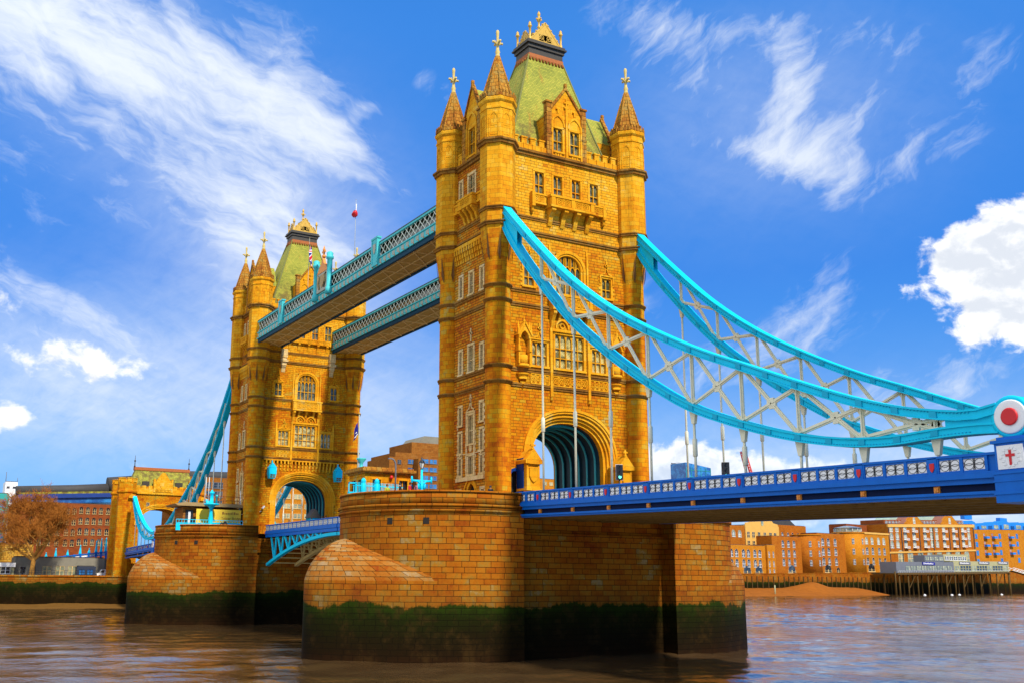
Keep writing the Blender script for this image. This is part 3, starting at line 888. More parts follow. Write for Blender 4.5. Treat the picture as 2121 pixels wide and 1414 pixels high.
    for k in range(6):
        y = -WY + 1.6 + k * 1.55
        B = arc_pts(0, hz, ow - .28, 24.35 - hz - .28, 24, 2.25); B = [(-ow + .28, 17.2)] + B + [(ow - .28, 17.2)]
        C_ = arc_pts(0, hz, ow + .02, 24.35 - hz + .02, 24, 2.25); C_ = [(-ow - .02, 17.2)] + C_ + [(ow + .02, 17.2)]
        rb.strip(B, C_, y, y + .26)
    rb.build('vault_rib', M_['teal'], p)
    da = MB()
    for s in (1, -1):
        x0, x1 = sorted((s * (ow - .35), s * (ow + .01)))
        da.box(x0, x1, -WY + 1.0, WY - 1.0, zb, 17.05)
        for k in range(14):
            y = -WY + 1.2 + k * .65
            a, b = sorted((s * (ow - .42), s * (ow - .34)))
            da.box(a, b, y, y + .12, zb + .3, 16.9)
    da.build('dado', M_['teal'], p)
    # turrets and strings
    for sx in (1, -1):
        for sy in (1, -1):
            build_turret(p, sx, sy, zb)
    for z in (27.75, 29.45): ring_course(p, z, z + .42, .20)
    for z in (36.6, 38.2): ring_course(p, z, z + .42, .22)
    ring_course(p, 45.0, 45.45, .26, roct=1.86); ring_course(p, 46.75, 47.15, .18, roct=1.86)
    ring_course(p, 54.35, 54.95, .42, 'cornice', roct=1.86)
    # battlemented parapet
    pr = MB()
    for side, L in (('s', TA), ('n', TA), ('w', TB), ('e', TB)):
        pr.M = frame_for(side)
        g = 2.7 if side in 'sn' else 2.0
        for s in (1, -1):
            a, b = sorted((s * g, s * (L - 1.7)))
            if b - a < .3: continue
            pr.box(a, b, -.35, .02, 54.95, 55.75)
            n = max(1, int((b - a) / 1.15)); q = (b - a) / n
            for i in range(n):
                pr.box(a + q * i + q * .12, a + q * (i + 1) - q * .30, -.35, .02, 55.752, 56.42)
                pr.box(a + q * i + q * .05, a + q * (i + 1) - q * .23, -.42, .09, 56.422, 56.58)
                pr.box(a + q * i + q * .30, a + q * (i + 1) - q * .48, .02, .12, 55.1, 55.8)
    pr.build('parapet', M_['yellow'], p)
    # pavilion roof
    rf = MB()
    lv = [(7.6, 4.6, 55.2), (6.55, 3.95, 56.7), (5.55, 3.3, 59.6), (2.35, 1.35, 69.7)]
    for a, b in zip(lv, lv[1:]):
        c = [[(x, y, z) for x, y in ((-X, -Y), (X, -Y), (X, Y), (-X, Y))] for X, Y, z in (a, b)]
        for i in range(4):
            j = (i + 1) % 4
            rf.face([c[0][i], c[0][j], c[1][j], c[1][i]])
    rf.face([(-2.35, -1.35, 69.7), (2.35, -1.35, 69.7), (2.35, 1.35, 69.7), (-2.35, 1.35, 69.7)])
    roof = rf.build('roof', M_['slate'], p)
    hp = MB()
    for sx in (1, -1):
        for sy in (1, -1):
            hp.tube([(sx * X, sy * Y, z + .03) for X, Y, z in lv], .11, 6)
    hp.build('hip_roll', M_['lead2'], roof)
    ld = MB()
    ld.box(-2.45, 2.45, -1.45, 1.45, 69.703, 70.5); ld.box(-2.62, 2.62, -1.62, 1.62, 70.503, 70.95); ld.box(-2.85, 2.85, -1.85, 1.85, 70.953, 71.15); ld.box(-2.70, 2.70, -1.70, 1.70, 71.153, 71.45)
    ld.build('ledge', M_['lead'], roof)
    rd = MB()
    rd.box(-2.50, 2.50, -1.50, 1.50, 69.15, 69.70)
    for k in range(11):
        u = -2.35 + k * .47
        for s in (1, -1):
            rd.lathe([(.02, 68.72), (.16, 68.85), (.16, 69.15)], 6, u, s * 1.58, cap=False)
    for k in range(6):
        u = -1.3 + k * .52
        for s in (1, -1):
            rd.lathe([(.02, 68.72), (.16, 68.85), (.16, 69.15)], 6, s * 2.58, u, cap=False)
    rd.build('ledge_frieze', M_['redlead'], roof)
    # gilded cresting: pierced gables on four sides, corner pinnacles, central spike
    cg = MB()
    for side, L, D in (('s', 2.1, 1.35), ('n', 2.1, 1.35), ('w', 1.25, 2.15), ('e', 1.25, 2.15)):
        if side == 's': cg.M = Matrix(((1, 0, 0, 0), (0, -1, 0, -D), (0, 0, 1, 0), (0, 0, 0, 1)))
        if side == 'n': cg.M = Matrix(((-1, 0, 0, 0), (0, 1, 0, D), (0, 0, 1, 0), (0, 0, 0, 1)))
        if side == 'w': cg.M = Matrix(((0, -1, 0, -D), (-1, 0, 0, 0), (0, 0, 1, 0), (0, 0, 0, 1)))
        if side == 'e': cg.M = Matrix(((0, 1, 0, D), (1, 0, 0, 0), (0, 0, 1, 0), (0, 0, 0, 1)))
        cg.box(-L, L, -.05, .05, 71.453, 71.75)
        apex = 74.3 if side in 'sn' else 73.2
        cg.prism([(-L + .1, 71.75), (L - .1, 71.75), (.12, apex - .25), (-.12, apex - .25)], -.02, .02)
        for s in (1, -1):
            cg.beam((s * L, 0, 71.7), (0, 0, apex), .12, .22)
            cg.beam((s * L * .62, 0, 71.7), (0, 0, apex - 1.0), .07, .10)
            for q in range(4):
                f_ = (q + .7) / 4.6
                cg.lathe([(.0, 0), (.13, .14), (.0, .34)], 6, s * L * (1 - f_), 0, cap=False) if False else cg.cbox((s * L * (1 - f_), 0, 71.75 + (apex - 71.75) * f_ + .18), .16, .12, .26)
            cg.beam((0, 0, 71.7), (s * L * .5, 0, 71.7 + (apex - 71.7) * .42), .06, .08)
            cg.beam((s * L * .5, 0, 71.7), (0, 0, 71.7 + (apex - 71.7) * .60), .06, .08)
            for q in (0, PI / 3, 2 * PI / 3, PI, 4 * PI / 3, 5 * PI / 3):
                r_ = .30
                cg.beam((s * .52 + r_ * math.cos(q), 0, 72.25 + r_ * math.sin(q)), (s * .52 + r_ * math.cos(q + PI / 3), 0, 72.25 + r_ * math.sin(q + PI / 3)), .06, .08)
            cg.box(min(0, s * .9), max(0, s * .9), -.02, .02, 71.75, 72.6) if side in 'sn' else None
    cg.M = Matrix.Identity(4)
    for sx in (1, -1):
        for sy in (1, -1):
            cg.lathe([(.20, 71.45), (.20, 71.8), (.13, 71.9), (.15, 73.1), (.26, 73.2), (.26, 73.35), (.15, 73.45), (.19, 73.65), (.0, 73.95)], 8, sx * 2.25, sy * 1.4, cap=False)
    cg.lathe([(.30, 71.45), (.20, 72.5), (.15, 74.2), (.27, 74.4), (.12, 74.6), (.12, 75.1), (.24, 75.25), (.24, 75.6), (.10, 75.75), (.20, 76.0), (.20, 76.25), (.0, 76.65)], 8, 0, 0, cap=False)
    for a in range(4):
        c, s = math.cos(a * PI / 2), math.sin(a * PI / 2)
        cg.beam((0, 0, 75.45), (c * .42, s * .42, 75.5), .12, .18)
    cg.build('cresting', M_['gold'], roof)
    return p
M_['dartdark'] = plain('hollow_shade_stone', (.16, .065, .010), .9, .5, 2.)  # dark tone paints the shade inside the turret darts
M_['doorblue'] = plain('dark_blue_door', (.001, .035, .20), .5, .3, 1.5, 0., .15)
M_['lead2'] = plain('hip_lead', (.16, .16, .03), .6, .4, 2.)
M_['redlead'] = plain('frieze_red', (.40, .11, .015), .7, .6, 2.5, dirt=(.06, .04, .02))
M_['rubble'] = stone('rubble_wall', [(.0, (.30, .045, .008)), (.3, (.46, .115, .005)), (.55, (.56, .19, .006)), (.8, (.50, .27, .03)), (1., (.48, .32, .11))], .85, .30, .03, weather=.5, streak=.2, bstr=.8)
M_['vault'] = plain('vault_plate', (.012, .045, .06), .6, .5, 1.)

def gable(p, M, hw, sh, side):
    """stone dormer rising from the parapet, with coped gable, flanking piers and (on the seen sides) two windows"""
    z0 = 54.953
    apex = sh + (1.55 if side in 'sn' else 2.6)
    g = MB(M)
    seen = side in 'sw'
    wins = []
    if side == 's': wins = [(-1.17, 55.75, 58.6, 1.36, 2, 1, False), (1.17, 55.75, 58.6, 1.36, 2, 1, False)]
    if side == 'w': wins = [(0, 55.6, 58.9, 1.5, 2, 1, False)]
    zs = 60.0
    holes = [(u - w / 2, u + w / 2, a, b) for u, a, b, w, *_ in wins]
    wall_grid(g, -hw, hw, z0, zs, holes, .35)
    g.face([(-hw, 0, zs), (hw, 0, zs), (0, 0, apex)])
    # cheeks and dormer roof
    back = -3.2 if side in 'sn' else -4.2
    for s in (1, -1):
        g.face([(s * hw, 0, z0), (s * hw, back, z0), (s * hw, back, zs), (s * hw, 0, zs)])
    gb = g.build('gable', M_['yellow'], p)
    r_ = MB(M)
    for s in (1, -1):
        r_.face([(s * hw * 1.02, -.1, zs - .1), (s * hw * 1.02, back, zs - .1), (0, back, apex - .12), (0, -.1, apex - .12)])
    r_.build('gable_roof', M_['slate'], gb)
    c = MB(M)
    for s in (1, -1):
        c.beam((s * hw * .98, -.05, zs + .1), (0, -.05, apex + .25), .62, .30, (0, 1, 0)) if False else None
        a = Vector((s * hw * 1.0, 0, zs)); b = Vector((0, 0, apex + .05))
        d = (b - a).normalized(); nrm = Vector((-d.z * (1 if s > 0 else -1) * -1, 0, abs(d.x)))
        q = [(a.x, a.z), (b.x, b.z), (b.x, b.z + .38), (a.x + s * .18, a.z + .22)]
        c.prism(q if s > 0 else q[::-1], -.35, .16)
        # flanking piers
        x0, x1 = sorted((s * (hw - .55), s * (hw + .12)))
        top = sh - .5 if side in 'sn' else sh - 1.
        c.box(x0, x1, -.5, .18, z0 + .01, top); c.box(x0 - .12, x1 + .12, -.6, .28, top + .002, top + .22)
        c.box(x0 - .04, x1 + .04, -.5, .24, 57.6, 57.85)
    c.box(-.14, .14, -.2, .14, apex + .2, apex + .85)
    c.build('coping', M_['spire'], gb)
    if not seen: return
    for u, a, b, w, li, tr, ar in wins:
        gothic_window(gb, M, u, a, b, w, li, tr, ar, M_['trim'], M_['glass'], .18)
    o = MB(M)
    if side == 's':
        for u in (-1.17, 1.17):
            A = pointed(u, 58.8, .80, 1.25); B = pointed(u, 58.8, .98, 1.60)
            o.strip(A, B, .0, .16); o.prism(pointed(u, 58.8, .80, 1.25), .0, .05)
            o.box(u - .10, u + .10, 0, .2, 60.4, 60.95); o.box(u - .25, u + .25, 0, .18, 60.9, 61.05) if abs(u) < 1.2 else None
            for k in range(3):
                o.box(u - .45 + k * .34, u - .23 + k * .34, .0, .09, 55.05, 55.45)
        o.box(-.14, .14, 0, .22, 55, 61.2); o.box(-.30, .30, 0, .2, 61.2, 61.45); o.box(-.08, .08, 0, .2, 61.45, 62.4); o.box(-.3, .3, 0, .18, 61.85, 62.02)
        for u in (-2.05, 2.05): o.box(u - .10, u + .10, 0, .2, 55, 59.3)
    else:
        A = pointed(0, 59.1, .95, 1.5); B = pointed(0, 59.1, 1.15, 1.85)
        o.strip(A, B, 0, .18); o.prism(pointed(0, 59.1, .95, 1.5), 0, .05)
        for u in (-1.15, 1.15): o.box(u - .1, u + .1, 0, .18, 55, 59.1)
    o.build('tracery', M_['trim'], gb)

def shield(mb, u, z, w, h, n0, n1):
    mb.prism([(u - w / 2, z + h / 2), (u + w / 2, z + h / 2), (u + w / 2, z - h * .05), (u + w * .3, z - h * .32), (u, z - h / 2), (u - w * .3, z - h * .32), (u - w / 2, z - h * .05)], n0, n1)
def carved_panel(mb, u0, u1, z0, z1, n, depth=.08, back=0.):
    """raised frame with zig-zag tracery"""
    mb.box(u0, u1, back, back + depth, z0, z0 + .09); mb.box(u0, u1, back, back + depth, z1 - .09, z1)
    q = (u1 - u0) / n
    for i in range(n + 1):
        mb.box(u0 + q * i - .05, u0 + q * i + .05, back, back + depth * 1.1, z0 + .09, z1 - .09)
    for i in range(n):
        a, b = u0 + q * i + .05, u0 + q * (i + 1) - .05
        zc = (z0 + z1) / 2; uc = (a + b) / 2; rr = min((b - a) / 2, (z1 - z0) / 2 - .09) * .85
        for k in range(8):
            t0, t1 = k * PI / 4, (k + 1) * PI / 4
            mb.beam((uc + rr * math.cos(t0), back + depth * .5, zc + rr * math.sin(t0)), (uc + rr * math.cos(t1), back + depth * .5, zc + rr * math.sin(t1)), .07, depth * .9, (0, 1, 0))
        mb.beam((a, back + depth * .4, z0 + .09), (b, back + depth * .4, z1 - .09), .07, depth * .7, (0, 1, 0))
        mb.beam((a, back + depth * .4, z1 - .09), (b, back + depth * .4, z0 + .09), .07, depth * .66, (0, 1, 0))
def bracket(mb, u, w, z0, z1, d):
    """curved console: deep at the top, dying into the wall below"""
    pr = [(0, z0), (d * .12, z0 + .02), (d * .30, z0 + (z1 - z0) * .25), (d * .42, z0 + (z1 - z0) * .5), (d * .75, z0 + (z1 - z0) * .72), (d, z0 + (z1 - z0) * .84), (d, z1), (0, z1)]
    A = [(u - w / 2, y, z) for y, z in pr]; B = [(u + w / 2, y, z) for y, z in pr]
    mb.face(A[::-1]); mb.face(B)
    for i in range(len(pr)):
        j = (i + 1) % len(pr)
        mb.face([A[i], A[j], B[j], B[i]])
def niche(p, M, u):
    n = MB(M)
    w = .78
    n.box(u - w, u - w + .16, .0, .62, 30.2, 33.0); n.box(u + w - .16, u + w, .0, .62, 30.2, 33.0)
    A = pointed(u, 32.95, .52, .85); B = pointed(u, 32.95, .80, 1.7)
    n.strip(A, B, .0, .66)
    for s in (1, -1):
        n.beam((u + s * .92, .36, 33.25), (u, .36, 34.75), .86, .16, (0, 0, 1))
        n.box(u + s * .80 - .10, u + s * .80 + .10, .5, .72, 33.2, 34.0); n.lathe([(.12, 34.0), (.0, 34.9)], 6, u + s * .80, .60, cap=False)
        n.box(u + s * .72 - .16, u + s * .72 + .16, .05, .72, 31.55, 32.1)
    n.lathe([(.10, 34.7), (.18, 34.9), (.05, 35.1), (.0, 35.3)], 6, u, .5, cap=False)
    # pedestal half drum and its corbel
    for k, (r0, r1, a, b) in enumerate(((.62, .62, 30.2, 31.2), (.80, .80, 29.9, 30.2), (.80, .62, 29.2, 29.0), (.62, .5, 29.0, 28.6), (.50, .22, 28.6, 28.1), (.22, .05, 28.1, 27.5))):
        n.lathe([(r1, min(a, b)), (r0, max(a, b))], 14, u, .02, cap=True)
    o = n.build('niche', M_['trim'], p)
    b = MB(M)
    b.face([(u - .6, .012, 30.2), (u + .6, .012, 30.2)] + [(x, .012, z) for x, z in reversed(pointed(u, 32.95, .6, .9))])
    b.build('niche_back', M_['ashlar'], o)

def face_details_s(p, M, zb, outer):
    # carved band between the two lower strings
    c = MB(M)
    for u0, u1, n in ((-5.15, -2.75, 4), (-2.3, 2.3, 6), (2.75, 5.15, 4)): carved_panel(c, u0, u1, 28.25, 29.4, n)
    for u in (-2.52, 2.52): c.box(u - .16, u + .16, 0, .24, 27.0, 34.6); c.lathe([(.0, 26.5), (.2, 26.7), (.12, 26.95), (.2, 27.05)], 8, u, .1, cap=False)
    c.build('carved_band', M_['trim'], p)
    if outer:
        for u in (-6.25, 6.25): niche(p, M, u)
    # corbelled balcony over the middle window
    b = MB(M)
    for u in (-2.35, 2.35): bracket(b, u, .42, 34.3, 36.6, .85)
    for u in (-1.4, 0, 1.4): bracket(b, u, .30, 35.4, 36.6, .75)
    b.box(-2.55, 2.55, 0, .22, 34.3, 34.62)
    for u in (-1.0, 1.0):
        A = pointed(u, 34.7, .75, .9); B = pointed(u, 34.7, .92, 1.2); b.strip(A, B, 0, .2)
    for u in (-.45, .45):
        for q in range(6):
            a0, a1 = q * PI / 3, (q + 1) * PI / 3
            b.beam((u * 2.2 + .3 * math.cos(a0), .1, 35.0 + .3 * math.sin(a0)), (u * 2.2 + .3 * math.cos(a1), .1, 35.0 + .3 * math.sin(a1)), .1, .16, (0, 1, 0))
    b.box(-2.75, 2.75, 0, .98, 36.603, 36.9); b.box(-2.7, 2.7, 0, .85, 36.903, 38.2); b.box(-2.8, 2.8, 0, .98, 38.203, 38.5)
    carved_panel(b, -1.9, 1.9, 36.98, 38.12, 5, .08, .85)
    for s in (1, -1): b.box(s * 2.45 - .2, s * 2.45 + .2, .85, .95, 36.95, 38.15)
    b.build('balcony', M_['trim'], p)
    # hood and side shafts of the great arched window
    h = MB(M)
    zt = 43.35 - 3.5 * .48
    h.strip(arc_pts(0, zt, 1.98, 1.85, 18), arc_pts(0, zt, 2.32, 2.2, 18), 0, .22)
    h.strip(arc_pts(0, zt, 1.78, 1.62, 18), arc_pts(0, zt, 1.975, 1.845, 18), 0, .12)
    for s in (1, -1):
        h.box(s * 2.15 - .17, s * 2.15 + .17, 0, .2, 38.6, zt)
    h.build('hood_mould', M_['trim'], p)
    for s in (1, -1):
        h = MB(M)
        h.box(s * 2.55 - .12, s * 2.55 + .12, 0, .2, 38.6, 43.6); h.lathe([(.16, 43.6), (.0, 44.5)], 4, s * 2.55, .1, cap=False); h.build('wall_shaft', M_['trim'], p)
        # ogee hood over the small windows, and over the side lights below
        for u, z, w in ((s * 5.3, 41.62, 1.0), (s * 4.0, 33.12, 1.25)):
            h = MB(M)
            h.box(u - w, u + w, 0, .18, z, z + .16)
            if abs(u) > 5: h.box(u - w, u - w + .16, 0, .18, z - .8, z); h.box(u + w - .16, u + w, 0, .18, z - .8, z)
            h.strip([(u - .8, z + .16), (u - .25, z + .30), (u, z + .95), (u + .25, z + .30), (u + .8, z + .16)], [(u - .8, z + .24), (u - .3, z + .46), (u, z + 1.25), (u + .3, z + .46), (u + .8, z + .24)], 0, .14)
            h.box(u - .07, u + .07, 0, .14, z + .95, z + 1.9); h.box(u - .24, u + .24, 0, .14, z + 1.25, z + 1.45)
            if abs(u) > 5:
                for k in range(5): 
                    q = z - 2.6 + k * .52
                    for s2 in (1, -1): h.box(u + s2 * .98 - .15, u + s2 * .98 + .15, 0, .06, q, q + .27)
            h.build('hood_mould', M_['trim'], p)
        h = MB(M); h.box(s * 5.35 - .12, s * 5.35 + .12, 0, .18, 30.0, 34.2); h.lathe([(.16, 34.2), (.0, 35.1)], 4, s * 5.35, .09, cap=False); h.build('wall_shaft', M_['trim'], p)
    # upper balcony with four lights
    if outer:
        t = MB(M)
        for u in (-2.55, -.85, .85, 2.55): bracket(t, u, .52, 46.4, 48.35, 1.15)
        for u in (-1.7, 0, 1.7): bracket(t, u, .9, 47.2, 48.35, .55)
        t.box(-3.05, 3.05, 0, 1.30, 48.353, 48.62); t.box(-3.0, 3.0, 0, 1.12, 48.623, 49.55); t.box(-3.1, 3.1, 0, 1.28, 49.553, 49.8)
        for u0, u1 in ((-2.2, -.35), (.35, 2.2)): carved_panel(t, u0, u1, 48.7, 49.5, 2, .08, 1.12)
        for u in (-2.7, 0, 2.7): t.box(u - .25, u + .25, 1.12, 1.26, 48.63, 49.54)
        for s in (1, -1):
            a, b2 = sorted((s * 3.1, s * 5.0))
            t.box(a, b2, 0, .42, 48.9, 49.7); t.box(a, b2, 0, .55, 49.703, 49.9); t.box(a, b2, 0, .5, 48.65, 48.897)
            carved_panel(t, a + .15, b2 - .3, 48.97, 49.65, 2, .06, .42)
            t.box(s * 4.9 - .2, s * 4.9 + .2, 0, .6, 48.3, 50.0); t.lathe([(.0, 47.5), (.22, 47.8), (.15, 48.1), (.26, 48.3)], 8, s * 4.9, .25, cap=False)
        t.build('balcony', M_['trim'], p)
    else:
        # inner side: small consoles over a carved band, and the heavy brackets of the walkways
        t = MB(M)
        t.box(-4.3, 4.3, 0, .45, 48.9, 49.8); carved_panel(t, -4.0, 4.0, 48.95, 49.75, 5, .06, .45)
        for u in (-3.6, -1.8, 0, 1.8, 3.6): bracket(t, u, .4, 47.7, 48.88, .5)
        t.build('carved_band', M_['trim'], p)
        for s in (1, -1):
            k = MB(M)
            for u in (4.6, ):
                k.box(s * u - .55, s * u + .55, 0, .75, 46.0, 47.5); k.box(s * u - .45, s * u + .45, 0, .6, 44.6, 46.0); k.box(s * u - .65, s * u + .65, 0, .85, 45.2, 45.6); bracket(k, s * u, .7, 43.4, 44.6, .5)
            k.build('walkway_bracket', M_['pale'], p)
        # corbel table above the arch and two painted lantern housings
        t = MB(M); corbels(t, -7.3, 7.3, 22, 25.9, 27.55, .40, .26); t.box(-7.4, 7.4, 0, .42, 27.553, 27.75); t.build('corbel_table', M_['trim'], p)
        for s in (1, -1):
            l = MB(M @ Matrix.Translation((s * 6.15, 0, 25.5)) @ Matrix.Scale(.80, 4) @ Matrix.Translation((-s * 6.15, 0, -25.5))); u = s * 6.15; w = .82
            l.box(u - w, u + w, .45, 1.95, 25.0, 26.3)
            l.prism([(u - w - .06, 26.3), (u + w + .06, 26.3), (u, 27.35)], .4, 2.0)
            A = [(u - w, .45, 25.0), (u + w, .45, 25.0), (u + w, 1.95, 25.0), (u - w, 1.95, 25.0)]; B = [(u - w * .72, .45, 24.0), (u + w * .72, .45, 24.0), (u + w * .72, 1.7, 24.0), (u - w * .72, 1.7, 24.0)]
            for i in range(4):
                j = (i + 1) % 4; l.face([B[i], B[j], A[j], A[i]])
            l.face(B[::-1]); l.box(u - .1, u + .1, 1.0, 1.3, 27.3, 27.95); l.box(u - .3, u + .3, -.05, .46, 25.2, 26.0)
            lo = l.build('lantern_housing', M_['cyan'], p)
            g = MB(l.M)
            for i in range(2):
                for j in range(2):
                    x0 = u - .56 + i * .58; z0 = 24.12 + j * .42
                    sl = lambda z: 1.7 + .25 * (z - 24.0)
                    g.face([(x0, sl(z0) + .012, z0), (x0 + .52, sl(z0) + .012, z0), (x0 + .52, sl(z0 + .36) + .012, z0 + .36), (x0, sl(z0 + .36) + .012, z0 + .36)])
            g.build('lantern_pane', M_['glass'], lo)
    # gabled stone buttresses beside the arch, on the outer side only
    if outer:
        for s in (1, -1):
            g = MB(M); u = s * 6.05; w = .88
            g.box(u - w, u + w, .0, 1.9, zb, 16.6); g.box(u - w - .12, u + w + .12, 0, 2.0, zb, 15.3); g.box(u - w - .1, u + w + .1, 0, 2.0, 16.603, 16.85); g.box(u - w * .92, u + w * .92, 0, 1.75, 16.853, 19.4)
            g.prism([(u - w - .15, 19.4), (u + w + .15, 19.4), (u + w + .15, 19.75), (u, 21.0), (u - w - .15, 19.75)], 0, 1.95)
            g.prism([(u - w * .7, 19.35), (u + w * .7, 19.35), (u, 20.3)], 1.95, 2.02)
            g.lathe([(.2, 20.9), (.12, 21.2), (.18, 21.4), (.0, 21.7)], 6, u, 1.7, cap=False); g.box(u - .3, u + .3, 1.6, 1.8, 21.25, 21.42)
            shield(g, u, 18.2, 1.05, 1.5, 1.75, 1.9)
            g.build('buttress', M_['trim'], p)
        d = MB(M)
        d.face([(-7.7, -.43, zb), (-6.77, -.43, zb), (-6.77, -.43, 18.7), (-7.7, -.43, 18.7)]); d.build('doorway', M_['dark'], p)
        d = MB(M); d.strip(pointed(-7.23, 18.2, .52, .5), pointed(-7.23, 18.2, .75, .85), 0, .1); d.box(-7.0, -6.93, 0, 1.25, zb, 20.0)
        d.build('door', M_['doorblue'], p)

def face_details_w(p, M, zb):
    t = MB(M)
    corbels(t, -3.7, 3.7, 13, 42.9, 44.6, .40, .28); t.box(-3.75, 3.75, 0, .42, 44.603, 45.0)
    t.build('corbel_table', M_['trim'], p)
    b = MB(M)
    for u in (-1.35, -.45, .45, 1.35): bracket(b, u, .36, 47.3, 48.9, .95)
    b.box(-1.75, 1.75, 0, 1.05, 48.903, 49.15); b.box(-1.7, 1.7, 0, .92, 49.153, 50.0); b.box(-1.8, 1.8, 0, 1.05, 50.003, 50.22)
    carved_panel(b, -1.0, 1.0, 49.2, 49.95, 2, .08, .92)
    for u in (-1.35, 1.35): b.box(u - .28, u + .28, .92, 1.0, 49.17, 49.98)
    for s in (1, -1):
        a, c = sorted((s * 1.8, s * 3.4)); b.box(a, c, 0, .4, 49.3, 50.0); b.box(a, c, 0, .5, 50.003, 50.2); b.box(a, c, 0, .48, 49.05, 49.297)
    b.build('balcony', M_['trim'], p)
    # pale stone dressing round the lower window group
    d = MB(M)
    d.box(-3.05, 3.05, 0, .22, 18.0, 18.45); d.box(-2.9, 2.9, 0, .10, 20.92, 21.0)
    for s in (1, -1):
        for q in range(12):
            z = 18.5 + q * .66
            if z < 24.0: d.box(s * .95 - .12 - (q % 2) * .1, s * .95 + .12 + (q % 2) * .1, 0, .06, z, z + .33)
            d.box(s * 2.95 - .08, s * 2.95 + .10 + (q % 2) * .12, 0, .06, z, z + .33)
        d.box(s * .85 - .12, s * .85 + .12, 0, .12, 18.45, 25.6)
    d.box(-.85, .85, 0, .14, 25.45, 25.65); d.strip([(-.8, 25.65), (-.2, 25.9), (0, 26.5), (.2, 25.9), (.8, 25.65)], [(-.8, 25.75), (-.28, 26.05), (0, 26.9), (.28, 26.05), (.8, 25.75)], 0, .12)
    d.box(-.08, .08, 0, .12, 26.5, 27.5); d.box(-.26, .26, 0, .12, 26.95, 27.12)
    shield(d, 0, 21.45, .62, .75, 0, .1)
    for u in (-2.35, 2.35): shield(d, u, 20.95, .4, .42, .1, .14)
    for z, top in ((33.2, 34.9), ):
        d.box(-.1, .1, 0, .12, z + .2, top); d.box(-.3, .3, 0, .12, z + 1.0, z + 1.2)
    d.build('window_dressing', M_['pale'], p)
    # recessed pointed doorway
    e = MB(M)
    for k, (a, n1) in enumerate(((0, -.25), (.22, -.08), (.44, .10))):
        e.strip(pointed(0, 16.2, .95 + a, 1.55 + a), pointed(0, 16.2, .95 + a + .223, 1.55 + a + .223), -.4, n1)
        for s in (1, -1):
            x0, x1 = sorted((s * (.95 + a), s * (.95 + a + .223))); e.box(x0, x1, -.4, n1, zb, 16.2)
    A = pointed(0, 16.2, .95, 1.55)
    e.strip(A, [(x, 18.05) for x, z in A], -.42, -.02)
    e.box(-.95, .95, -.42, -.2, 16.15, 16.5)
    ar = e.build('door_arch', M_['trim'], p)
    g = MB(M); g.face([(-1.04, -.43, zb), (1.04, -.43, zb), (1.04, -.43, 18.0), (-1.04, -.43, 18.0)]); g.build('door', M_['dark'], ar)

build_tower(0, 'tallest stone tower in front, blue chains hooked into its turrets', True)
build_tower(DY, 'rear stone tower with cyan lantern boxes beside its road arch', False)
M_['cyan2'] = plain('cyan_plates', (.004, .38, .55), .5, .3, 1.2, 0., .2, (.01, .12, .16), .0)
# ---------------------------------------------------------------- side spans: chains, hangers, decks
def interp(tab, x):
    """Catmull-Rom through (d,z) rows"""
    n = len(tab)
    for i in range(n - 1):
        if x <= tab[i + 1][0] or i == n - 2:
            p1, p2 = tab[i], tab[i + 1]; p0 = tab[max(0, i - 1)]; p3 = tab[min(n - 1, i + 2)]
            h = p2[0] - p1[0]; t = (x - p1[0]) / h
            m1 = (p2[1] - p0[1]) / (p2[0] - p0[0]) * h; m2 = (p3[1] - p1[1]) / (p3[0] - p1[0]) * h
            return (2 * t ** 3 - 3 * t * t + 1) * p1[1] + (t ** 3 - 2 * t * t + t) * m1 + (-2 * t ** 3 + 3 * t * t) * p2[1] + (t ** 3 - t * t) * m2
TOP = [(6.0, 48.2), (8.08, 46.0), (13.6, 40.75), (18.6, 36.35), (24.5, 32.1), (30.0, 28.9), (36.3, 25.75), (41.4, 23.6), (46.0, 21.65), (50.1, 20.0), (53.8, 18.75), (57.2, 17.95), (59.4, 17.65), (61.2, 17.85)]
BOT = [(6.0, 46.0), (8.06, 42.8), (11.8, 38.5), (18.44, 31.9), (24.3, 27.4), (29.6, 23.9), (34.8, 21.0), (40.1, 18.95), (45.2, 17.4), (49.8, 16.45), (53.5, 16.12), (57, 16.2), (59.3, 16.18), (61.2, 16.05)]
TOP2 = [(62.4, 17.75), (66, 17.55), (72, 18.7), (78, 20.9), (84, 24.0), (88.8, 27.2)]
BOT2 = [(62.4, 16.0), (66, 15.85), (72, 15.95), (78, 17.5), (84, 20.9), (88.8, 25.7)]
NODES = [13.69 + 5.38 * k for k in range(9)]
def zdeck(d): return 16.08 - .0215 * (d - 10.6)
def chord_bm(mb, f, d0, d1, n, X, Y, s, sign, w=.98, h=.63):
    """box chord: web recessed between two flanges; sign=-1 hangs below f, +1 stands above it"""
    pts = []
    for i in range(n + 1):
        d = d0 + (d1 - d0) * i / n
        pts.append((X, Y + s * d, interp(f, d)))
    a, b = (0, -h) if sign < 0 else (h, 0)
    top = max(a, b); bt = min(a, b)
    box = lambda x0, x1, z0, z1: [(x0, z0), (x1, z0), (x1, z1), (x0, z1)]
    mb.sweep(pts, box(-w / 2, w / 2, top - .13, top))
    mb.sweep(pts, box(-w / 2 + .10, w / 2 - .10, bt + .10, top - .132))
    mb.sweep(pts, box(-w / 2 - .03, w / 2 + .03, bt, bt + .098))
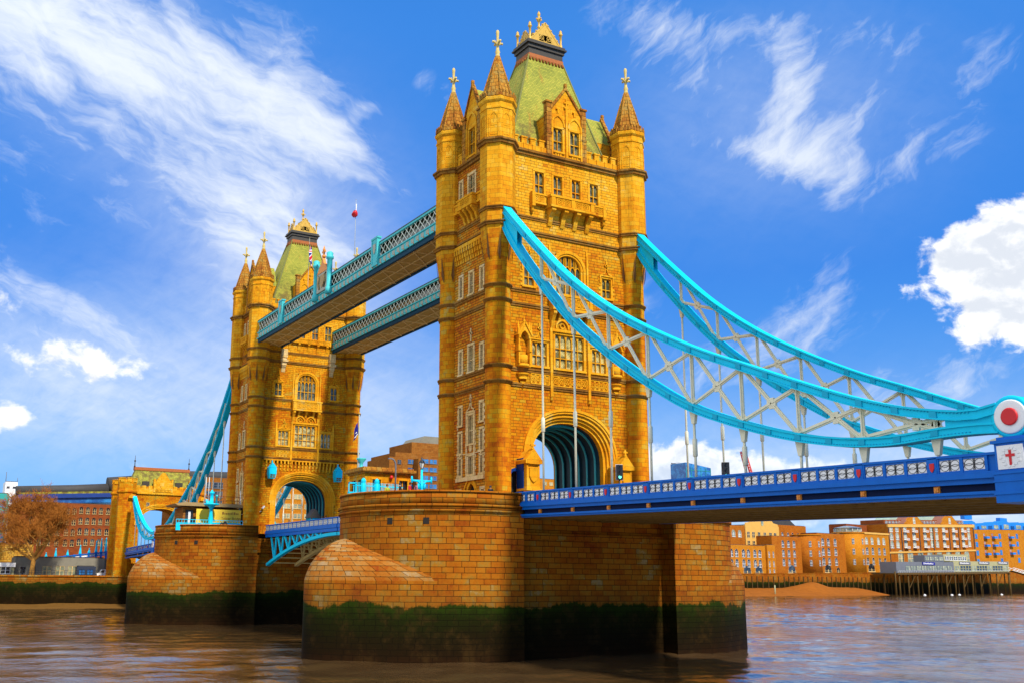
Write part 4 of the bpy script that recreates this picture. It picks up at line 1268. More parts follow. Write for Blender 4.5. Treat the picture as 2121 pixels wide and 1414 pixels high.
def build_chain(X, s, Yc, label):
    """one stiffened suspension chain of a side span with its shorter link towards the shore"""
    p = thing('suspension_chain', label, 'bridge chain', (X, Yc + s * 61.8, zdeck(61.8)), 0, 'cyan suspension chains of the side spans')
    o = Vector(p.location)
    P0 = Matrix.Translation(-o)
    def mk(): return MB(P0)
    c = mk(); chord_bm(c, TOP, 6.2, 61.0, 44, X, Yc, s, -1); c.build('upper_chord', M_['cyan'], p)
    c = mk(); chord_bm(c, BOT, 6.2, 61.0, 44, X, Yc, s, 1); c.build('lower_chord', M_['cyan'], p)
    for f, sg, nm in ((TOP, -1, 'upper_splice'), (BOT, 1, 'lower_splice')):
        c = mk(); k = 0
        d = 10.9
        while d < 58:
            z = interp(f, d); z2 = interp(f, d + .5); y0_, y1_ = Yc + s * d, Yc + s * (d + .5)
            for side in (-1, 1):
                x0, x1 = sorted((X + side * .42, X + side * .47))
                a_, b_ = (z + (-.56 if sg < 0 else .13)), (z + (-.13 if sg < 0 else .56)); da = z2 - z
                v = [(x0, y0_, a_), (x1, y0_, a_), (x1, y1_, a_ + da), (x0, y1_, a_ + da)]; u = [(x0, y0_, b_), (x1, y0_, b_), (x1, y1_, b_ + da), (x0, y1_, b_ + da)]
                c.face(v[::-1]); c.face(u)
                for i in range(4):
                    j = (i + 1) % 4; c.face([v[i], v[j], u[j], u[i]])
                for q in range(9):
                    dd = d + .66 + q * .24; zz = interp(f, dd) + (-.60 if sg < 0 else .14); x_ = X + side * .43
                    c.cbox((x_, Yc + s * dd, zz), .06, .09, .07); c.cbox((x_, Yc + s * dd, zz + .44), .06, .09, .07)
            d += 2.69
        c.build(nm, M_['cyan2'], p, merge=False)
    c = mk()
    for f0, f1, lo, hi, w in ((TOP, BOT, 6.2, 9.6, .30), (TOP, BOT, 57.6, 61.6, .34)):
        n = 8
        for side in (-1, 1):
            q = [(X + side * w, Yc + s * (lo + (hi - lo) * i / n), interp(f0, lo + (hi - lo) * i / n) - .2) for i in range(n + 1)]
            r_ = [(X + side * w, Yc + s * (lo + (hi - lo) * i / n), interp(f1, lo + (hi - lo) * i / n) + .2) for i in range(n + 1)]
            for i in range(n): c.face([q[i], q[i + 1], r_[i + 1], r_[i]])
    c.build('web_plate', M_['cyan'], p)
    for k, d in enumerate(NODES):
        y = Yc + s * d; zt = interp(TOP, d) - .62; zb = interp(BOT, d) + .62
        g = mk()
        if zt - zb > .35:
            g.box(X - .17, X + .17, y - .05, y + .05, zb, zt); g.box(X - .05, X + .05, y - .15, y + .15, zb, zt)
            for zz, sg in ((zt, -1), (zb, 1)):
                for t in (1, -1): g.face([(X + .12 * 0, y, zz + sg * .75), (X, y + t * .55, zz), (X, y, zz)])
                g.box(X - .2, X + .2, y - .3, y + .3, min(zz, zz + sg * .12), max(zz, zz + sg * .12))
            g.build('post', M_['cream'], p)
        # hanger with its lug and tightening sleeve
        h = mk(); zl = interp(BOT, d) - .02; ze = zdeck(d) - 1.1
        lug = [(y - .36, zl + .1), (y + .36, zl + .1), (y + .15, zl - .95), (y - .15, zl - .95)]
        if zl - ze < 1.2: lug = [(a, max(b, ze)) for a, b in lug]
        A = [(X - .14, a, b) for a, b in lug]; B = [(X + .14, a, b) for a, b in lug]
        h.face(A); h.face(B[::-1])
        for i in range(4):
            j = (i + 1) % 4; h.face([A[i], A[j], B[j], B[i]])
        if zl - .8 > ze:
            h.tube([(X, y, zl - .7), (X, y, ze)], .105, 8)
            if zl - ze > 4:
                m = ze + min(7.5, (zl - ze) * .55)
                h.tube([(X, y, m + .75), (X, y, m + .65), (X, y, m - .65), (X, y, m - .75)], [.11, .19, .19, .11], 8)
        h.build('hanger', M_['cream'], p)
        if k < len(NODES) - 1:
            e = NODES[k + 1]; ya, yb = y, Yc + s * e
            zt2 = interp(TOP, e) - .55; zb2 = interp(BOT, e) + .55; zt1 = interp(TOP, d) - .55; zb1 = interp(BOT, d) + .55
            if zt2 - zb2 > .4:
                for (a, b) in (((X, ya + s * .25, zt1 - .1), (X, yb - s * .2, zb2 + .1)), ((X, ya + s * .2, zb1 + .1), (X, yb - s * .25, zt2 - .1))):
                    b_ = mk(); b_.beam(a, b, .32, .10, (1, 0, 0)); b_.beam(a, b, .10, .26, (1, 0, 0)); b_.build('brace', M_['cream'], p)
                t = (zt1 - zb1) / ((zt1 - zb1) + (zt2 - zb2)) if True else .5
                g = mk(); yc_ = ya + (yb - ya) * t; zc = zt1 + (zb2 - zt1) * t
                g.box(X - .09, X + .09, yc_ - .42, yc_ + .42, zc - .22, zc + .22); g.box(X - .085, X + .085, yc_ - .24, yc_ + .24, zc - .4, zc + .4)
                g.build('gusset', M_['cream'], p)
    # joint pin: cyan eye plate, white ring and red boss on both faces
    yp, zp = Yc + s * 61.85, 16.9
    e = mk()
    for side in (-1, 1):
        Mx = P0 @ Matrix.Translation((X, yp, zp)) @ Matrix.Rotation(PI / 2, 4, 'Y')
        e.M = Mx
        e.lathe([(1.22, .30 * side), (1.22, .46 * side), (1.05, .47 * side)], 28, cap=True)
    e.M = P0
    e.tube([(X - .3, yp, zp), (X + .3, yp, zp)], 1.2, 24)
    e.build('eye_plate', M_['cyan'], p)
    r_ = mk(); b = mk()
    for side in (-1, 1):
        r_.M = b.M = P0 @ Matrix.Translation((X, yp, zp)) @ Matrix.Rotation(PI / 2, 4, 'Y')
        r_.lathe([(.97, .40 * side), (.97, .53 * side), (.90, .545 * side), (.62, .55 * side)], 32)
        b.lathe([(.50, .50 * side), (.50, .63 * side), (.44, .66 * side)], 28)
    r_.build('pin_ring', M_['white'], p); b.build('pin_boss', M_['red'], p)
    # short link to the shore
    c = mk(); chord_bm(c, TOP2, 62.4, 88.8, 18, X, Yc, s, -1, .9, .62); c.build('shore_upper_chord', M_['cyan'], p)
    c = mk(); chord_bm(c, BOT2, 62.4, 88.8, 18, X, Yc, s, 1, .9, .62); c.build('shore_lower_chord', M_['cyan'], p)
    sh = [66.8, 70.6, 74.4, 78.2, 82., 85.6]
    for i, d in enumerate(sh):
        y = Yc + s * d
        h = mk(); zl = interp(BOT2, d)
        h.tube([(X, y, zl), (X, y, zdeck(d) - 1)], .10, 6); h.build('shore_hanger', M_['cream'], p)
        if i < len(sh) - 1:
            e_ = sh[i + 1]
            b_ = mk(); b_.beam((X, y, interp(TOP2, d) - .5), (X, Yc + s * e_, interp(BOT2, e_) + .5), .24, .2, (1, 0, 0)); b_.beam((X, y, interp(BOT2, d) + .5), (X, Yc + s * e_, interp(TOP2, e_) - .5), .24, .18, (1, 0, 0))
            b_.build('shore_brace', M_['cream'], p)
    return p
build_chain(-TA, -1, 0, 'chain crossing the tallest tower, with a red and white pin at right')
build_chain(TA, -1, 0, 'far-side chain of the front tower, hooked to its right-hand turret')
build_chain(-TA, 1, DY, 'dark teal chain sloping down left of the rear tower')
build_chain(TA, 1, DY, 'chain seen through the road arch of the rear tower')

def panel_mesh():
    """pierced white panel with two interlaced black circles, seen along local y (outward -x)"""
    w, h = .68, .335
    plate = MB(); plate.box(-.03, .0, -w, w, -h, h)
    ring = MB()
    def arc(cy, r, n=20, cz=0., a0=0, a1=2 * PI):
        for i in range(n):
            t0, t1 = a0 + (a1 - a0) * i / n, a0 + (a1 - a0) * (i + 1) / n
            p = [(cy + r * math.cos(t0), cz + r * math.sin(t0)), (cy + r * math.cos(t1), cz + r * math.sin(t1))]
            if all(abs(q[0]) <= w + .01 and abs(q[1]) <= h + .01 for q in p):
                ring.beam((-.045, p[0][0], p[0][1]), (-.045, p[1][0], p[1][1]), .017, .03, (1, 0, 0))
    for cy in (-.33, .33):
        arc(cy, .30, 18)
        for dz in (-.34, .34): arc(cy, .40, 26, dz)
    ring.beam((-.045, 0, -h), (-.045, 0, h), .02, .03, (1, 0, 0))
    return plate, ring
_pl, _rg = panel_mesh()
def build_deck(s, Yc, d1, label, pedestal=True, detail=True):
    p = thing('side_span_deck', label, 'bridge deck', (0, Yc + s * 36, 13), 0, 'side span decks of the bridge')
    P0 = Matrix.Translation((0, -(Yc + s * 36), -13))
    d0 = 8.7
    base = zdeck(d0)
    def slope(dz): return [(0, Yc + s * d0, zdeck(d0) + dz), (0, Yc + s * d1, zdeck(d1) + dz)]
    def run(name, m, x0, x1, z0, z1, da=None, db=None):
        mb = MB(P0); a, b = da or d0, db or d1
        pts = [(0, Yc + s * a, zdeck(a)), (0, Yc + s * b, zdeck(b))]
        v = []
        for q in pts:
            v.append([(x0, q[1], q[2] + z0), (x1, q[1], q[2] + z0), (x1, q[1], q[2] + z1), (x0, q[1], q[2] + z1)])
        mb.face(v[0]); mb.face(v[1][::-1])
        for i in range(4):
            j = (i + 1) % 4; mb.face([v[0][i], v[0][j], v[1][j], v[1][i]])
        return mb.build(name, m, p)
    run('roadway', M_['asphalt'], -9.3, 9.3, -1.45, -1.2)
    for sx in (-1, 1):
        f = lambda a, b: (a, b) if sx > 0 else (-b, -a)
        run('handrail', M_['blue'], *f(9.50, 9.86), -.15, 0)
        run('parapet_plate', M_['blue'], *f(9.58, 9.70), -1.06, -.152)
        run('parapet_base', M_['blue'], *f(9.48, 9.92), -1.18, -1.062)
        run('cornice', M_['blue'], *f(9.3, 9.98), -1.46, -1.182)
        run('upper_flange', M_['blue'], *f(9.3, 9.80), -1.76, -1.462)
        run('girder_web', M_['navy'], *f(9.3, 9.52), -2.20, -1.762)
        run('lower_flange', M_['blue'], *f(9.1, 9.88), -2.37, -2.202)
        run('lower_flange', M_['blue'], *f(9.2, 9.76), -2.52, -2.372)
    run('soffit', M_['soffit'], -9.1, 9.1, -2.15, -1.462)
    cb = MB(P0)
    k = 0
    while d0 + 1.35 * k < d1 - .5:
        d = d0 + .4 + 1.35 * k; k += 1
        cb.box(-9.09, 9.09, Yc + s * d - .16, Yc + s * d + .16, zdeck(d) - 2.46, zdeck(d) - 2.16)
    for x in (-6.5, -4, -1.5, 1.5, 4, 6.5):
        for q in range(1):
            a, b = zdeck(d0), zdeck(d1)
            cb.face([(x - .2, Yc + s * d0, a - 2.62), (x + .2, Yc + s * d0, a - 2.62), (x + .2, Yc + s * d1, b - 2.62), (x - .2, Yc + s * d1, b - 2.62)])
            for xx in (x - .2, x + .2):
                cb.face([(xx, Yc + s * d0, a - 2.62), (xx, Yc + s * d1, b - 2.62), (xx, Yc + s * d1, b - 2.15), (xx, Yc + s * d0, a - 2.15)])
    cb.build('cross_girders', M_['soffit'], p)
    # pierced panels, posts, red shields and gilded rosettes on the seen (west) side
    pm = rm = None
    slots = []
    for kn, nd in enumerate(NODES):
        for j in range(3):
            slots.append(nd + .72 + .0 + (5.38 - .66) / 3 * (j + .5) - .39)
    slots = [NODES[0] - 1.45, NODES[0] - 2.85] + [q for q in slots if q < 60.2]
    if d1 > 70: slots += [64.6 + 1.62 * k for k in range(int((d1 - 65.5) / 1.62))]
    for d in slots:
        loc = (-9.70, Yc + s * d - (Yc + s * 36), zdeck(d) - .60 - 13)
        if pm is None:
            pl = _pl.build('parapet_panel', M_['white'], p, merge=False); pm = pl.data
            rg = _rg.build('panel_tracery', M_['black'], pl, merge=False); rm = rg.data
            fr = MB()
            for q in (-.80, .80): fr.box(-.13, .0, q - .09, q + .09, -.46, .45)
            fr.box(-.085, .0, -.71, .71, .33, .45); fr.box(-.085, .0, -.71, .71, -.46, -.34)
            fr = fr.build('panel_frame', M_['blue'], pl, merge=False); fm = fr.data
        else:
            pl = bpy.data.objects.new('parapet_panel', pm); link(pl, p)
            link(bpy.data.objects.new('panel_tracery', rm), pl); link(bpy.data.objects.new('panel_frame', fm), pl)
        pl.location = loc
    for d in NODES + ([68., 73.4, 78.8] if d1 > 80 else []):
        z = zdeck(d)
        b = MB(P0 @ Matrix.Translation((0, Yc + s * d, z)))
        b.box(-9.86, -9.70, -.30, .30, -1.058, -.1)
        b.build('panel_post', M_['blue'], p)
        h = MB(P0 @ Matrix.Translation((-9.86, Yc + s * d, z)) @ Matrix.Rotation(-PI / 2, 4, 'Z') @ Matrix.Rotation(PI, 4, 'Z'))
        h.M = P0 @ Matrix(((0, -1, 0, -9.86), (-1, 0, 0, Yc + s * d), (0, 0, 1, z), (0, 0, 0, 1)))
        shield(h, 0, -.68, .30, .54, 0, .06)
        h.build('shield', M_['red'], p)
        r_ = MB(P0 @ Matrix(((0, -1, 0, -9.52), (-1, 0, 0, Yc + s * d), (0, 0, 1, z - 1.98), (0, 0, 0, 1))))
        r_.box(-.20, .20, 0, .10, -.20, .20)
        for a in range(4):
            c, sn = math.cos(a * PI / 2 + PI / 4) * .11, math.sin(a * PI / 2 + PI / 4) * .11
            r_.box(c - .07, c + .07, .1, .17, sn - .07, sn + .07)
        r_.box(-.05, .05, .1, .2, -.05, .05)
        r_.build('rosette', M_['rosette'], p)
    # pin pedestals
    for sx in (-1, 1):
        d = 61.9; z = zdeck(d); x = sx * TA; y = Yc + s * d
        b = MB(P0 @ Matrix.Translation((x, y, z)))
        b.box(-1.0, 1.0, -1.05, 1.05, -2.9, -1.25); b.box(-.9, .9, -.95, .95, -1.248, .42); b.box(-1.02, 1.02, -1.1, 1.1, .422, .60); b.box(-.8, .8, -.85, .85, .602, .78)
        b.box(-1.06, 1.06, -1.12, 1.12, -1.32, -1.2); b.box(-1.04, 1.04, -1.09, 1.09, -1.75, -1.66); b.box(-1.06, 1.06, -1.12, 1.12, -2.45, -2.3)
        pd = b.build('pin_pedestal', M_['blue'], p)
        t = MB(P0 @ Matrix(((0, sx, 0, x + sx * .9), (-1 if sx < 0 else 1, 0, 0, y), (0, 0, 1, z), (0, 0, 0, 1))))
        t.box(-.78, .78, 0, .05, -1.05, .28)
        for a in range(14):
            q = a * 2 * PI / 14
            t.cbox((.58 * math.cos(q) * (1 if a % 2 else .8), .06, -.38 + .5 * math.sin(q)), .18, .05, .14)
        pa = t.build('carved_plaque', M_['white'], pd)
        c = MB(t.M); c.box(-.07, .07, .05, .09, -.85, .0); c.box(-.27, .27, .05, .092, -.36, -.22); c.build('red_cross', M_['red'], pa)
    return p
def asphalt():
    m, T = newmat('asphalt')
    pos = worldpos(T); a = T.noise(pos, 3., 6., .7)
    finish(T, T.mix(a, (.045, .042, .040), (.075, .07, .065)), .9, .2, 0., a, .3, .02)
    return m
M_['asphalt'] = asphalt()
build_deck(-1, 0, 92.0, 'long blue deck running from the front tower to the right edge')
build_deck(1, DY, 92.0, 'short stretch of blue deck left of the rear pier')

# ---------------------------------------------------------------- high level walkways
def build_walkway(x0, x1, label, ornaments):
    ya, yb = 5.2, DY - 5.2
    p = thing('high_level_walkway', label, 'footbridge', ((x0 + x1) / 2, DY / 2, 47.8), 0, 'covered walkways between the towers')
    P0 = Matrix.Translation((-(x0 + x1) / 2, -DY / 2, -47.8))
    def bx(name, m, *a):
        mb = MB(P0); mb.box(*a); return mb.build(name, m, p)
    bx('floor', M_['soffit2'], x0 + .35, x1 - .35, ya, yb, 48.0, 48.5)
    fl = MB(P0)
    n = 15; q = (yb - ya) / n
    for i in range(n):
        y = ya + q * i
        fl.box(x0 + .36, x1 - .36, y - .07, y + .07, 47.86, 48.0)
        fl.beam((x0 + .4, y, 47.95), (x1 - .4, y + q, 47.95), .14, .08)
    for xx in (x0 + .9, (x0 + x1) / 2, x1 - .9): fl.box(xx - .06, xx + .06, ya, yb, 47.88, 48.0)
    fl.build('floor_bracing', M_['soffitlt'], p)
    bx('roof', M_['lead'], x0 + .2, x1 - .2, ya, yb, 51.75, 51.86)
    bx('inner_wall', M_['glassW'], x0 + .62, x0 + .68, ya, yb, 48.5, 51.7)
    bx('inner_wall', M_['glassW'], x1 - .68, x1 - .62, ya, yb, 48.5, 51.7)
    for sx, xf in ((-1, x0), (1, x1)):
        f = lambda a, b: (xf - a, xf - b) if sx < 0 else (xf + b, xf + a)
        def fx(a, b): return sorted((xf + sx * a, xf + sx * b))
        bx('fascia', M_['navyteal'], *fx(-.35, -.02), ya, yb, 47.8, 48.42)
        bx('cornice', M_['teal'], *fx(-.3, .16), ya, yb, 48.423, 48.62)
        bx('dado', M_['teal'], *fx(-.3, .0), ya, yb, 48.622, 49.45)
        bx('sill_rail', M_['teal'], *fx(-.3, .12), ya, yb, 49.453, 49.62)
        bx('top_rail', M_['teal'], *fx(-.3, .10), ya, yb, 51.35, 51.62)
        bx('gutter', M_['lead'], *fx(-.35, .14), ya, yb, 51.623, 51.74)
        if sx < 0:
            m_ = 52; w = (yb - ya) / m_; pm = bm_ = None
            for i in range(m_):
                if pm is None:
                    q1 = MB(); q1.box(-.03, 0, .30, w - .30, 48.78 - 47.8, 49.30 - 47.8); o1 = q1.build('dado_panel', M_['creamdull'], p); pm = o1.data
                    q2 = MB(); q2.box(-.24, -.16, -.07, .07, 48.45 - 47.8, 48.6 - 47.8); o2 = q2.build('cornice_stud', M_['rosette'], p); bm_ = o2.data
                else:
                    o1 = link(bpy.data.objects.new('dado_panel', pm), p); o2 = link(bpy.data.objects.new('cornice_stud', bm_), p)
                o1.location = o2.location = (x0 - (x0 + x1) / 2, ya + w * i - DY / 2, 0)
        la = MB(P0)
        m2 = 56; w = (yb - ya) / m2
        xc = xf - sx * .08
        for i in range(m2 + 2):
            for dx, off in ((1, 0.), (-1, .05)):
                y0_, y1_ = ya + w * (i - 1 if dx > 0 else i + 1), ya + w * (i + 0)
                y1_ = ya + w * i + (w * 0)
                a = max(ya, min(yb, ya + w * (i - dx * .75))); b = max(ya, min(yb, ya + w * (i + dx * .75)))
                la.beam((xc - off * sx, a, 49.6), (xc - off * sx, b, 51.37), .04, .11, (0, 0, 1))
        la.build('lattice', M_['creamteal'], p)
    if ornaments:
        X = x0
        for y in (62.4, 24.9):
            t = MB(P0); t.box(X - .34, X + .1, y - .95, y + .95, 48.6, 52.3); t.box(X - .42, X + .2, y - 1.05, y + 1.05, 52.303, 52.55); t.box(X - .40, X - .34, y - .95, y - .6, 49.0, 52.2); t.box(X - .40, X - .34, y + .6, y + .95, 49.0, 52.2)
            o = t.build('pilaster', M_['teal'], p)
            c = MB(P0 @ Matrix(((0, -1, 0, X - .34), (-1, 0, 0, y), (0, 0, 1, 0), (0, 0, 0, 1)))); shield(c, 0, 50.9, .8, 1.4, 0, .08); c.build('shield', M_['creamdull'], o)
        for y in (46.6, 41.2):
            t = MB(P0); t.lathe([(.55, 48.6), (.55, 49.6), (.40, 49.7), (.40, 53.9), (.58, 54.05), (.58, 54.4), (.45, 54.5), (.52, 54.9), (.3, 55.1)], 12, X - .25, y)
            t.build('column', M_['teal'], p)
        t = MB(P0 @ Matrix(((0, -1, 0, X - .1), (-1, 0, 0, 43.9), (0, 0, 1, 0), (0, 0, 0, 1))))
        t.box(-2.2, 2.2, -.2, .22, 49.7, 52.6)
        t.build('crest_panel', M_['creamdull'], p)
        c = MB(t.M); shield(c, 0, 51.2, 1.5, 2.0, .22, .32)
        for sgn in (1, -1):
            c.tube([(sgn * .9, .3, 50.1), (sgn * 1.3, .32, 51.0), (sgn * 1.1, .32, 51.9), (sgn * 1.5, .3, 52.3)], [.16, .24, .2, .1], 6)
        c.build('coat_of_arms', M_['arms'], p)
        c = MB(t.M); c.prism([(-2.1, 52.6), (2.1, 52.6), (1.2, 53.6), (.5, 54.0), (0, 55.1), (-.5, 54.0), (-1.2, 53.6)], -.15, .28)
        c.lathe([(.25, 54.9), (.35, 55.2), (.16, 55.4), (.16, 56.0), (.24, 56.1), (.0, 56.9)], 8, 0, .06); c.box(-.55, .55, -.05, .18, 55.75, 56.02)
        c.build('crest_pediment', M_['rosette'], p)
    return p
M_['soffit2'] = plain('walkway_floor', (.46, .28, .055), .8, .5, 1.2, 0., .2, (.05, .02, .005), .3)
M_['soffitlt'] = plain('floor_bracing', (.72, .50, .17), .7, .5, 1.5, 0., .2, (.1, .04, .01), .4)
M_['glassW'] = glassmat('walkway_glazing', (.045, .050, .022), .15, (.10, .10, .045), .5)
M_['navyteal'] = plain('dark_teal_fascia', (.003, .05, .085), .6, .4, 1.5, 0., .1)
M_['creamteal'] = plain('pale_lattice', (.66, .68, .54), .5, .25, 1.5, 0., .3, (.10, .22, .20), .1)
M_['creamdull'] = plain('dull_cream', (.40, .40, .30), .6, .45, 2.5, 0., .3, (.10, .16, .12), .3)
M_['arms'] = plain('painted_arms', (.45, .30, .12), .6, .8, 4., 0., .3, (.10, .25, .25), .5)
build_walkway(-10.0, -4.8, 'nearer upper walkway with a crest and two flagpoles', True)
build_walkway(4.7, 10.1, 'farther upper walkway, plain, seen below the crested one', False)

# ---------------------------------------------------------------- bascules
def build_bascule(yroot, sgn, label):
    """one opening leaf: root at the pier, nose at mid river"""
    p = thing('bascule_leaf', label, 'bascule', (0, yroot, 14.7), 0, 'bascule leaves of the centre span')
    P0 = Matrix.Translation((0, -yroot, -14.7))
    L = 30.0
    Y = lambda d: yroot + sgn * d
    zc = lambda d: 9.6 + (13.75 - 9.6) * (1 - (1 - d / L) ** 2)
    mb = MB(P0); a, b = sorted((Y(-1.5), Y(L))); mb.box(-7.4, 7.4, a, b, 14.55, 14.8); mb.build('roadway', M_['asphalt'], p)
    for gx, m1, m2 in ((-7.6, 'cyan', 'cyan'), (-2.6, 'soffitlt', 'soffitlt'), (2.6, 'soffitlt', 'soffitlt'), (7.6, 'teal', 'teal')):
        c = MB(P0); c.sweep([(gx, Y(d), zc(d)) for d in [L * i / 14 for i in range(15)]], [(-.32, -.22), (.32, -.22), (.32, .22), (-.32, .22)]); c.build('arched_chord', M_[m1], p)
        t = MB(P0); a, b = sorted((Y(-1), Y(L))); t.box(gx - .3, gx + .3, a, b, 14.1, 14.55); t.build('top_chord', M_['blue' if abs(gx) > 7 else 'soffitlt'], p)
        n = 8
        for i in range(n):
            d0 = 1.2 + i * 3.3; d1 = d0 + 1.35; d2 = d0 + 3.3
            if 14.1 - zc(d1) < .5: continue
            for (da, za, db, zb_) in ((d0, 14.15, d1 + .5, zc(d1 + .5)), (d1 + .6, zc(d1 + .6), d2 - .7, 14.15)):
                if db > L: continue
                s_ = MB(P0); s_.beam((gx, Y(da), za), (gx, Y(db), zb_), .34, .22, (1, 0, 0)); s_.build('strut', M_[m2], p)
    xb = MB(P0)
    for i in range(10):
        d = .8 + i * 3.1
        for z in (zc(d) + .1, 13.9):
            xb.beam((-7.4, Y(d), z), (7.4, Y(d), z), .16, .16)
        xb.beam((-7.4, Y(d), zc(d) + .1), (-2.6, Y(d), 13.8), .12, .12); xb.beam((2.6, Y(d), zc(d) + .1), (7.4, Y(d), 13.8), .12, .12); xb.beam((-2.6, Y(d), 13.8), (2.6, Y(d), zc(d) + .1), .12, .12)
    xb.build('cross_bracing', M_['soffitlt'], p)
    for sx in (-1, 1):
        a, b = sorted((Y(-1.2), Y(L)))
        def fx(u, v): return sorted((sx * u, sx * v))
        for nm, u0, u1, z0, z1 in (('fascia', 7.55, 7.95, 14.6, 15.12), ('handrail', 7.68, 7.92, 16.0, 16.12), ('parapet_plate', 7.72, 7.80, 15.122, 16.0)):
            q = MB(P0); u, v = fx(u0, u1); q.box(u, v, a, b, z0, z1); q.build(nm, M_['blue'], p)
        n = 17
        for i in range(n):
            y = a + (b - a) * (i + .5) / n
            q = MB(P0); u, v = fx(7.80, 7.83); q.box(u, v, y - .72, y + .72, 15.2, 15.92)
            pl = q.build('parapet_panel', M_['white'], p)
            if sx < 0:
                t = MB(P0)
                for kk in range(4):
                    yy = y - .54 + kk * .36
                    t.beam((-7.84, yy - .18, 15.2), (-7.84, yy + .18, 15.92), .05, .03, (1, 0, 0)); t.beam((-7.84, yy + .18, 15.2), (-7.84, yy - .18, 15.92), .05, .03, (1, 0, 0))
                t.build('panel_tracery', M_['greyb'], pl)
    return p
M_['greyb'] = plain('tracery_grey', (.30, .28, .25), .6, .3, 3.)
build_bascule(10.65, 1, 'bascule leaf reaching out from the front pier, mostly hidden by it')
build_bascule(DY - 10.65, -1, 'bascule leaf with cyan arched truss beside the rear pier')
# ---------------------------------------------------------------- materials of the surroundings
M_['brickO'] = stone('orange_brick', [(.0, (.26, .065, .008)), (.4, (.37, .105, .008)), (.7, (.42, .13, .010)), (1., (.33, .12, .02))], 1.2, .5, .02, weather=.3, streak=.15, bstr=.2)
M_['brickY'] = stone('yellow_brick', [(.0, (.38, .125, .008)), (.4, (.48, .165, .009)), (.7, (.52, .20, .014)), (1., (.42, .19, .03))], 1.2, .5, .02, weather=.25, streak=.12, bstr=.2)
M_['brickR'] = stone('red_brick', [(.0, (.16, .030, .010)), (.4, (.24, .052, .012)), (.7, (.28, .072, .014)), (1., (.22, .08, .03))], 1.0, .4, .03, (.16, .06, .03), weather=.35, streak=.2, bstr=.3)
M_['brickB'] = stone('brown_brick', [(.0, (.18, .055, .012)), (.4, (.27, .095, .014)), (.7, (.31, .12, .02)), (1., (.26, .13, .04))], 1.4, .5, .02, weather=.4, streak=.25, bstr=.3)
M_['render'] = plain('cream_render', (.66, .36, .075), .8, .22, .4, 0., .2, (.5, .3, .08))
M_['wallG'] = stone('weedy_river_wall', PIE, 1.4, .5, .03, weather=.5, streak=.4, tide=6.8, bstr=.6)
M_['embk'] = stone('embankment_stone', PIE, 1.4, .5, .03, weather=.5, streak=.3, tide=5.9, bstr=.6)
M_['winD'] = glassmat('dark_window', (.015, .017, .022), .08, (.06, .065, .06), .35)
M_['winW'] = glassmat('pale_window', (.20, .22, .15), .15, (.46, .45, .26), .35)
M_['winB'] = glassmat('blue_window', (.02, .10, .32), .1, (.04, .24, .55), .3)
M_['roofD'] = plain('dark_roof', (.05, .045, .04), .7, .5, .6)
M_['roofR'] = plain('red_ribbed_roof', (.26, .10, .06), .7, .5, .5)
M_['roofT'] = plain('pale_green_roof', (.34, .46, .36), .5, .3, .3)
M_['blueR'] = plain('blue_cladding', (.012, .20, .62), .5, .3, .5)
M_['grey'] = plain('grey_cladding', (.14, .145, .16), .6, .25, .5)
M_['creamC'] = plain('cream_cladding', (.36, .33, .16), .6, .3, .5)
M_['tealG'] = plain('teal_glass_cladding', (.04, .36, .30), .2, .4, .15, 0., .7)
M_['timber'] = plain('wet_timber', (.10, .055, .012), .8, .6, 1.2, 0., .2, (.02, .03, .004))
M_['sand'] = plain('orange_foreshore', (.28, .085, .008), .95, .5, .35, 0., .1, (.12, .05, .012), 0., .6)
M_['mud'] = plain('shingle', (.15, .070, .012), .95, .6, .8, 0., .1, (.06, .035, .008), 0., .8)
M_['paving'] = plain('quay_paving', (.22, .17, .10), .9, .4, .5)
M_['bark'] = plain('tree_bark', (.38, .18, .035), .9, .6, 2.2, 0., .1, (.06, .025, .008), 0., .6)
M_['twig'] = plain('tree_twigs', (.34, .115, .016), .9, .4, 1.0, 0., .1, (.35, .16, .03))
M_['banner'] = plain('yellow_banner', (.86, .55, .035), .6, .12, .6)
M_['brownink'] = plain('brown_lettering', (.36, .15, .012), .6, .1)
M_['craneR'] = plain('crane_red', (.72, .10, .08), .5, .2)
M_['lampglass'] = plain('lamp_glass', (.62, .60, .52), .2, .1)
M_['skin'] = plain('skin', (.50, .26, .16), .6, .1)
M_['flagB'] = plain('dark_blue_cloth', (.012, .014, .22), .8, .2)
M_['gullw'] = plain('white_metal', (.70, .70, .68), .5, .2)

# ---------------------------------------------------------------- ground and shores
BK = Matrix.Translation((325, 304, 0)) @ Matrix.Rotation(R(9.6), 4, 'Z')      # along the far right bank; local y points away from the river
gl = lambda s: 10.8 + .0135 * s
def surf(name, fn, u0, u1, nu, v0, v1, nv, m, M=None):
    mb = MB(M)
    P = [[(u0 + (u1 - u0) * i / nu, v0 + (v1 - v0) * j / nv) for j in range(nv + 1)] for i in range(nu + 1)]
    for i in range(nu):
        for j in range(nv):
            q = [P[i][j], P[i + 1][j], P[i + 1][j + 1], P[i][j + 1]]
            mb.face([(a, b, fn(a, b)) for a, b in q], None, True)
    o = mb.build(name, m); return tag(o, kind='structure')
def beachR(s, o):
    t = (o + 24) / 24.
    z = -1.2 + 4.9 * max(0, t) ** .8 + .35 * mnoise.noise(Vector((s * .08, o * .2, 1.))) + .18 * mnoise.noise(Vector((s * .4, o * .6, 2.)))
    z += 3.4 * math.exp(-((s - 54) / 13) ** 2 - ((o + 5) / 6.5) ** 2) + .9 * math.exp(-((s - 78) / 30) ** 2 - ((o + 6) / 6) ** 2)
    if s > 104: z -= (s - 104) * .11
    return z
surf('foreshore', beachR, -40, 420, 150, -26, 1, 14, M_['sand'], BK)
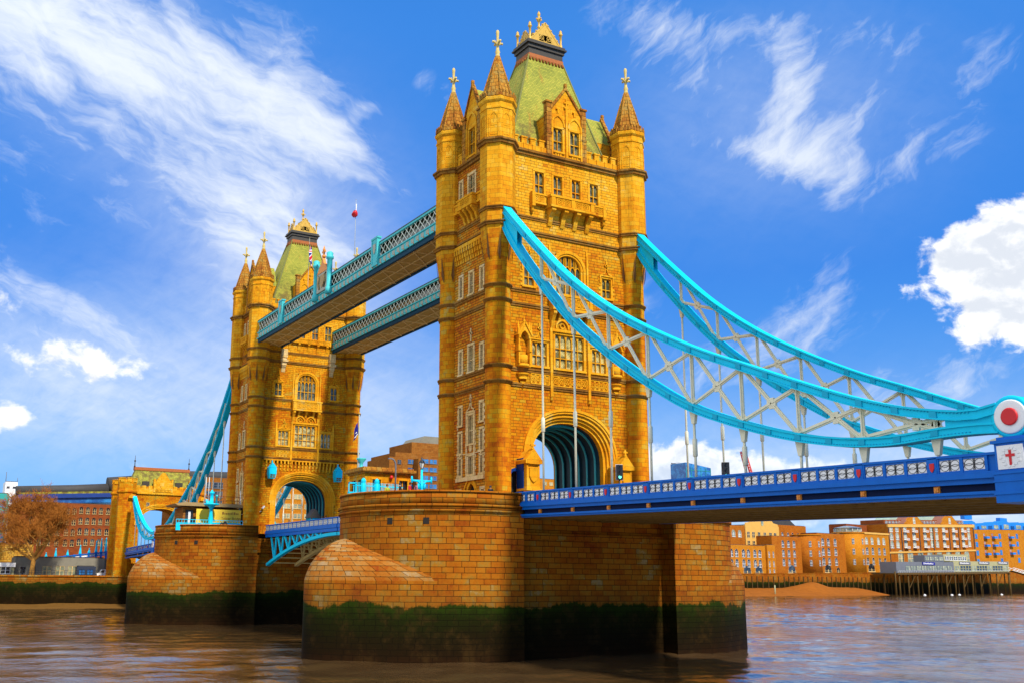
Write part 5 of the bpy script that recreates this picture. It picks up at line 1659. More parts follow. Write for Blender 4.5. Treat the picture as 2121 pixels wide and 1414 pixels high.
surf('quay', lambda s, o: gl(s) - .35, -60, 480, 27, .5, 420, 4, M_['paving'], BK)
def beachL(x, y):
    t = (y - 150) / 23.
    return -1.0 + 1.9 * max(0, t) + .4 * mnoise.noise(Vector((x * .15, y * .3, 5.))) + .2 * mnoise.noise(Vector((x * .7, y * .9, 7.)))
surf('foreshore', beachL, -120, 14, 60, 146, 173, 14, M_['mud'])
surf('north_bank', lambda x, y: 7.0, -400, 150, 8, 172.6, 560, 6, M_['paving'])

def river_wall(name, label, M, s0, s1, z0, top, m, pile_step, coping, pm):
    p = thing(name, label, 'river wall', M @ Vector(((s0 + s1) / 2, 0, 0)), 0)
    p.matrix_world = M @ Matrix.Translation(((s0 + s1) / 2, 0, 0))
    c = (s0 + s1) / 2
    b = MB(); n = 12
    for i in range(n):
        a, d = s0 + (s1 - s0) * i / n - c, s0 + (s1 - s0) * (i + 1) / n - c
        b.face([(a, 0, z0), (d, 0, z0), (d, 0, top(d + c)), (a, 0, top(a + c))]); b.face([(a, 0, top(a + c)), (d, 0, top(d + c)), (d, 1., top(d + c)), (a, 1., top(a + c))])
    b.build('wall', m, p)
    k = MB()
    for i in range(n):
        a, d = s0 + (s1 - s0) * i / n - c, s0 + (s1 - s0) * (i + 1) / n - c
        za = (top(a + c) + top(d + c)) / 2
        k.box(a, d - .01, -.22, .9, za + .002, za + .35)
    k.build('coping', coping, p)
    if pile_step:
        s = s0 + 1
        me = None
        while s < s1 - 1:
            if me is None:
                q = MB(); q.box(-.22, .22, -.42, -.02, z0, top(s) - .1); o = q.build('fender_pile', pm, p); me = o.data
            else:
                o = link(bpy.data.objects.new('fender_pile', me), p)
            o.location = (s - c, 0, 0); s += pile_step * random.uniform(.9, 1.1)
    return p
river_wall('river_wall', 'timber-piled wall with green weed below the distant wharves', BK, -60, 152, -1, lambda s: gl(s) - .2, M_['wallG'], 4.6, M_['embk'], M_['timber'])
river_wall('river_wall', 'long dark wall under the pier offices at right', BK, 152, 470, -1, lambda s: gl(s) - .2, M_['wallG'], 0, M_['embk'], M_['timber'])
river_wall('river_wall', 'weedy embankment wall below the bare tree at left', Matrix.Translation((0, 172, 0)), -140, -9, -1, lambda s: 7.25, M_['embk'], 0, M_['pier'], M_['timber'])

# ---------------------------------------------------------------- buildings
_wm = {}
def win_mesh(w, h, style, frame, glass):
    key = (round(w, 2), round(h, 2), style, frame, glass)
    if key in _wm: return _wm[key]
    f = MB(); a = .12 * max(1., w / 1.6)
    f.box(-w / 2 - a, w / 2 + a, -.16, .02, -a, 0)
    f.box(-w / 2 - a * .5, -w / 2, -.10, .02, 0, h); f.box(w / 2, w / 2 + a * .5, -.10, .02, 0, h)
    if style == 'arch':
        f.strip(arc_pts(0, h, w / 2, w * .42, 8), arc_pts(0, h, w / 2 + a * .6, w * .42 + a * .6, 8), -.02, .10)
        for i in range(len(f.v)): pass
    else: f.box(-w / 2 - a * .5, w / 2 + a * .5, -.10, .02, h, h + a * .5)
    f.box(-.05 * w, .05 * w, -.08, .02, 0, h); f.box(-w / 2, w / 2, -.075, .02, h * .48, h * .54)
    me = bpy.data.meshes.new('window'); 
    g = MB()
    pts = [(-w / 2, -.03, 0), (w / 2, -.03, 0)]
    pts += [(x, -.03, z) for x, z in reversed(arc_pts(0, h, w / 2, w * .42, 8))] if style == 'arch' else [(w / 2, -.03, h), (-w / 2, -.03, h)]
    g.face(pts)
    _wm[key] = (f, g, {}); return _wm[key]
def window(parent, x, y, z, w, h, style='rect', frame='pale', glass='winD'):
    f, g, c = win_mesh(w, h, style, frame, glass)
    if 'f' not in c:
        o = f.build('window', M_[frame], parent); p_ = g.build('pane', M_[glass], o, merge=False); c['f'] = o.data; c['g'] = p_.data
    else:
        o = link(bpy.data.objects.new('window', c['f']), parent); link(bpy.data.objects.new('pane', c['g']), o)
    o.location = (x, y, z); return o
def block(name, label, cat, M, s0, s1, off, depth, zb, zt, m, wins=(), shear=0., parapet=None, group=None, roofm='roofD'):
    """box building: front face at local y = off; wins = (s, zc, w, h, style, frame, glass)"""
    p = thing(name, label, cat, (0, 0, 0), 0, group)
    c = (s0 + s1) / 2
    p.matrix_world = M @ Matrix.Translation((c, off, zb))
    b = MB(Matrix(((1, 0, 0, 0), (0, 1, 0, 0), (shear, 0, 1, 0), (0, 0, 0, 1))))
    hw = (s1 - s0) / 2; H = zt - zb
    b.box(-hw, hw, 0, depth, -1, H); b.build('wall', m, p)
    if parapet:
        q = MB(b.M); q.box(-hw - .2, hw + .2, -.35, .3, H - .9, H + .15); q.build('cornice', M_[parapet], p)
    r_ = MB(b.M); r_.box(-hw + .3, hw - .3, .5, depth - .3, H + .005, H + .25); r_.build('roof', M_[roofm], p)
    for (s, zc, w, h, *st) in wins:
        st = list(st) + ['rect', 'pale', 'winD'][len(st):]
        o = window(p, s - c, -.02, zc - zb - h / 2 + (s - c) * 0, w, h, *st)
    p['hw'] = hw; p['H'] = H
    return p
rows = lambda ss, zs, w, h, *st: [(s, z, w, h) + st for s in ss for z in zs]
# wharf at the left end of the right bank
b1 = block('wharf_building', 'low yellow brick wharf beside the front pier, with paired windows and dark ground arches', 'wharf', BK, .3, 34.7, 10, 10, 10.6, 25.8, M_['brickY'],
      rows((4.9, 9.3, 15.2, 19.6, 25.2, 29.6), (21.2, 16.0), 2.3, 3.0, 'arch', 'white') + rows((6.2, 17.9, 28.2), (11.8,), 6.2, 1.4, 'arch', 'pale'))
block('wharf_building', 'narrow yellow brick stair tower joining the low wharf', 'wharf', BK, 34.75, 42, 8.8, 11, 10.6, 26.4, M_['brickY'], rows((36.3, 40.2), (21.2, 16.2, 12.), .9, 2.8, 'arch', 'white'))
cb_ = block('wharf_building', 'tall cream wharf with a curved gable and oval window', 'wharf', BK, 34.6, 66, 22, 16, 10.6, 37.6, M_['render'],
      rows((37.0, 41.6, 46.8, 52.2, 57.6, 62.0), (32.4, 27.4), 2.2, 3.0, 'rect', 'pale') + rows((62,), (22.4, 17.), 2.4, 3.4))
g_ = MB(); hw = 15.7; H = 27.0
pts = [(-hw + 1.0, H), (hw - 2.0, H)] + [(10.6 - 0 * k, H + 1.4) for k in range(1)] + [(9.2 - 9.2 * math.cos(a) * 0 + 9.2 * math.cos(a) - 9.2 * 0 - 1.5 + 0, H + 1.6 + 3.1 * math.sin(a)) for a in [PI * k / 12 for k in range(13)]] + [(-12.2, H + 1.4)]
pts = [(-hw + .5, H), (hw - .5, H), (hw - 1.2, H + 1.3), (10.8, H + 1.7)] + [(10.0 * math.cos(PI * k / 14), H + 1.8 + 3.0 * math.sin(PI * k / 14)) for k in range(1, 14)] + [(-10.8, H + 1.7), (-hw + 1.2, H + 1.3)]
g_.prism(pts, -.02, 1.0); g_.build('gable', M_['render'], cb_)
g_ = MB(); g_.M = Matrix.Translation((0, 0, 28.6)); g_.prism([(1.2 * math.cos(a), 1.7 * math.sin(a)) for a in [2 * PI * k / 16 for k in range(16)]], -.12, -.03); g_.build('oval_window', M_['winW'], cb_)
block('wharf_building', 'orange brick wing left of the cream gable, with a row of pale arched windows', 'wharf', BK, 8, 34.5, 22.6, 15, 10.6, 37.0, M_['brickO'], rows((14.2, 19.0, 24.5, 30.), (32.2,), 2.6, 2.6, 'arch', 'white', 'winW'))
wg = block('wharf_building', 'orange brick wing right of the cream gable under a dark hipped roof', 'wharf', BK, 66.1, 93.8, 22.6, 15, 10.6, 38.8, M_['brickO'], rows((70, 75.5, 80., 85.5), (33.0,), 1.6, 2.0, 'arch', 'white'))
r_ = MB(); r_.prism([(-26, 27.4), (10, 27.4), (3, 31.4), (-22, 31.6)], 3., 12); r_.build('hipped_roof', M_['roofD'], wg)
block('wharf_building', 'brown brick block with three window columns beside the round bay', 'wharf', BK, 44, 71.9, 12, 11, 10.6, 31.6, M_['brickO'], rows((54.2, 59.5, 64.8), (27.2, 22.0, 17.1), 2.0, 3.0, 'arch', 'white') + [(61.5, 12.6, 6.5, 1.4, 'arch')])
def bay(label, s, off, r, zb, zt, m, ws, lantern=False):
    p = thing('wharf_tower', label, 'wharf tower', (0, 0, 0), 0, 'round bays of the right bank wharves')
    p.matrix_world = BK @ Matrix.Translation((s, off, zb))
    b = MB(); b.lathe([(r, -1), (r, zt - zb)], 28); b.build('wall', m, p)
    k = MB(); k.lathe([(r + .3, zt - zb - .5), (r + .3, zt - zb + .1)], 28); k.build('cornice', M_['brickY'], p)
    for a in (-90 - 42, -90, -90 + 42):
        for z in ws:
            o = window(p, r * math.cos(R(a)), r * math.sin(R(a)), z - zb - 1.5, 1.2, 3.0, 'rect', 'white'); o.rotation_euler = (0, 0, R(a + 90)); o.location = (1.004 * r * math.cos(R(a)), 1.004 * r * math.sin(R(a)), z - zb - 1.5)
    if lantern:
        l = MB(); l.lathe([(r * .85, zt - zb + .1), (r * .85, zt - zb + 2.6), (r * .95, zt - zb + 2.7), (r * .2, zt - zb + 4.)], 14, smooth=False); lo = l.build('lantern', M_['winW'], p)
        f = MB()
        for i in range(14): f.tube([(r * .86 * math.cos(i * PI / 7), r * .86 * math.sin(i * PI / 7), zt - zb + .1), (r * .86 * math.cos(i * PI / 7), r * .86 * math.sin(i * PI / 7), zt - zb + 2.7)], .18, 4)
        f.build('lantern_frame', M_['white'], lo)
    return p
bay('plain round brick bay between two wharf blocks', 80, 14, 8.1, 10.6, 33.2, M_['brickO'], (27.9, 22.6, 17.3))
block('wharf_building', 'orange brick block between the two round towers', 'wharf', BK, 88, 117, 12, 11, 10.6, 34.6, M_['brickO'], rows((93.6, 99.3, 106.5), (29.2, 23.7, 18.1), 2.4, 3.2, 'arch', 'white') + [(97.5, 13.2, 6.5, 1.6, 'arch'), (108, 13.2, 3., 1.6, 'arch')])
bay('round brick tower topped by a glass lantern', 125.8, 15, 9.2, 11, 36.0, M_['brickY'], (30.7, 24.7, 18.6), True)
block('wharf_building', 'yellow brick block right of the glass-topped tower', 'wharf', BK, 136, 167, 12, 11, 11, 36.6, M_['brickY'], rows((140.9, 147.2, 154.6, 160.7), (31.2,), 2.6, 3.0, 'arch', 'white', 'winW') + rows((140.9, 147.2, 154.6, 160.7), (25.1, 19.0), 2.3, 3.2, 'arch', 'white') + rows((144.5, 157.5), (14.3,), 7., 1.6, 'arch'), parapet='render')
# big red warehouse
sh_ = .034
cols = (170.8, 177.8, 187.6, 198.6, 212.6, 221.2, 228., 237.8, 251.4, 264.1, 272.5)
w_ = []
for s in cols:
    for z in (39.6, 34.6, 29.6): w_.append((s, z + .032 * (s - 170.8), 3.4, 3.0, 'arch', 'white', 'winW'))
for s in (180.4, 192.1, 204.9, 217.0, 229.5, 242, 254.5, 267): w_.append((s, 21.6 + .02 * (s - 180), 6.6, 5.0, 'arch', 'pale', 'winW'))
wi = block('warehouse', 'large red brick warehouse flats with white balconies and two pointed gables', 'warehouse', BK, 167.1, 279.8, 12.2, 22, 11, 44.6, M_['brickO'], w_, sh_)
hw = 56.35
k = MB(Matrix(((1, 0, 0, 0), (0, 1, 0, 0), (sh_, 0, 1, 0), (0, 0, 0, 1))))
k.box(-hw - .5, hw + .3, -.6, .3, 31.6, 33.4); k.build('cornice', M_['render'], wi)
k2 = MB(k.M); k2.box(-hw - .3, hw + .3, -.4, .2, 15.4, 16.5); k2.build('string_course', M_['render'], wi)
for s in (167.6, 183, 205.5, 223., 245, 258, 279.2):
    q = MB(k.M); q.box(s - 223.5 - .3, s - 223.5 + .3, -.35, .0, -1, 31.5); q.build('downpipe', M_['roofD'], wi)
me = None
for s in (187.6, 198.6, 212.6, 237.8, 251.4, 264.1):
    for z in (37.6, 32.6, 27.6):
        if me is None:
            q = MB(); q.box(-2.3, 2.3, -1.7, 0, 0, .25); q.box(-2.3, 2.3, -1.7, -1.6, 1.15, 1.3)
            for i in range(9): q.box(-2.3 + i * .56, -2.18 + i * .56, -1.68, -1.6, .2, 1.2)
            o = q.build('balcony', M_['white'], wi); me = o.data
        else: o = link(bpy.data.objects.new('balcony', me), wi)
        o.location = (s - 223.45, 0, z - 11 + .032 * (s - 170.8))
for gs, gz in ((200.5, 50.6), (247.5, 52.8)):
    q = MB(); zb_ = 33.4 + sh_ * (gs - 223.5); x = gs - 223.45
    q.prism([(x - 13, zb_), (x + 13, zb_), (x + 1, gz - 11 + .3), (x - 1, gz - 11 + .3)], .2, 1.2); go = q.build('gable', M_['brickY'], wi)
    q = MB()
    for t in (1, -1):
        q.face([(x + t * 13.3, .1, zb_), (x, .1, gz - 10.5), (x, 18, gz - 10.5), (x + t * 13.3, 18, zb_)])
    q.build('gable_roof', M_['roofR'], go)
    o = window(wi, x, .15, zb_ + .6, 2.6, 3.6, 'rect', 'white', 'winW')
q = MB(k.M); q.box(-hw + 3, hw - 6, 4, 20, 33.3, 36.4); q.build('penthouse', M_['brickR'], wi)
for i in range(26):
    s = -hw + 6 + i * 4.
    window(wi, s, 3.95, 33.7 + sh_ * s, 2.6, 1.8, 'rect', 'white', 'winD')
q = MB(k.M); q.prism([(-40, 36.4), (44, 36.4), (38, 40.), (-34, 40.)], 8, 18); q.build('roof_light', M_['roofT'], wi)
block('warehouse', 'dark red brick roof storey behind the yellow block', 'warehouse', BK, 143, 166.9, 26, 12, 11, 42.2, M_['brickR'], rows((147, 151, 155, 159), (39.,), 2.4, 1.8, 'rect', 'white', 'winD'))
# orange warehouse with blue balconies and roof
w_ = []
for s in (282.6, 318.2, 345.5, 372): 
    for z in (38.6, 33., 27.2, 21.4): w_.append((s, z + .03 * (s - 282), 3.2, 3.0, 'rect', 'blueR', 'winB'))
for s in (294.5, 306.8, 333., 360):
    for z in (38.6, 33., 27.2): w_.append((s, z + .03 * (s - 282), 2.6, 3.6, 'rect', 'red', 'winW'))
wj = block('warehouse', 'orange brick warehouse at the right edge with blue balconies and blue roof', 'warehouse', BK, 280.2, 385, 12, 22, 11, 44.5, M_['brickY'], w_, .03)
me = None
for s in (294.5, 306.8, 333., 360):
    for z in (37.0, 31.4, 25.6):
        if me is None:
            q = MB(); q.box(-2.6, 2.6, -2., 0, 0, .3); q.box(-2.6, 2.6, -2., -1.85, .3, 1.4); q.box(-2.6, -2.45, -2., 0, .3, 1.4); q.box(2.45, 2.6, -2., 0, .3, 1.4)
            o = q.build('balcony', M_['blueR'], wj); me = o.data
        else: o = link(bpy.data.objects.new('balcony', me), wj)
        o.location = (s - 332.6 + 1.6, 0, z - 11 + .03 * (s - 282))
for x, w, h in ((-50, 14, 6.5), (-33, 13, 5), (-14, 12, 6), (2, 14, 6.8), (22, 14, 6), (42, 14, 6)):
    q = MB(); zb_ = 33.4 + .03 * x
    q.prism([(x - w / 2, zb_), (x + w / 2, zb_), (x + w / 2, zb_ + h * .5), (x + w * .32, zb_ + h * .85), (x, zb_ + h), (x - w * .32, zb_ + h * .85), (x - w / 2, zb_ + h * .5)], 2, 10)
    d = q.build('roof_dormer', M_['blueR'], wj); q = MB(); q.box(x - w * .28, x + w * .28, 1.9, 1.97, zb_ + 1, zb_ + h * .6); q.build('dormer_glazing', M_['winW'], d)
for x in (-46, 8):
    q = MB(); q.box(x - 5.5, x + 5.5, 6, 9, 39.5, 42.6); q.build('roof_tank', M_['blueR'], wj)

# ---------------------------------------------------------------- river pier with its offices
def text_mesh(s, size, ext=.01):
    cu_ = bpy.data.curves.new('lettering', 'FONT'); cu_.body = s; cu_.size = size; cu_.extrude = ext; cu_.align_x = 'CENTER'
    o = bpy.data.objects.new('lettering', cu_); COL.objects.link(o)
    me = bpy.data.meshes.new_from_object(o); bpy.data.objects.remove(o); return me
def pier_station():
    OFF = -16
    p = thing('river_jetty', 'long dark jetty on timber piles under the pale offices', 'jetty', (0, 0, 0)); p.matrix_world = BK @ Matrix.Translation((195, OFF, 0))
    sl = Matrix(((1, 0, 0, 0), (0, 1, 0, 0), (.0125, 0, 1, 0), (0, 0, 0, 1)))
    d = MB(sl); d.box(-74, 66, -1, 15, 12.5, 13.2); d.box(-74, 66, -1.3, -1., 12.2, 13.35); d.build('deck', M_['timber'], p)
    me = None
    for i in range(13):
        for j in range(2):
            if me is None:
                q = MB(); q.lathe([(.45, -2), (.40, 13.)], 8); o = q.build('pile', M_['timber'], p); me = o.data
            else: o = link(bpy.data.objects.new('pile', me), p)
            o.location = (-71.5 + i * 11 + random.uniform(-1, 1), j * 9 - .2, -.6 + i * .1)
    x_ = MB()
    for i in range(6): x_.beam((-60 + i * 22, -.3, 4 + i * .2), (-52 + i * 22, -.3, 12 + i * .2), .35, .3)
    x_.build('cross_brace', M_['timber'], p)
    f = thing('jetty_office', 'grey and cream office on the jetty with dark name boards', 'pier office', (0, 0, 0)); f.matrix_world = BK @ Matrix.Translation((195, OFF, 13.2))
    def bx(name, m, *a):
        b = MB(sl); b.box(*a); return b.build(name, m, f)
    bx('grey_hall', M_['grey'], -71, -3, 1, 11, 0, 6.3); bx('cream_hall', M_['creamC'], -2.95, 72, 1.2, 11, 0, 6.8)
    bx('upper_hall', M_['grey'], -34, -11, 3, 10, 6.3, 10.3); bx('upper_hall', M_['creamC'], -10.9, 20, 3, 10, 6.8, 11.)
    for i in range(9):
        x = -58 + i * 6.2; window(f, x, .97, 1.6 + .0125 * x, 5.2, 2.4, 'rect', 'grey', 'winW')
    for i in range(10):
        x = 1.5 + i * 7.2; window(f, x, 1.17, .8 + .0125 * x, 6.2, 3.2, 'rect', 'creamC', 'winD' if i % 3 else 'winW')
    for i in range(4): window(f, -31 + i * 5.6, 2.97, 7.0, 4.4, 2.2, 'rect', 'grey', 'winW')
    for i in range(5): window(f, -7 + i * 5.6, 2.97, 7.6, 4.4, 2.0, 'rect', 'white', 'winD')
    for i, (x, z, c) in enumerate(((-34, 4.6, 'flagB'), (11.5, 4.9, 'grey2'), (37, 5.1, 'grey2'), (63.5, 5.2, 'grey2'))):
        b = MB(); b.box(x - 7.3, x + 7.3, .78 + (.1 if i else -.2), .98, z + .0125 * x - .1, z + .0125 * x + 1.55); s = b.build('name_board', M_[c], f)
        t = MB(); tx = x - 6.2
        t.box(tx - .1, tx + .5, .80 + (.0 if i else -.3), .88, z + .0125 * x + .2, z + .0125 * x + 1.3)
        for kk in range(9):
            tx = x - 5.0 + kk * 1.15; hh = .55 + .25 * ((kk * 7) % 3 == 0)
            t.box(tx, tx + .75, .80 + (.0 if i else -.3), .88, z + .0125 * x + .35, z + .0125 * x + .35 + hh)
        t.build('board_lettering', M_['white'], s)
    r_ = MB(sl)
    for i in range(70): r_.box(-72 + i * 2., -71.9 + i * 2., -.8, -.7, 0, 1.1)
    r_.box(-72, 68, -.82, -.7, 1.1, 1.2); r_.build('railing', M_['gullw'], f)
    g = thing('gangway', 'white sloping gangway leaving the jetty at right', 'gangway', (0, 0, 0)); g.matrix_world = BK @ Matrix.Translation((262, OFF - 2, 13.6))
    b = MB(); b.beam((0, 0, 1.2), (30, -6, -4.2), 3., .3); b.build('deck', M_['timber'], g)
    for dy in (-1.5, 1.5):
        q = MB(); q.beam((0, dy, 1.6), (30, -6 + dy, -3.8), .25, .3); q.beam((0, dy, 3.4), (30, -6 + dy, -2.), .22, .25)
        for i in range(11):
            t = i / 10; q.beam((30 * t, -6 * t + dy, 1.5 - 5.4 * t), (min(30, 30 * t + 3), -6 * min(1, t + .1) + dy, 3.3 - 5.4 * min(1, t + .1)), .16, .16)
        q.build('side_truss', M_['gullw'], g)
    for i, (s, o, z) in enumerate(((256, -19, 13), (280, -21, 12))):
        q = MB(BK @ Matrix.Translation((s, o, 0))); q.lathe([(.75, -2), (.7, z)], 10); q.box(-1., 1., -1., 1., z, z + .4)
        tag(q.build('mooring_pile', M_['timber']), ('thick yellow-brown pile at the jetty end', 'thick pile carrying the white gangway at the right edge')[i], 'mooring pile', 'mooring piles at the jetty')
    q = MB(BK @ Matrix.Translation((4.0, -16, 0))); q.lathe([(.35, -1), (.35, 5.2), (.0, 5.4)], 8); tag(q.build('beach_post', M_['creamC']), 'short pale post standing on the foreshore left of the mound', 'post', 'posts on the foreshore')
    q = MB(BK @ Matrix.Translation((118.5, -17, 0))); q.lathe([(.4, -1), (.4, 13.0), (.0, 13.2)], 8); tag(q.build('beach_post', M_['timber']), 'tall dark post at the left end of the jetty', 'post', 'posts on the foreshore')
    for i, (s, z) in enumerate(((125, .1), (150, .1), (165, .1), (212, .1))):
        q = MB(BK @ Matrix.Translation((s, -30 - (i % 2) * 3, 0)))
        q.lathe([(0., -.3), (.7, -.1), (.85, .2), (.5, .5), (.0, .62)], 12); q.lathe([(.1, .6), (.1, .85), (.0, .9)], 6)
        tag(q.build('mooring_buoy', M_['white']), 'white mooring buoy floating off the jetty', 'buoy', 'white buoys on the river')
M_['grey2'] = plain('grey_board', (.14, .14, .17), .6, .2)
pier_station()

# ---------------------------------------------------------------- north abutment gatehouse
def abutment():
    Y0 = 176.0
    p = thing('abutment_tower', 'small arched gatehouse with green hipped roof at the far bridge end', 'gatehouse', (0, Y0, 7), 0)
    P0 = Matrix.Translation((0, -Y0, -7))
    F = P0 @ Matrix(((1, 0, 0, -1.0), (0, -1, 0, Y0), (0, 0, 1, 0), (0, 0, 0, 1)))
    w = MB(F)
    xr = 9.2
    zs = arc_pts(0, 20.2, 5.6, 4.4, 16, 2.2)
    for x0, x1 in ((-xr, -5.6), (5.6, xr)): w.face([(x0, 0, 0), (x1, 0, 0), (x1, 0, 30.2), (x0, 0, 30.2)])
    w.strip(zs, [(x, 30.2) for x, z in zs], -.3, 0)
    for s in (1, -1): w.face([(s * 5.6, 0, 0), (s * 5.6, -8, 0), (s * 5.6, -8, 20.2), (s * 5.6, 0, 20.2)])
    for i in range(len(zs) - 1): w.face([(zs[i][0], 0, zs[i][1]), (zs[i][0], -8, zs[i][1]), (zs[i + 1][0], -8, zs[i + 1][1]), (zs[i + 1][0], 0, zs[i + 1][1])])
    for s in (1, -1): w.face([(s * xr, 0, 0), (s * xr, -8.5, 0), (s * xr, -8.5, 30.2), (s * xr, 0, 30.2)])
    w.face([(-xr, -8.5, 25), (xr, -8.5, 25), (xr, -8.5, 30.2), (-xr, -8.5, 30.2)])
    w.build('wall', M_['brickYs'], p)
    a = MB(F)
    for k, (q, n1) in enumerate(((0, .05), (.4, .18), (.8, .32))):
        a.strip(arc_pts(0, 20.2, 5.6 + q, 4.4 + q, 20, 2.2), arc_pts(0, 20.2, 6.003 + q, 4.803 + q, 20, 2.2), -.4, n1)
    a.build('arch_surround', M_['trim'], p)
    # corner turrets, octagonal, down into the river wall
    for s in (-1, 1):
        for yy in (0.2, 8.0):
            t = MB(P0); t.lathe([(2.5, 0), (2.5, 6.8), (2.3, 7.2), (2.3, 28.2), (2.6, 28.4), (2.6, 28.8), (2.35, 29), (2.35, 31.0)], 8, -1.0 + s * 9.0, Y0 + yy, PI / 8, False)
            to = t.build('turret', M_['abutst'], p)
            m = MB(P0)
            for i in range(8):
                m.M = P0 @ Matrix.Translation((-1.0 + s * 9.0, Y0 + yy, 0)) @ Matrix.Rotation(i * PI / 4, 4, 'Z'); m.box(1.75, 2.3, -.55, .55, 31.003, 31.9); m.box(1.7, 2.4, -.62, .62, 31.903, 32.1)
            m.build('battlement', M_['yellow'], to)
    pr = MB(F)
    pr.box(-7.2, 7.2, -.4, .35, 28.2, 28.7); pr.box(-7.2, 7.2, -.4, .12, 28.703, 29.6)
    for i in range(9):
        x = -6.9 + i * 1.6
        if abs(x + .2) > 1.8: pr.box(x, x + .95, -.4, .12, 29.603, 30.4)
    pr.build('parapet', M_['yellow'], p)
    g = MB(F); g.box(-2.0, 2.0, -.5, .3, 28.75, 31.2); g.prism([(-2.2, 31.2), (2.2, 31.2), (.3, 33.9), (-.3, 33.9)], -.5, .3); g.box(-2.5, -2.0, -.5, .45, 28.75, 32.2); g.box(2., 2.5, -.5, .45, 28.75, 32.2)
    go = g.build('gable', M_['yellow'], p); q = MB(F); shield(q, 0, 30.6, 1.8, 2.4, .3, .42); carved_panel(q, -1.8, 1.8, 28.9, 29.6, 4, .1, .3); q.build('coat_of_arms', M_['trim'], go)
    for x in (-3.6,):
        window(p, -1 + x, -.05, 17.4, .7, 1.6, 'rect', 'pale')
    r_ = MB(P0)
    lo = [(-9.2, Y0 + .6, 29.3), (7.2, Y0 + .6, 29.3), (7.2, Y0 + 7.8, 29.3), (-9.2, Y0 + 7.8, 29.3)]; hi = [(-7.6, Y0 + 3.4, 34.6), (6.4, Y0 + 3.4, 34.6), (6.4, Y0 + 5, 34.6), (-7.6, Y0 + 5, 34.6)]
    for i in range(4):
        j = (i + 1) % 4; r_.face([lo[i], lo[j], hi[j], hi[i]])
    r_.face(hi); ro = r_.build('roof', M_['slate'], p)
    k = MB(P0); k.box(-7.8, 6.6, Y0 + 3.2, Y0 + 5.2, 34.603, 35.4); k.build('ridge_frieze', M_['redlead'], ro)
    for x in (-7.7, 6.5):
        k = MB(P0); k.lathe([(.3, 35.4), (.12, 35.9), (.10, 36.8), (.3, 37.), (.08, 37.3), (.05, 38.3), (.0, 38.6)], 8, x, Y0 + 4.2); k.build('finial', M_['lead'], ro)
    for x in (-5.2, 3.4):
        k = MB(P0); k.box(x - .9, x + .9, Y0 + 1.0, Y0 + 3., 29.6, 31.6); k.build('dormer', M_['lead'], ro)
    # link saddle housing above each chain
    for s in (-1, 1):
        k = MB(F); k.prism(pointed(1.0 + s * 9.15, 26.9, .9, 1.0), 2.0, 2.75); k.build('chain_hood', M_['yellow'], p)
M_['brickYs'] = M_['ashlar']; M_['abutst'] = M_['smooth']
abutment()

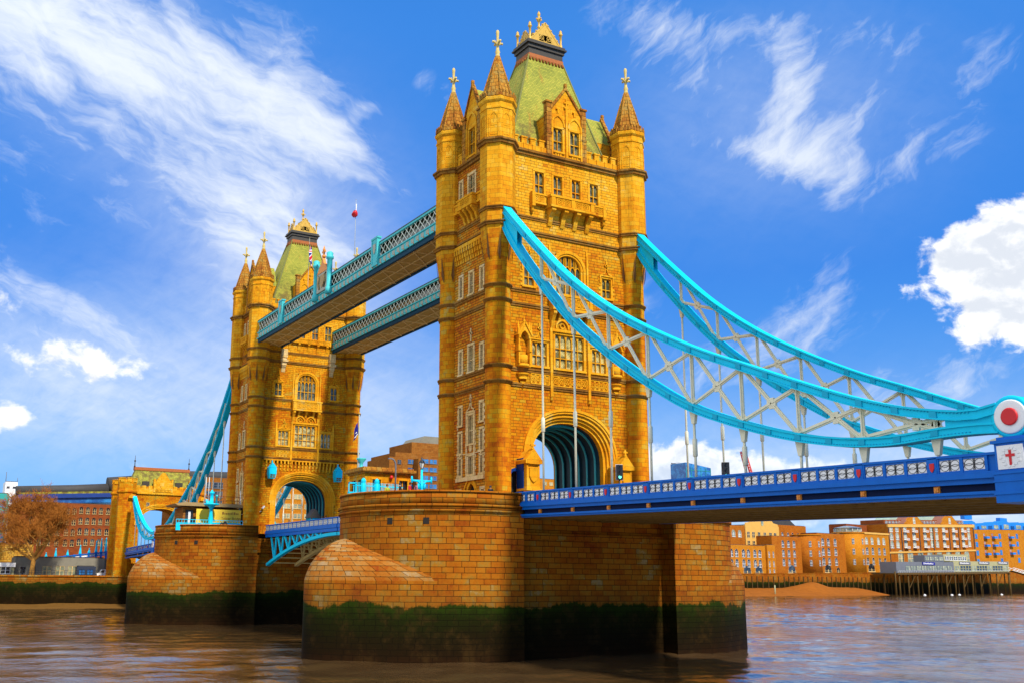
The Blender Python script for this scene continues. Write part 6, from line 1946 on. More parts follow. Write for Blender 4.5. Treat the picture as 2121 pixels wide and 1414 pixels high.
# ---------------------------------------------------------------- left bank
def left_bank():
    w = []
    I4 = Matrix.Identity(4)
    for s in (-12.4, -10.5, -8.6, -6.75, -4.7): 
        for z in (26.3, 23.2, 20.1, 17.): w.append((s, z - .0, 1.0, 1.5, 'arch', 'pale'))
    for s in (-26., -23.5, -21., -18.6, -16.2, -14.3):
        for z in (26.0, 22.9, 19.8, 16.7): w.append((s, z, 1.0, 1.5, 'arch', 'pale'))
    b = block('office_block', 'dark red brick block with arched windows and blue glazed top, left of the gatehouse', 'office block', I4, -30, 3, 228, 24, 7, 28.4, M_['brickR'], w)
    for nm, m, a in (('glazed_storey', 'winB', (-16.2, 16.3, .6, 20, 21.65, 23.2)), ('blue_eave', 'blueD', (-16.6, 16.7, .0, 20, 23.2, 24.4)), ('roof_parapet', 'slate', (-16.4, 16.5, .4, 20, 24.4, 25.0))):
        q = MB(); q.M = Matrix(((1, 0, 0, 0), (0, 1, 0, 0), (.06, 0, 1, 0), (0, 0, 0, 1))); q.box(*a); q.build(nm, M_[m], b)
    q = MB(); q.tube([(-17, 4, 24.6), (-1, 4, 25.6), (9, 4, 26.4)], [1.5, 1.6, 1.7], 12); q.tube([(9, 5, 27.5), (16.4, 5, 28.2)], [2.6, 2.8], 14); q.build('barrel_roof', M_['roofD'], b)
    # offices beyond the gatehouse on its right
    o = block('office_block', 'brown and dark glass offices showing between chain and rear tower', 'office block', I4, 10, 30, 202, 20, 7, 35.8, M_['brickB'], rows((14, 17.5, 21), (33.6, 31., 28.4), 2.6, 1.5, 'rect', 'grey', 'winD'))
    q = MB(); q.tube([(-10, 6, 29.2), (10, 6, 29.8)], 1.6, 12); q.build('barrel_roof', M_['roofD'], o)
    block('office_block', 'turquoise glass tower at the left edge', 'office block', I4, -47, -30.3, 250, 18, 7, 32, M_['tealG'], rows((-44, -40, -36, -32.5), (29, 25.5, 22, 18.5), 2.6, 2.4, 'rect', 'tealG', 'winB'))
    t = block('office_tower', 'plain white tower on the left skyline with thin masts', 'office tower', I4, -25, -20.8, 320, 8, 7, 41.3, M_['white'], rows((-24, -21.9), (39.3,), .9, .5, 'rect', 'grey', 'winD'))
    q = MB(); q.tube([(-2., 1, 34), (-2., 1, 38)], .12, 5); q.build('mast', M_['grey'], t); q = MB(); q.tube([(2., 1, 34), (2., 1, 36)], .1, 5); q.build('mast', M_['grey'], t)
    block('office_tower', 'squat green-topped plant room right of the white tower', 'office tower', I4, -20.2, -16.9, 322, 6, 7, 38.4, M_['tealG'], rows((-18.5,), (36.,), 2.0, 1.4, 'rect', 'grey', 'winD'))
    block('old_wall', 'weathered yellow stone wall behind the bare tree', 'stone wall', I4, -75, -27.5, 206, 2.5, 7, 15.7, M_['rubbleY'], [])
    g = block('riverside_pavilion', 'low grey pavilion along the quay behind the tree trunk', 'pavilion', I4, -33.5, -11.6, 190, 8, 7, 12.0, M_['greyst'], rows((-31.5, -29.2), (8.8,), 1.2, 1.6, 'rect', 'grey', 'winD') + rows((-25.8, -22.6, -19.6), (8.7,), 2., 2.2, 'rect', 'pale', 'winW'))
    block('kiosk', 'dark quay kiosk between pavilion and parked van', 'kiosk', I4, -19.2, -14.6, 185, 3, 7, 9.8, M_['navykiosk'], rows((-18, -16), (8.4,), 1.4, 1.2, 'rect', 'black', 'winB'))
    block('quay_hut', 'yellow hut with white awnings at the left edge', 'hut', I4, -46, -34, 186, 5, 7, 10.4, M_['creamC'], rows((-43, -39, -36), (8.7,), 2., 1.6, 'rect', 'white', 'winD'), parapet='white')
    # approach road parapet with cyan spires
    p = thing('approach_road', 'raised approach with blue parapet left of the gatehouse', 'approach road', (-15, 200, 7))
    P0 = Matrix.Translation((15, -200, -7))
    zt = lambda x: 14.1 + (x + 8.3) * .125
    b = MB(P0)
    for i in range(12):
        x0 = -27 + i * 1.6; x1 = x0 + 1.6
        b.face([(x0, 200, zt(x0) - .9), (x1, 200, zt(x1) - .9), (x1, 200, zt(x1)), (x0, 200, zt(x0))]); b.face([(x0, 200, zt(x0)), (x1, 200, zt(x1)), (x1, 205, zt(x1)), (x0, 205, zt(x0))]); b.face([(x0, 200, zt(x0) - .9), (x1, 200, zt(x1) - .9), (x1, 206, zt(x1) - .9), (x0, 206, zt(x0) - .9)])
    b.build('parapet', M_['white'], p)
    b = MB(P0)
    for dz in (-.06, -.9): b.beam((-27, 199.9, zt(-27) + dz), (-8, 199.9, zt(-8) + dz), .3, .22)
    b.build('handrail', M_['blue'], p)
    for x in (-25, -22.6, -20.2, -17.8, -16.2, -14.1, -12.2, -10.9, -9.6):
        b = MB(P0); b.box(x - .25, x + .25, 199.6, 200, zt(x) - 1.9, zt(x) + .15); b.build('parapet_post', M_['blue'], p)
    for x, h in ((-24.9, 1.5), (-22.5, 2.4), (-19.5, 1.6), (-16.3, 2.6), (-14.0, 1.5), (-12.2, 3.3), (-10.9, 3.9), (-9.7, 3.9)):
        b = MB(P0); b.lathe([(.42, zt(x)), (.36, zt(x) + .4), (.2, zt(x) + h * .6), (.12, zt(x) + h * .85), (.2, zt(x) + h * .88), (.0, zt(x) + h)], 8, x, 200.2); b.build('spire_post', M_['cyan'], p)
    b = MB(P0); b.box(-27, -8, 203, 206, 7, 12.2)
    b.build('arcade', M_['greyst'], p)
    # railing on the embankment
    q = thing('quay_railing', 'thin dark railing along the top of the left embankment', 'railing', (-60, 173.4, 7.6))
    b = MB()
    for i in range(76): b.box(-66 + i * 1.5, -65.94 + i * 1.5, -.03, .03, 0, 1.1)
    b.box(-66, 48, -.03, .03, 1.1, 1.16); b.box(-66, 48, -.02, .02, .55, .6); b.build('rails', M_['black'], q)
    # van
    v = thing('parked_van', 'white van parked on the quay beside the gatehouse', 'van', (-12.1, 187, 7.02))
    b = MB(); prof = [(-2.0, .35), (1.9, .35), (1.95, 2.0), (1.7, 2.1), (-.7, 2.1), (-1.35, 1.25), (-1.95, 1.05)]
    b.prism(prof, -.9, .9); b.build('body', M_['white'], v)
    b = MB(); b.prism([(-1.22, 1.3), (-.15, 1.3), (-.15, 1.95), (-.72, 1.95)], -.915, -.9); b.face([(-1.33, -.8, 1.3), (-1.33, .8, 1.3), (-.74, .8, 2.02), (-.74, -.8, 2.02)]); b.build('cab_window', M_['winD'], v)
    for x in (-1.25, 1.2):
        for y in (-.9, .9):
            b = MB(); b.tube([(x, y - .1, .36), (x, y + .1, .36)], .36, 14); wv = b.build('wheel', M_['black'], v); b = MB(); b.tube([(x, y - .12, .36), (x, y + .12, .36)], .2, 10); b.build('rim', M_['grey'], wv)
    # hotel behind the rear tower
    h = thing('stepped_hotel', 'brown stepped hotel with bands of windows between the two towers', 'hotel', (90, 215, 7), R(0))
    def hb(s0, s1, off, dep, z1, m='brickB'):
        b = MB(); b.box(s0 - 90, s1 - 90, off, dep, 0, z1 - 7); return b.build('wing', M_[m], h)
    hb(83.2, 88, 2, 20, 47.4); hb(86.4, 118, 4, 24, 49.3); hb(93.2, 122, 0, 22, 47.2); hb(93.5, 122, 6, 24, 53.4)
    b = MB(); b.prism([(3.6, 39), (30, 39), (30, 49), (9.0, 49), (4.6, 43.5)], 7, 22) ; b.build('upper_storey', M_['roofG'], h)
    for z in (46.4, 43.6, 40.8, 38., 35.2):
        for x in (92.5 - 90, 95.6 - 90, 98.8 - 90, 102 - 90, 105.2 - 90):
            yy = -.05 if x > 3.2 else -.05
            window(h, x, (-.05 if x > 3.2 else 3.94), z - 7 - .7, 2.6, 1.3, 'rect', 'grey', 'winB')
    for z in (45.2,): window(h, 86.9 - 90, 1.95, z - 7, 1.2, 1.2, 'rect', 'grey', 'winD')
    # buildings seen through the road arches
    y = block('flats', 'yellow flats with rows of windows seen through the rear arch', 'flats', I4, 52, 75, 250, 15, 7, 38.0, M_['brickY'], rows((55.5, 59.5, 63.5, 67.5, 71.), (35.2, 31.8, 28.4, 25.), 2.6, 1.5, 'rect', 'pale', 'winW'))
    block('flats', 'small ochre block low in the front arch', 'flats', I4, 160, 173, 250, 12, 7, 46.8, M_['brickY'], rows((168, 171), (45.,), 1.6, 1.2, 'rect', 'pale', 'winW'))
    # distant skyline on the right
    s = thing('glass_tower', 'slanted dark blue glass tower under a crane, right of front tower', 'glass tower', (372, 400, 40))
    b = MB(); b.prism([(-9.5, -33), (10.5, -33), (10.5, 35.2), (-9.5, 37.6)], -14, 0) ; b.build('wall', M_['winB'], s)
    b = MB()
    for i in range(6): b.box(-9.4 + i * 3.9, -9.2 + i * 3.9, -14.3, -14, 10, 35)
    for i in range(6): b.box(-9.5, 10.5, -14.25, -14.02, 12 + i * 4.2, 12.25 + i * 4.2)
    b.build('glazing_bars', M_['tealG'], s)
    c = thing('tower_crane', 'grey crane jib above the blue glass tower', 'crane', (374.5, 405, 74))
    b = MB(); b.beam((0, 0, 0), (0, 0, 5.2), .7, .7); b.build('mast', M_['tealG'], c); b = MB(); b.beam((-7, 0, 5.0), (7, 0, 4.), .5, .7); b.beam((-7, 0, 5.0), (0, 0, 5.8), .2, .2); b.build('jib', M_['grey'], c)
    for i, (x0, z0, x1, z1, lab) in enumerate(((422, 89.5, 428, 74, 'thin pale red crane jib, left of the pair by the chain'), (429, 89.2, 434.5, 75, 'bold red crane jib, right of the pair by the chain'))):
        c = thing('tower_crane', lab, 'crane', (x1, 400 + i * 3, z1), 0, 'red crane jibs on the skyline')
        w_ = .55 if i == 0 else .9
        for dy in (-w_, w_):
            b = MB(); b.beam((0, dy, -6), (x0 - x1, dy, z0 - z1), .4, .4); b.beam((w_ * 1.6, dy, -6), (x0 - x1, dy, z0 - z1), .4, .4); b.build('boom', M_['craneR'], c)
        b = MB()
        for k in range(12):
            t = k / 12.; b.beam((t * (x0 - x1), -w_, -6 + t * (z0 - z1 + 6)), ((t + .08) * (x0 - x1) + w_ * 1.4 * (1 - t), w_, -6 + (t + .08) * (z0 - z1 + 6)), .25, .25)
        b.build('lattice', M_['craneR'], c)
        b = MB(); b.box(-1.2, 1.2, -1.2, 1.2, -67, -6); b.build('mast', M_['craneR'], c)
M_['rubbleY'] = stone('yellow_rubble', [(.0, (.34, .13, .02)), (.4, (.52, .25, .03)), (.7, (.60, .34, .05)), (1., (.42, .30, .12))], 1.0, .5, .04, weather=.6, streak=.3, bstr=.7)
M_['greyst'] = plain('grey_pavilion_stone', (.22, .20, .15), .8, .3, .8)
M_['navykiosk'] = plain('kiosk_paint', (.02, .03, .06), .5, .3)
M_['blueD'] = plain('deep_blue_eave', (.004, .035, .20), .5, .4, .6)
M_['roofG'] = plain('ribbed_grey_roof', (.22, .20, .14), .7, .5, .4, 0., .3, (.3, .12, .03), .4)
left_bank()

# ---------------------------------------------------------------- trees
def bare_tree(label, loc, h, spread, seed, n_main=7, dens=1.):
    rnd = random.Random(seed)
    p = thing('bare_tree', label, 'tree', loc, 0, 'bare trees on the quay')
    tk = MB(); br = MB(); tw = MB()
    tk.tube([(0, 0, -.3), (.05, 0, 1.2), (.15, .05, h * .16), (.25, .1, h * .27)], [.78, .62, .55, .52], 10)
    def grow(p0, d, L, r, lev):
        pts = [Vector(p0)]; dd = Vector(d).normalized(); n = 4
        for i in range(n):
            dd = (dd + Vector((rnd.uniform(-1, 1), rnd.uniform(-1, 1), rnd.uniform(-.5, .9))) * .26).normalized()
            pts.append(pts[-1] + dd * L / n)
        rad = [max(.024, r * (1 - .5 * i / n)) for i in range(n + 1)]
        (br if lev < 3 else tw).tube(pts, rad, 6 if lev < 2 else (4 if lev < 3 else 3), cap=False)
        if lev >= 5: return
        k = (5 if lev < 2 else 5 if lev < 4 else 4)
        for i in range(k):
            t = rnd.uniform(.35, 1.); q = pts[min(n - 1, int(t * n))].lerp(pts[min(n, int(t * n) + 1)], t * n % 1)
            a = Vector((rnd.uniform(-1, 1), rnd.uniform(-1, 1), rnd.uniform(-.35, .8)))
            nd = (dd * .75 + a.normalized() * .85).normalized()
            grow(q, nd, L * rnd.uniform(.50, .72), rad[-1] * rnd.uniform(.55, .85), lev + 1)
    for i in range(n_main):
        a = 2 * PI * i / n_main + rnd.uniform(-.3, .3); e = rnd.uniform(.35, 1.15) if i else 1.4
        grow((.25, .1, h * (.22 + .05 * (i % 2))), (math.cos(a) * math.cos(e) * spread, math.sin(a) * math.cos(e) * spread, math.sin(e)), h * rnd.uniform(.40, .50), .36, 0)
    tk.build('trunk', M_['bark'], p); br.build('branches', M_['bark'], p, merge=False); tw.build('crown', M_['twig'], p, merge=False)
    return p
bare_tree('big bare plane tree with reddish twigs on the left quay', (-30.4, 182, 7.0), 18.5, 1.35, 5)
bare_tree('bare tree at the left edge before the turquoise tower', (-41, 200, 7.0), 16, 1.1, 23, 5)
# ---------------------------------------------------------------- things standing on the piers
def stone_cabin():
    p = thing('control_cabin', 'flat-roofed stone cabin with dark windows on the nearer pier', 'cabin', (-17.2, 6.6, 14.73))
    b = MB()
    wall_grid_b = MB(Matrix(((1, 0, 0, 0), (0, -1, 0, -2.1), (0, 0, 1, 0), (0, 0, 0, 1))))
    holes = [(-1.9, -.9, 1.1, 3.3), (1.3, 2.3, 1.1, 3.3)]
    wall_grid(wall_grid_b, -2.75, 2.75, 0, 3.9, holes, .25)
    o = wall_grid_b.build('wall', M_['pierlt'], p)
    w2 = MB(Matrix(((0, -1, 0, -2.75), (-1, 0, 0, 0), (0, 0, 1, 0), (0, 0, 0, 1)))); wall_grid(w2, -2.1, 2.1, 0, 3.9, [(-1.4, -.3, 1.1, 3.3), (.3, 1.4, 1.1, 3.3)], .25); w2.build('wall', M_['pierlt'], p)
    w3 = MB(); w3.face([(2.75, -2.1, 0), (2.75, 2.1, 0), (2.75, 2.1, 3.9), (2.75, -2.1, 3.9)]); w3.face([(-2.75, 2.1, 0), (2.75, 2.1, 0), (2.75, 2.1, 3.9), (-2.75, 2.1, 3.9)]); w3.build('wall', M_['pierlt'], p)
    for x0, x1 in ((-1.9, -.9), (1.3, 2.3)):
        g = MB(); g.face([(x0, -1.86, 1.1), (x1, -1.86, 1.1), (x1, -1.86, 3.3), (x0, -1.86, 3.3)]); gg = g.build('pane', M_['winD'], p)
        f = MB(); f.box((x0 + x1) / 2 - .05, (x0 + x1) / 2 + .05, -1.95, -1.87, 1.1, 3.3); f.box(x0 - .12, x0, -2.2, -1.95, 1., 3.4); f.box(x1, x1 + .12, -2.2, -1.95, 1., 3.4); f.box(x0 - .15, x1 + .15, -2.22, -1.95, 3.3, 3.45); f.build('window_frame', M_['trim'], p)
    for y0 in (-1.4, .3):
        g = MB(); g.face([(-2.51, y0, 1.1), (-2.51, y0 + 1.1, 1.1), (-2.51, y0 + 1.1, 3.3), (-2.51, y0, 3.3)]); g.build('pane', M_['winD'], p)
    r_ = MB(); r_.box(-2.9, 2.9, -2.25, 2.25, 3.9, 4.1); r_.box(-3.2, 3.2, -2.55, 2.55, 4.1, 4.42); r_.box(-3.0, 3.0, -2.35, 2.35, 4.42, 4.6); r_.build('roof', M_['spire'], p)
    l = MB(); l.lathe([(.0, 3.35), (.18, 3.45), (.2, 3.65), (.08, 3.8)], 10, .3, -2.3); l.build('wall_lamp', M_['red'], p)
    q = thing('navigation_post', 'cyan post with flared cup top standing behind the stone cabin', 'post', (-18.25, 9.4, 14.73))
    b = MB(); b.lathe([(.35, 0), (.3, .5), (.2, .7), (.2, 4.8), (.34, 4.95), (.2, 5.1), (.18, 5.5), (.55, 5.95), (.55, 6.05), (.3, 6.06)], 12); b.build('post', M_['teal'], q)
M_['pierlt'] = stone('cabin_stone', ORG, 1.2, .6, .015, weather=.35, streak=.25)
stone_cabin()
def lamp_post(label, loc, H):
    p = thing('lamp_post', label, 'lamp post', loc, 0)
    s = H / 4.4
    b = MB(); b.lathe([(.26 * s, 0), (.26 * s, .4 * s), (.17 * s, .5 * s), (.13 * s, 1.3 * s), (.20 * s, 1.5 * s), (.20 * s, 1.8 * s), (.13 * s, 1.9 * s), (.10 * s, 3.3 * s)], 10)
    for t in (1, -1):
        b.tube([(0, 0, 1.7 * s), (t * .45 * s, 0, 2.15 * s), (t * 1.05 * s, 0, 2.2 * s)], [.14 * s, .12 * s, .1 * s], 8); b.tube([(t * .3 * s, 0, 1.35 * s), (t * .36 * s, 0, 1.9 * s)], .11 * s, 6); b.lathe([(.1 * s, 1.95 * s), (.1 * s, 2.55 * s), (.0, 2.65 * s)], 8, t * 1.08 * s)
    b.box(-.95 * s, .95 * s, -.08, .08, 2.12 * s, 2.28 * s)
    b.build('post', M_['cyan'], p)
    g = MB(); g.lathe([(.13 * s, 3.42 * s), (.30 * s, 3.95 * s)], 6, smooth=False); g.build('lantern_glass', M_['lampglass'], p)
    c = MB(); c.lathe([(.1 * s, 3.3 * s), (.16 * s, 3.42 * s)], 6); c.lathe([(.36 * s, 3.95 * s), (.30 * s, 4.05 * s), (.12 * s, 4.3 * s), (.12 * s, 4.4 * s), (.04, 4.5 * s), (.0, 4.7 * s)], 6)
    for k in range(6): c.beam((.13 * s * math.cos(k * PI / 3), .13 * s * math.sin(k * PI / 3), 3.42 * s), (.31 * s * math.cos(k * PI / 3), .31 * s * math.sin(k * PI / 3), 3.95 * s), .03, .03)
    c.build('lantern_cap', M_['black'], p)
    return p
lamp_post('cyan Victorian lamp post with two arms and black lantern on the nearer pier', (-19.5, -8.0, 14.73), 4.3)
def bollard_lamp():
    p = thing('navigation_post', 'stout cyan post with a wide platform before the yellow hoarding', 'post', (-16.5, DY - 6.6, 14.73))
    b = MB(); b.lathe([(.55, 0), (.55, .5), (.38, .7), (.40, 2.4), (.26, 3.2), (.28, 4.0), (.7, 4.5), (1.3, 4.62), (1.3, 4.8), (.3, 4.82), (.28, 6.4), (.42, 6.5), (.42, 6.75), (.2, 6.8), (.12, 7.1)], 14); b.build('post', M_['cyan'], p)
    c = MB(); c.lathe([(.16, 4.82), (.16, 6.0), (.22, 6.02), (.22, 6.3)], 8, .9, .2); c.build('side_lamp', M_['teal'], p)
bollard_lamp()
def pole(label, loc, H, r, group=None):
    p = thing('flagpole', label, 'flagpole', loc, 0, group)
    b = MB(); b.tube([(0, 0, 0), (0, 0, H * .5), (0, 0, H)], [r, r * .85, r * .5], 8); b.build('mast', M_['creamdull'], p)
    t = MB(); t.lathe([(.0, H), (r * 1.3, H + r), (.0, H + 2 * r)], 8); t.build('truck', M_['gold'], p)
pole('white flagpole with a blue flag, behind the stone cabin', (-18.6, 6.9 + 2.6, 14.73), 11.0, .13)
pole('thin white flagpole near the rear end of the crested walkway', (-9.2, 52.9, 49.5), 11.3, .05, 'flagpoles on the crested walkway')
pole('tall thin flagpole near the middle of the crested walkway, topmost in the photo', (-9.2, 34.4, 49.5), 11.8, .045, 'flagpoles on the crested walkway')
def cloth(name, label, loc, m, fn, nu=14, nv=10, cat='flag'):
    b = MB()
    for i in range(nu):
        for j in range(nv):
            q = [(i, j), (i + 1, j), (i + 1, j + 1), (i, j + 1)]
            b.face([fn(a / nu, c / nv) for a, c in q], [(a / nu, c / nv) for a, c in q], True)
    o = b.build(name, m); o.location = loc
    return tag(o, label, cat)
def union_mat():
    m, T = newmat('union_flag_cloth')
    s = T.n('ShaderNodeSeparateXYZ', {0: uvco(T)})
    u = T.sub(s.outputs[0], .5); v = T.mul(T.sub(s.outputs[1], .5), .5)
    au, av = T.m('ABSOLUTE', u), T.m('ABSOLUTE', v)
    dg = T.m('ABSOLUTE', T.sub(T.mul(au, .5), av))
    c = T.mix(T.m('LESS_THAN', dg, .052), (.012, .02, .22), (.75, .74, .72))
    c = T.mix(T.m('LESS_THAN', dg, .018), c, (.6, .015, .03))
    cr_ = T.m('MINIMUM', au, av)
    c = T.mix(T.m('LESS_THAN', cr_, .083), c, (.75, .74, .72))
    c = T.mix(T.m('LESS_THAN', cr_, .05), c, (.6, .015, .03))
    finish(T, c, .8, .2); return m
cloth('union_flag', 'red, white and blue flag hanging limp from the left walkway flagpole', (-9.2, 52.9, 0), union_mat(),
      lambda u, v: (.05 + .28 * math.sin(u * 9 + v * 2) * u, -.05 - .75 * u * (1 - .3 * v) + .12 * math.sin(u * 14), 60.2 - 1.6 * u - 2.6 * (1 - v) + .12 * math.sin(u * 11)), 20, 12)
rf = cloth('red_flag', 'crumpled red and white flag bunched on the tall walkway flagpole', (-9.2, 34.4, 0), M_['redcl'] if 'redcl' in M_ else M_['red'],
      lambda u, v: (-.2 + .45 * math.sin(u * 6.6) * math.sin(.25 + v * 2.6), -.1 + .5 * math.cos(u * 6.6) * math.sin(.25 + v * 2.6), 58.6 + .95 * v + .14 * math.sin(u * 11 + v * 4)), 18, 12)
wb = cloth('flag_white_band', None, (0, 0, 0), M_['white'],
      lambda u, v: (.03 + .10 * math.sin(u * 6 + v), .0 - .16 * u, 59.5 + 1.1 * v + .1 * math.sin(u * 7)), 8, 6, None)
wb.parent = rf
cloth('blue_flag', 'dark blue flag with white mark hanging from the pole behind the cabin', (-18.6, 9.5, 0), M_['flagB'],
      lambda u, v: (-.05 - .70 * u * (1 - .35 * v) + .07 * math.sin(v * 6), .12 * math.sin(u * 9 + v * 3), 25.0 - 1.5 * (1 - v) - 1.0 * u + .2 * u * v), 14, 10)
b = MB(Matrix.Translation((-18.6, 9.5, 0)))
b.beam((-.60, -.2, 23.0), (-.25, -.2, 23.5), .05, .10, (0, 1, 0)); b.beam((-.50, -.2, 23.5), (-.35, -.2, 23.7), .05, .09, (0, 1, 0))
fl = b.build('flag_mark', M_['white'], bpy.data.objects['blue_flag']); fl.location = (18.6, -9.5, 0)

def fence():
    p = thing('pier_railing', 'cyan picket railing with round posts on the nearer pier', 'railing', (-20.5, 2.9, 14.73))
    b = MB()
    n = 34
    for i in range(n):
        x = -1.4 + i * .165; b.box(x - .03, x + .03, -.03, .03, .3, 2.75)
    b.box(-1.5, 4.3, -.04, .04, 1.6, 1.72); b.box(-1.5, 4.3, -.04, .04, 2.35, 2.45); b.build('pickets', M_['cyan'], p)
    for x in (-.3, 1.25):
        q = MB(); q.lathe([(.28, 0), (.28, 2.6), (.2, 2.7), (.30, 2.85), (.2, 3.1), (.0, 3.25)], 10, x); q.build('post', M_['cyan'], p)
    q = MB(); q.box(-2.05, -1.2, -.25, .1, .2, 1.7)
    for x in (-2.02, -1.24): q.box(x - .05, x + .05, -.2, -.1, 1.7, 2.65)
    q.box(-2.07, -1.19, -.2, -.1, 2.55, 2.68); q.build('gate_box', M_['cyan'], p)
fence()
q = thing('bent_lamp_post', 'tall grey post with bent-over top before the stone cabin', 'lamp post', (-20.0, -3.2, 14.73)); b = MB(); b.tube([(0, 0, 0), (0, 0, 3.9), (-.05, 0, 4.3), (-.25, 0, 4.6), (-.55, 0, 4.7)], .09, 8); b.build('mast', M_['grey'], q); b = MB(); b.box(-.85, -.45, -.1, .1, 4.62, 4.74); b.build('lamp_head', M_['grey'], q)

def far_cabin():
    p = thing('hoarded_cabin', 'cabin wrapped in yellow hoarding under a wide flat roof, on the rear pier', 'cabin', (-15.8, DY - 1.0, 14.73))
    b = MB(); b.box(-4.6, 4.9, -2.6, 3, 0, 4.3); b.build('wall', M_['brickB'], p)
    r_ = MB(); r_.prism([(-6.3, 4.75), (-5.8, 4.45), (5.1, 4.45), (5.4, 4.75), (5.0, 5.0), (-4.5, 5.05)], -3.7, 3.4); r_.build('roof', M_['rooftan'], p)
    h = MB(); h.box(-2.7, 5.0, -3.9, -3.8, .5, 4.0); hb = h.build('hoarding', M_['banner'], p)
    t = MB()
    for i, (x, w) in enumerate(((1.9, .34), (2.3, .22), (2.58, .22), (2.86, .24), (3.16, .18), (3.4, .22), (3.7, .14), (3.95, .3), (4.3, .2), (4.56, .2))): t.box(x - .2, x - .2 + w * .8, -3.93, -3.9, 3.2, 3.2 + (.42 if i in (0, 6, 7) else .28))
    me = text_mesh('Tower Bridge', .62); me.materials.append(M_['brownink']); t.build('lettering', M_['brownink'], hb)
    o = bpy.data.objects.new('lettering', me); link(o, hb); o.rotation_euler = (PI / 2, 0, 0); o.location = (3.3, -3.92, 2.35)
    t = MB(); t.box(-.0, 4.95, -3.925, -3.9, 1.55, 1.8); t.box(.4, 4.95, -3.924, -3.9, 1.2, 1.33); t.build('hoarding_stripe', M_['cyan'], hb)
    t = MB(); t.prism([(.2 - 1.0, 2.0), (.2 + .4, 2.0), (.2 + .1, 2.5), (.0, 2.3), (-.3, 2.35)], -3.93, -3.9); t.prism([(-2.5, 1.4), (-1.6, 1.4), (-1.9, 1.75), (-2.2, 1.6)], -3.93, -3.9); t.build('hoarding_sketch', M_['grey'], hb)
    g = MB(); g.box(-4.2, -2.9, -2.72, -2.6, 1.2, 3.8); g.build('pane', M_['winD'], p); g = MB(); g.box(-3.75, -3.35, -2.75, -2.7, 1.2, 3.6); g.build('door', M_['gullw'], p)
    g = MB(); g.box(5.05, 6.7, -2.6, -2.2, 0, 4.6); g.build('scaffold_shade', M_['black'], p)  # black box standing in for the shade behind the scaffold
    s = MB()
    for x in (5.1, 6.75):
        s.tube([(x, -2.8, 0), (x, -2.8, 7.4)], .06, 6)
    for z in (1.2, 2.3, 3.4, 4.5): s.tube([(5.1, -2.8, z), (6.75, -2.8, z)], .05, 6)
    s.build('scaffold', M_['gullw'], p)
    s = MB()
    for x in (-1., 0.6, 2.2, 3.8, 5.0): s.tube([(x, -2.6, 5.), (x, -2.6, 6.3)], .05, 5)
    for z in (5.6, 6.3): s.tube([(-1., -2.6, z), (5.0, -2.6, z)], .05, 5)
    s.build('roof_rail', M_['redlead'], p)
    for x in (-.9, -.4):
        s = MB(); s.tube([(x, -2.4, 4.9), (x, -2.4, 9.5)], .05, 5); s.build('aerial', M_['gullw'], p)
    f = thing('pier_railing', 'cyan railing around the yellow cabin on the rear pier', 'railing', (-17, DY - 6.5, 14.73))
    b = MB()
    for i in range(26): b.box(-5.2 + i * .45, -5.14 + i * .45, -.03, .03, .3, 2.1)
    for z in (.9, 1.5, 2.05): b.box(-5.2, 6.1, -.04, .04, z, z + .09)
    b.box(-5.2, 6.1, -.02, .02, .3, 1.45)
    b.build('rails', M_['cyan'], f)
M_['rooftan'] = plain('tan_roof_edge', (.34, .22, .08), .7, .4, 1.)
far_cabin()

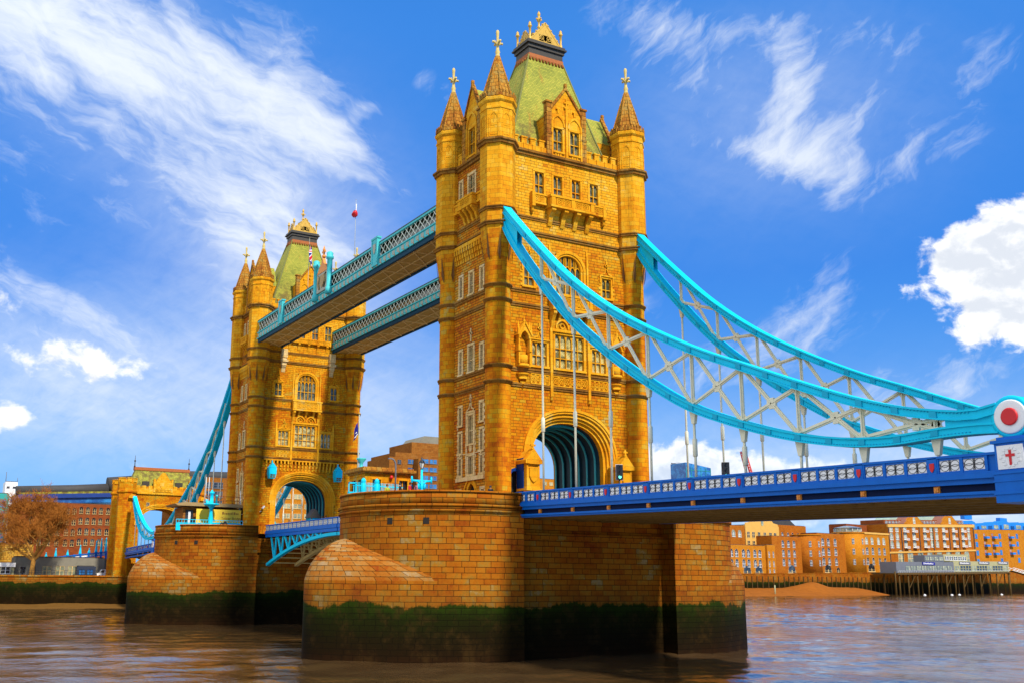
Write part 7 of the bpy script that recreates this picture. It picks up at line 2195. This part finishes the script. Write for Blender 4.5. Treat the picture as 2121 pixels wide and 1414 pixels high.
# ---------------------------------------------------------------- people
def person(label, loc, rz, coat, legs, hair, pose='stand', group='people on the piers', bag=None):
    """one skinned body; coat, trousers and hair over it"""
    p = bpy.data.objects.new('person', None)
    def skin(name, verts, edges, radii, m, parent):
        me = bpy.data.meshes.new(name); me.from_pydata(verts, edges, []); me.update()
        o = bpy.data.objects.new(name, me); link(o, parent)
        o.modifiers.new('skin', 'SKIN'); sk = me.skin_vertices[0].data if me.skin_vertices else None
        if sk is None:
            bm = bmesh.new(); bm.from_mesh(me); bm.verts.layers.skin.verify(); bm.to_mesh(me); bm.free(); sk = me.skin_vertices[0].data
        for i, r in enumerate(radii): sk[i].radius = (r, r) if not isinstance(r, tuple) else r
        sk[0].use_root = True
        o.modifiers.new('sub', 'SUBSURF').levels = 1; o.modifiers['sub'].render_levels = 1
        me.materials.append(m)
        return o
    st = .16 if pose == 'walk' else .03
    el = .22 if pose != 'lean' else .34
    V = [(0, 0, .95), (0, 0, 1.15), (0, .01, 1.36), (0, 0, 1.48), (0, -.02, 1.58), (0, -.03, 1.70),
         (.18, 0, 1.42), (.25, -.02, 1.16), (.24, -el, 1.02), (.22, -el - .09, 1.0), (-.18, 0, 1.42), (-.25, -.02, 1.16), (-.24, -el * .8, 1.0), (-.22, -el * .8 - .09, .98),
         (.10, 0, .90), (.11, -st, .50), (.11, -st * .3 - .02, .08), (.11, -st * .3 - .16, .03), (-.10, 0, .90), (-.11, st * .5, .50), (-.11, st * 1.6, .09), (-.11, st * 1.6 - .14, .03)]
    E = [(0, 1), (1, 2), (2, 3), (3, 4), (4, 5), (2, 6), (6, 7), (7, 8), (8, 9), (2, 10), (10, 11), (11, 12), (12, 13), (0, 14), (14, 15), (15, 16), (16, 17), (0, 18), (18, 19), (19, 20), (20, 21)]
    rad = [(.15, .11), (.14, .11), (.17, .12), .06, .085, .095, .065, .05, .038, .04, .065, .05, .038, .04, .085, .062, .045, .04, .085, .062, .045, .04]
    tag(p, label, 'person', group); link(p); p.location = loc; p.rotation_euler = (0, 0, rz)
    skin('body', V, E, rad, M_['skin'], p)
    ci = [0, 1, 2, 6, 7, 8, 10, 11, 12]
    ce = [(0, 1), (1, 2), (2, 3), (3, 4), (4, 5), (2, 6), (6, 7), (7, 8)]
    skin('coat', [V[i] for i in ci], ce, [(.19, .15), (.17, .14), (.20, .15), .095, .075, .06, .095, .075, .06], coat, p)
    li = [0, 14, 15, 16, 18, 19, 20]
    skin('trousers', [V[i] for i in li], [(0, 1), (1, 2), (2, 3), (0, 4), (4, 5), (5, 6)], [(.155, .12), .105, .08, .065, .105, .08, .065], legs, p)
    h = MB(); h.lathe([(.108, 1.60), (.122, 1.70), (.105, 1.78), (.06, 1.825), (.0, 1.84)], 10, 0, .015); h.build('hair', hair, p)
    fc = MB(); fc.tube([(0, -.10, 1.655), (0, -.135, 1.645)], [.018, .012], 5); fc.build('nose', M_['skin'], p)
    return p
ck = {k: plain(k + '_cloth', c, .85, .2, 3.) for k, c in dict(black=(.015, .015, .018), crimson=(.50, .02, .03), pinkc=(.60, .22, .24), lime=(.36, .42, .03), navyc=(.02, .03, .10), greyc=(.20, .20, .21), denim=(.05, .09, .2), peach=(.62, .36, .24)).items()}
hb_, hd, hl = plain('brown_hair', (.10, .04, .012), .7, .2, 8.), M_['black'], plain('fair_hair', (.50, .28, .06), .7, .2, 8.)
zp = 15.02
person('person in a black coat leaning at the pier parapet beside the bent post', (-20.6, -5.5, zp), 3.7 - PI + .3, ck['black'], ck['denim'], hd, 'lean')
person('person in a red jacket at the parapet between black coat and pink coat', (-19.9, -6.3, zp), .5, ck['crimson'], ck['navyc'], hb_, 'lean')
person('fair-haired person in a pink coat at the parapet next to the red jacket', (-19.4, -6.9, zp), -.3, ck['pinkc'], ck['greyc'], hl)
person('person in a lime green top behind the cyan railing', (-20.9, -3.2, zp), .2, ck['lime'], ck['denim'], hb_)
person('person in dark clothes standing below the front tower door', (-11.5, -7.6, zp), -.4, ck['black'], ck['black'], hd)
zb_ = 14.82
person('person in crimson walking on the bascule near the white van', (-6.9, 47.8, zb_), PI, ck['crimson'], ck['navyc'], hb_, 'walk', 'people on the bascule')
person('person in black by the bascule rail below the blue hut', (-6.9, 53.6, zb_), 0, ck['black'], ck['black'], hd, 'walk', 'people on the bascule')
person('person in peach on the bascule close behind the crimson walker', (-6.7, 49.6, zb_), PI, ck['peach'], ck['denim'], hb_, 'walk', 'people on the bascule')
person('person in navy at the left end of the bascule rail', (-6.9, 63.5, zb_), .3, ck['navyc'], ck['greyc'], hd, 'stand', 'people on the bascule')
person('person in grey at the right end of the bascule beside the pier', (-6.8, 35.6, zb_), -.6, ck['greyc'], ck['black'], hb_, 'stand', 'people on the bascule')
# black heap of covered gear, bascule vehicle and small signals
b = MB(); b.lathe([(.75, 0), (.7, .5), (.45, 1.0), (.15, 1.45), (.0, 1.5)], 9); b.lathe([(.4, .2), (.35, .9), (.1, 1.25), (.0, 1.3)], 8, -.55, .1)
o = b.build('covered_gear', M_['black']); o.location = (-14.2, DY - 7.2, 15.2); tag(o, 'black covered heap before the yellow hoarding', 'gear')
def truck():
    v = thing('delivery_van', 'white van crossing the bascule behind the blue rail', 'van', (-4.6, 44.0, 14.81))
    b = MB(); b.M = Matrix.Rotation(PI / 2, 4, 'Z'); b.prism([(-2.6, .4), (2.6, .4), (2.6, 1.3), (2.1, 1.5), (1.4, 2.5), (-2.6, 2.55)], -1., 1.); b.build('body', M_['white'], v)
    w = MB(); w.M = b.M; w.prism([(1.0, 1.6), (2.0, 1.6), (1.45, 2.35), (1.0, 2.35)], -1.02, 1.02); w.build('cab_window', M_['winD'], v)
    for x in (-1.6, 1.6):
        for y in (-1, 1):
            q = MB(); q.M = b.M; q.tube([(x, y - .12, .4), (x, y + .12, .4)], .4, 12); wh = q.build('wheel', M_['black'], v); q = MB(); q.M = b.M; q.tube([(x, y - .14, .4), (x, y + .14, .4)], .22, 10); q.build('rim', M_['grey'], wh)
truck()
def signal(label, loc, rz, s=1., up=0.):
    p = thing('traffic_light', label, 'traffic light', loc, rz, 'traffic lights on the roadway')
    b = MB(); b.tube([(0, 0, 0), (0, 0, 3.0 * s + up)], .08, 8); b.build('post', M_['black'], p)
    b = MB(Matrix.Translation((0, 0, up))); b.box(-.42 * s, .42 * s, -.02, .02, 1.7 * s, 3.5 * s); b.build('backing_board', M_['white'], p)
    b = MB(Matrix.Translation((0, 0, up))); b.box(-.37 * s, .37 * s, -.22, -.021, 1.75 * s, 3.45 * s); b.build('head', M_['black'], p)
    for k, m in enumerate(('lensG', 'black', 'black')):
        b = MB(Matrix.Translation((0, 0, up))); b.tube([(0, -.2, 2.05 * s + k * .55 * s), (0, -.26, 2.05 * s + k * .55 * s)], .17 * s, 12); b.build('lens', M_[m], p)
        b = MB(Matrix.Translation((0, 0, up))); b.tube([(0, -.22, 2.23 * s + k * .55 * s), (0, -.42, 2.2 * s + k * .55 * s)], .06 * s, 6); b.build('visor', M_['black'], p)
def lens():
    m, T = newmat('green_lens')
    finish(T, (.05, .6, .5), .3, .5, extra={'Emission Color': (.2, 1., .75, 1.), 'Emission Strength': 1.2}); return m
M_['lensG'] = lens()
signal('traffic light with green lit, at the right side of the front arch', (4.55, -7.9, 15.0), -.35, .95, 1.55)
signal('unlit traffic light against the blue glass tower', (-3.5, -32.5, 14.6), -.35, .8)
q = thing('blue_hut', 'small blue gabled hut inside the rear road arch', 'hut', (1.5, DY - 7.0, 14.72)); b = MB(); b.box(-.9, .9, -.9, .9, 0, 3.0); b.build('wall', M_['cyan'], q); b = MB(); b.prism([(-1.2, 3.0), (1.2, 3.0), (0, 4.6)], -1.1, 1.1); b.build('roof', M_['lead'], q)
q = thing('navigation_gauge', 'thin white gauge board hanging from the bascule truss', 'gauge', (-8.1, 38.7, 14.8)); b = MB(); b.box(-.06, .06, -.16, .16, -1.9, 1.6); b.build('board', M_['white'], q)
q = thing('navigation_lights', 'blue frame with two red and white lights under the bascule rail', 'lights', (-8.1, 31.5, 14.8))
b = MB()
for y in (-.6, .6): b.box(-.12, .12, y - .13, y + .13, -.9, 1.9)
b.box(-.1, .1, -.7, .7, .9, 1.1); b.box(-.1, .1, -.9, .9, -1.05, -.88); b.build('frame', M_['blue'], q)
for y in (-.6, .6):
    b = MB(); b.lathe([(.2, -1.3), (.2, -1.06)], 8, 0, y); b.build('lamp', M_['red'], q); b = MB(); b.lathe([(.22, -1.36), (.22, -1.301)], 8, 0, y); b.build('lamp_base', M_['white'], q)
q = thing('floodlight', 'white floodlight on a bracket left of the rear arch', 'floodlight', (-7.4, DY - 6.0, 19.2)); b = MB(); b.tube([(0, .6, -.5), (-.5, -.2, -.6)], .06, 6); b.build('bracket', M_['gullw'], q); b = MB(); b.M = Matrix.Rotation(.7, 4, 'Y'); b.box(-.12, .12, -.22, .22, -.1, .45); b.build('lamp_head', M_['gullw'], q)
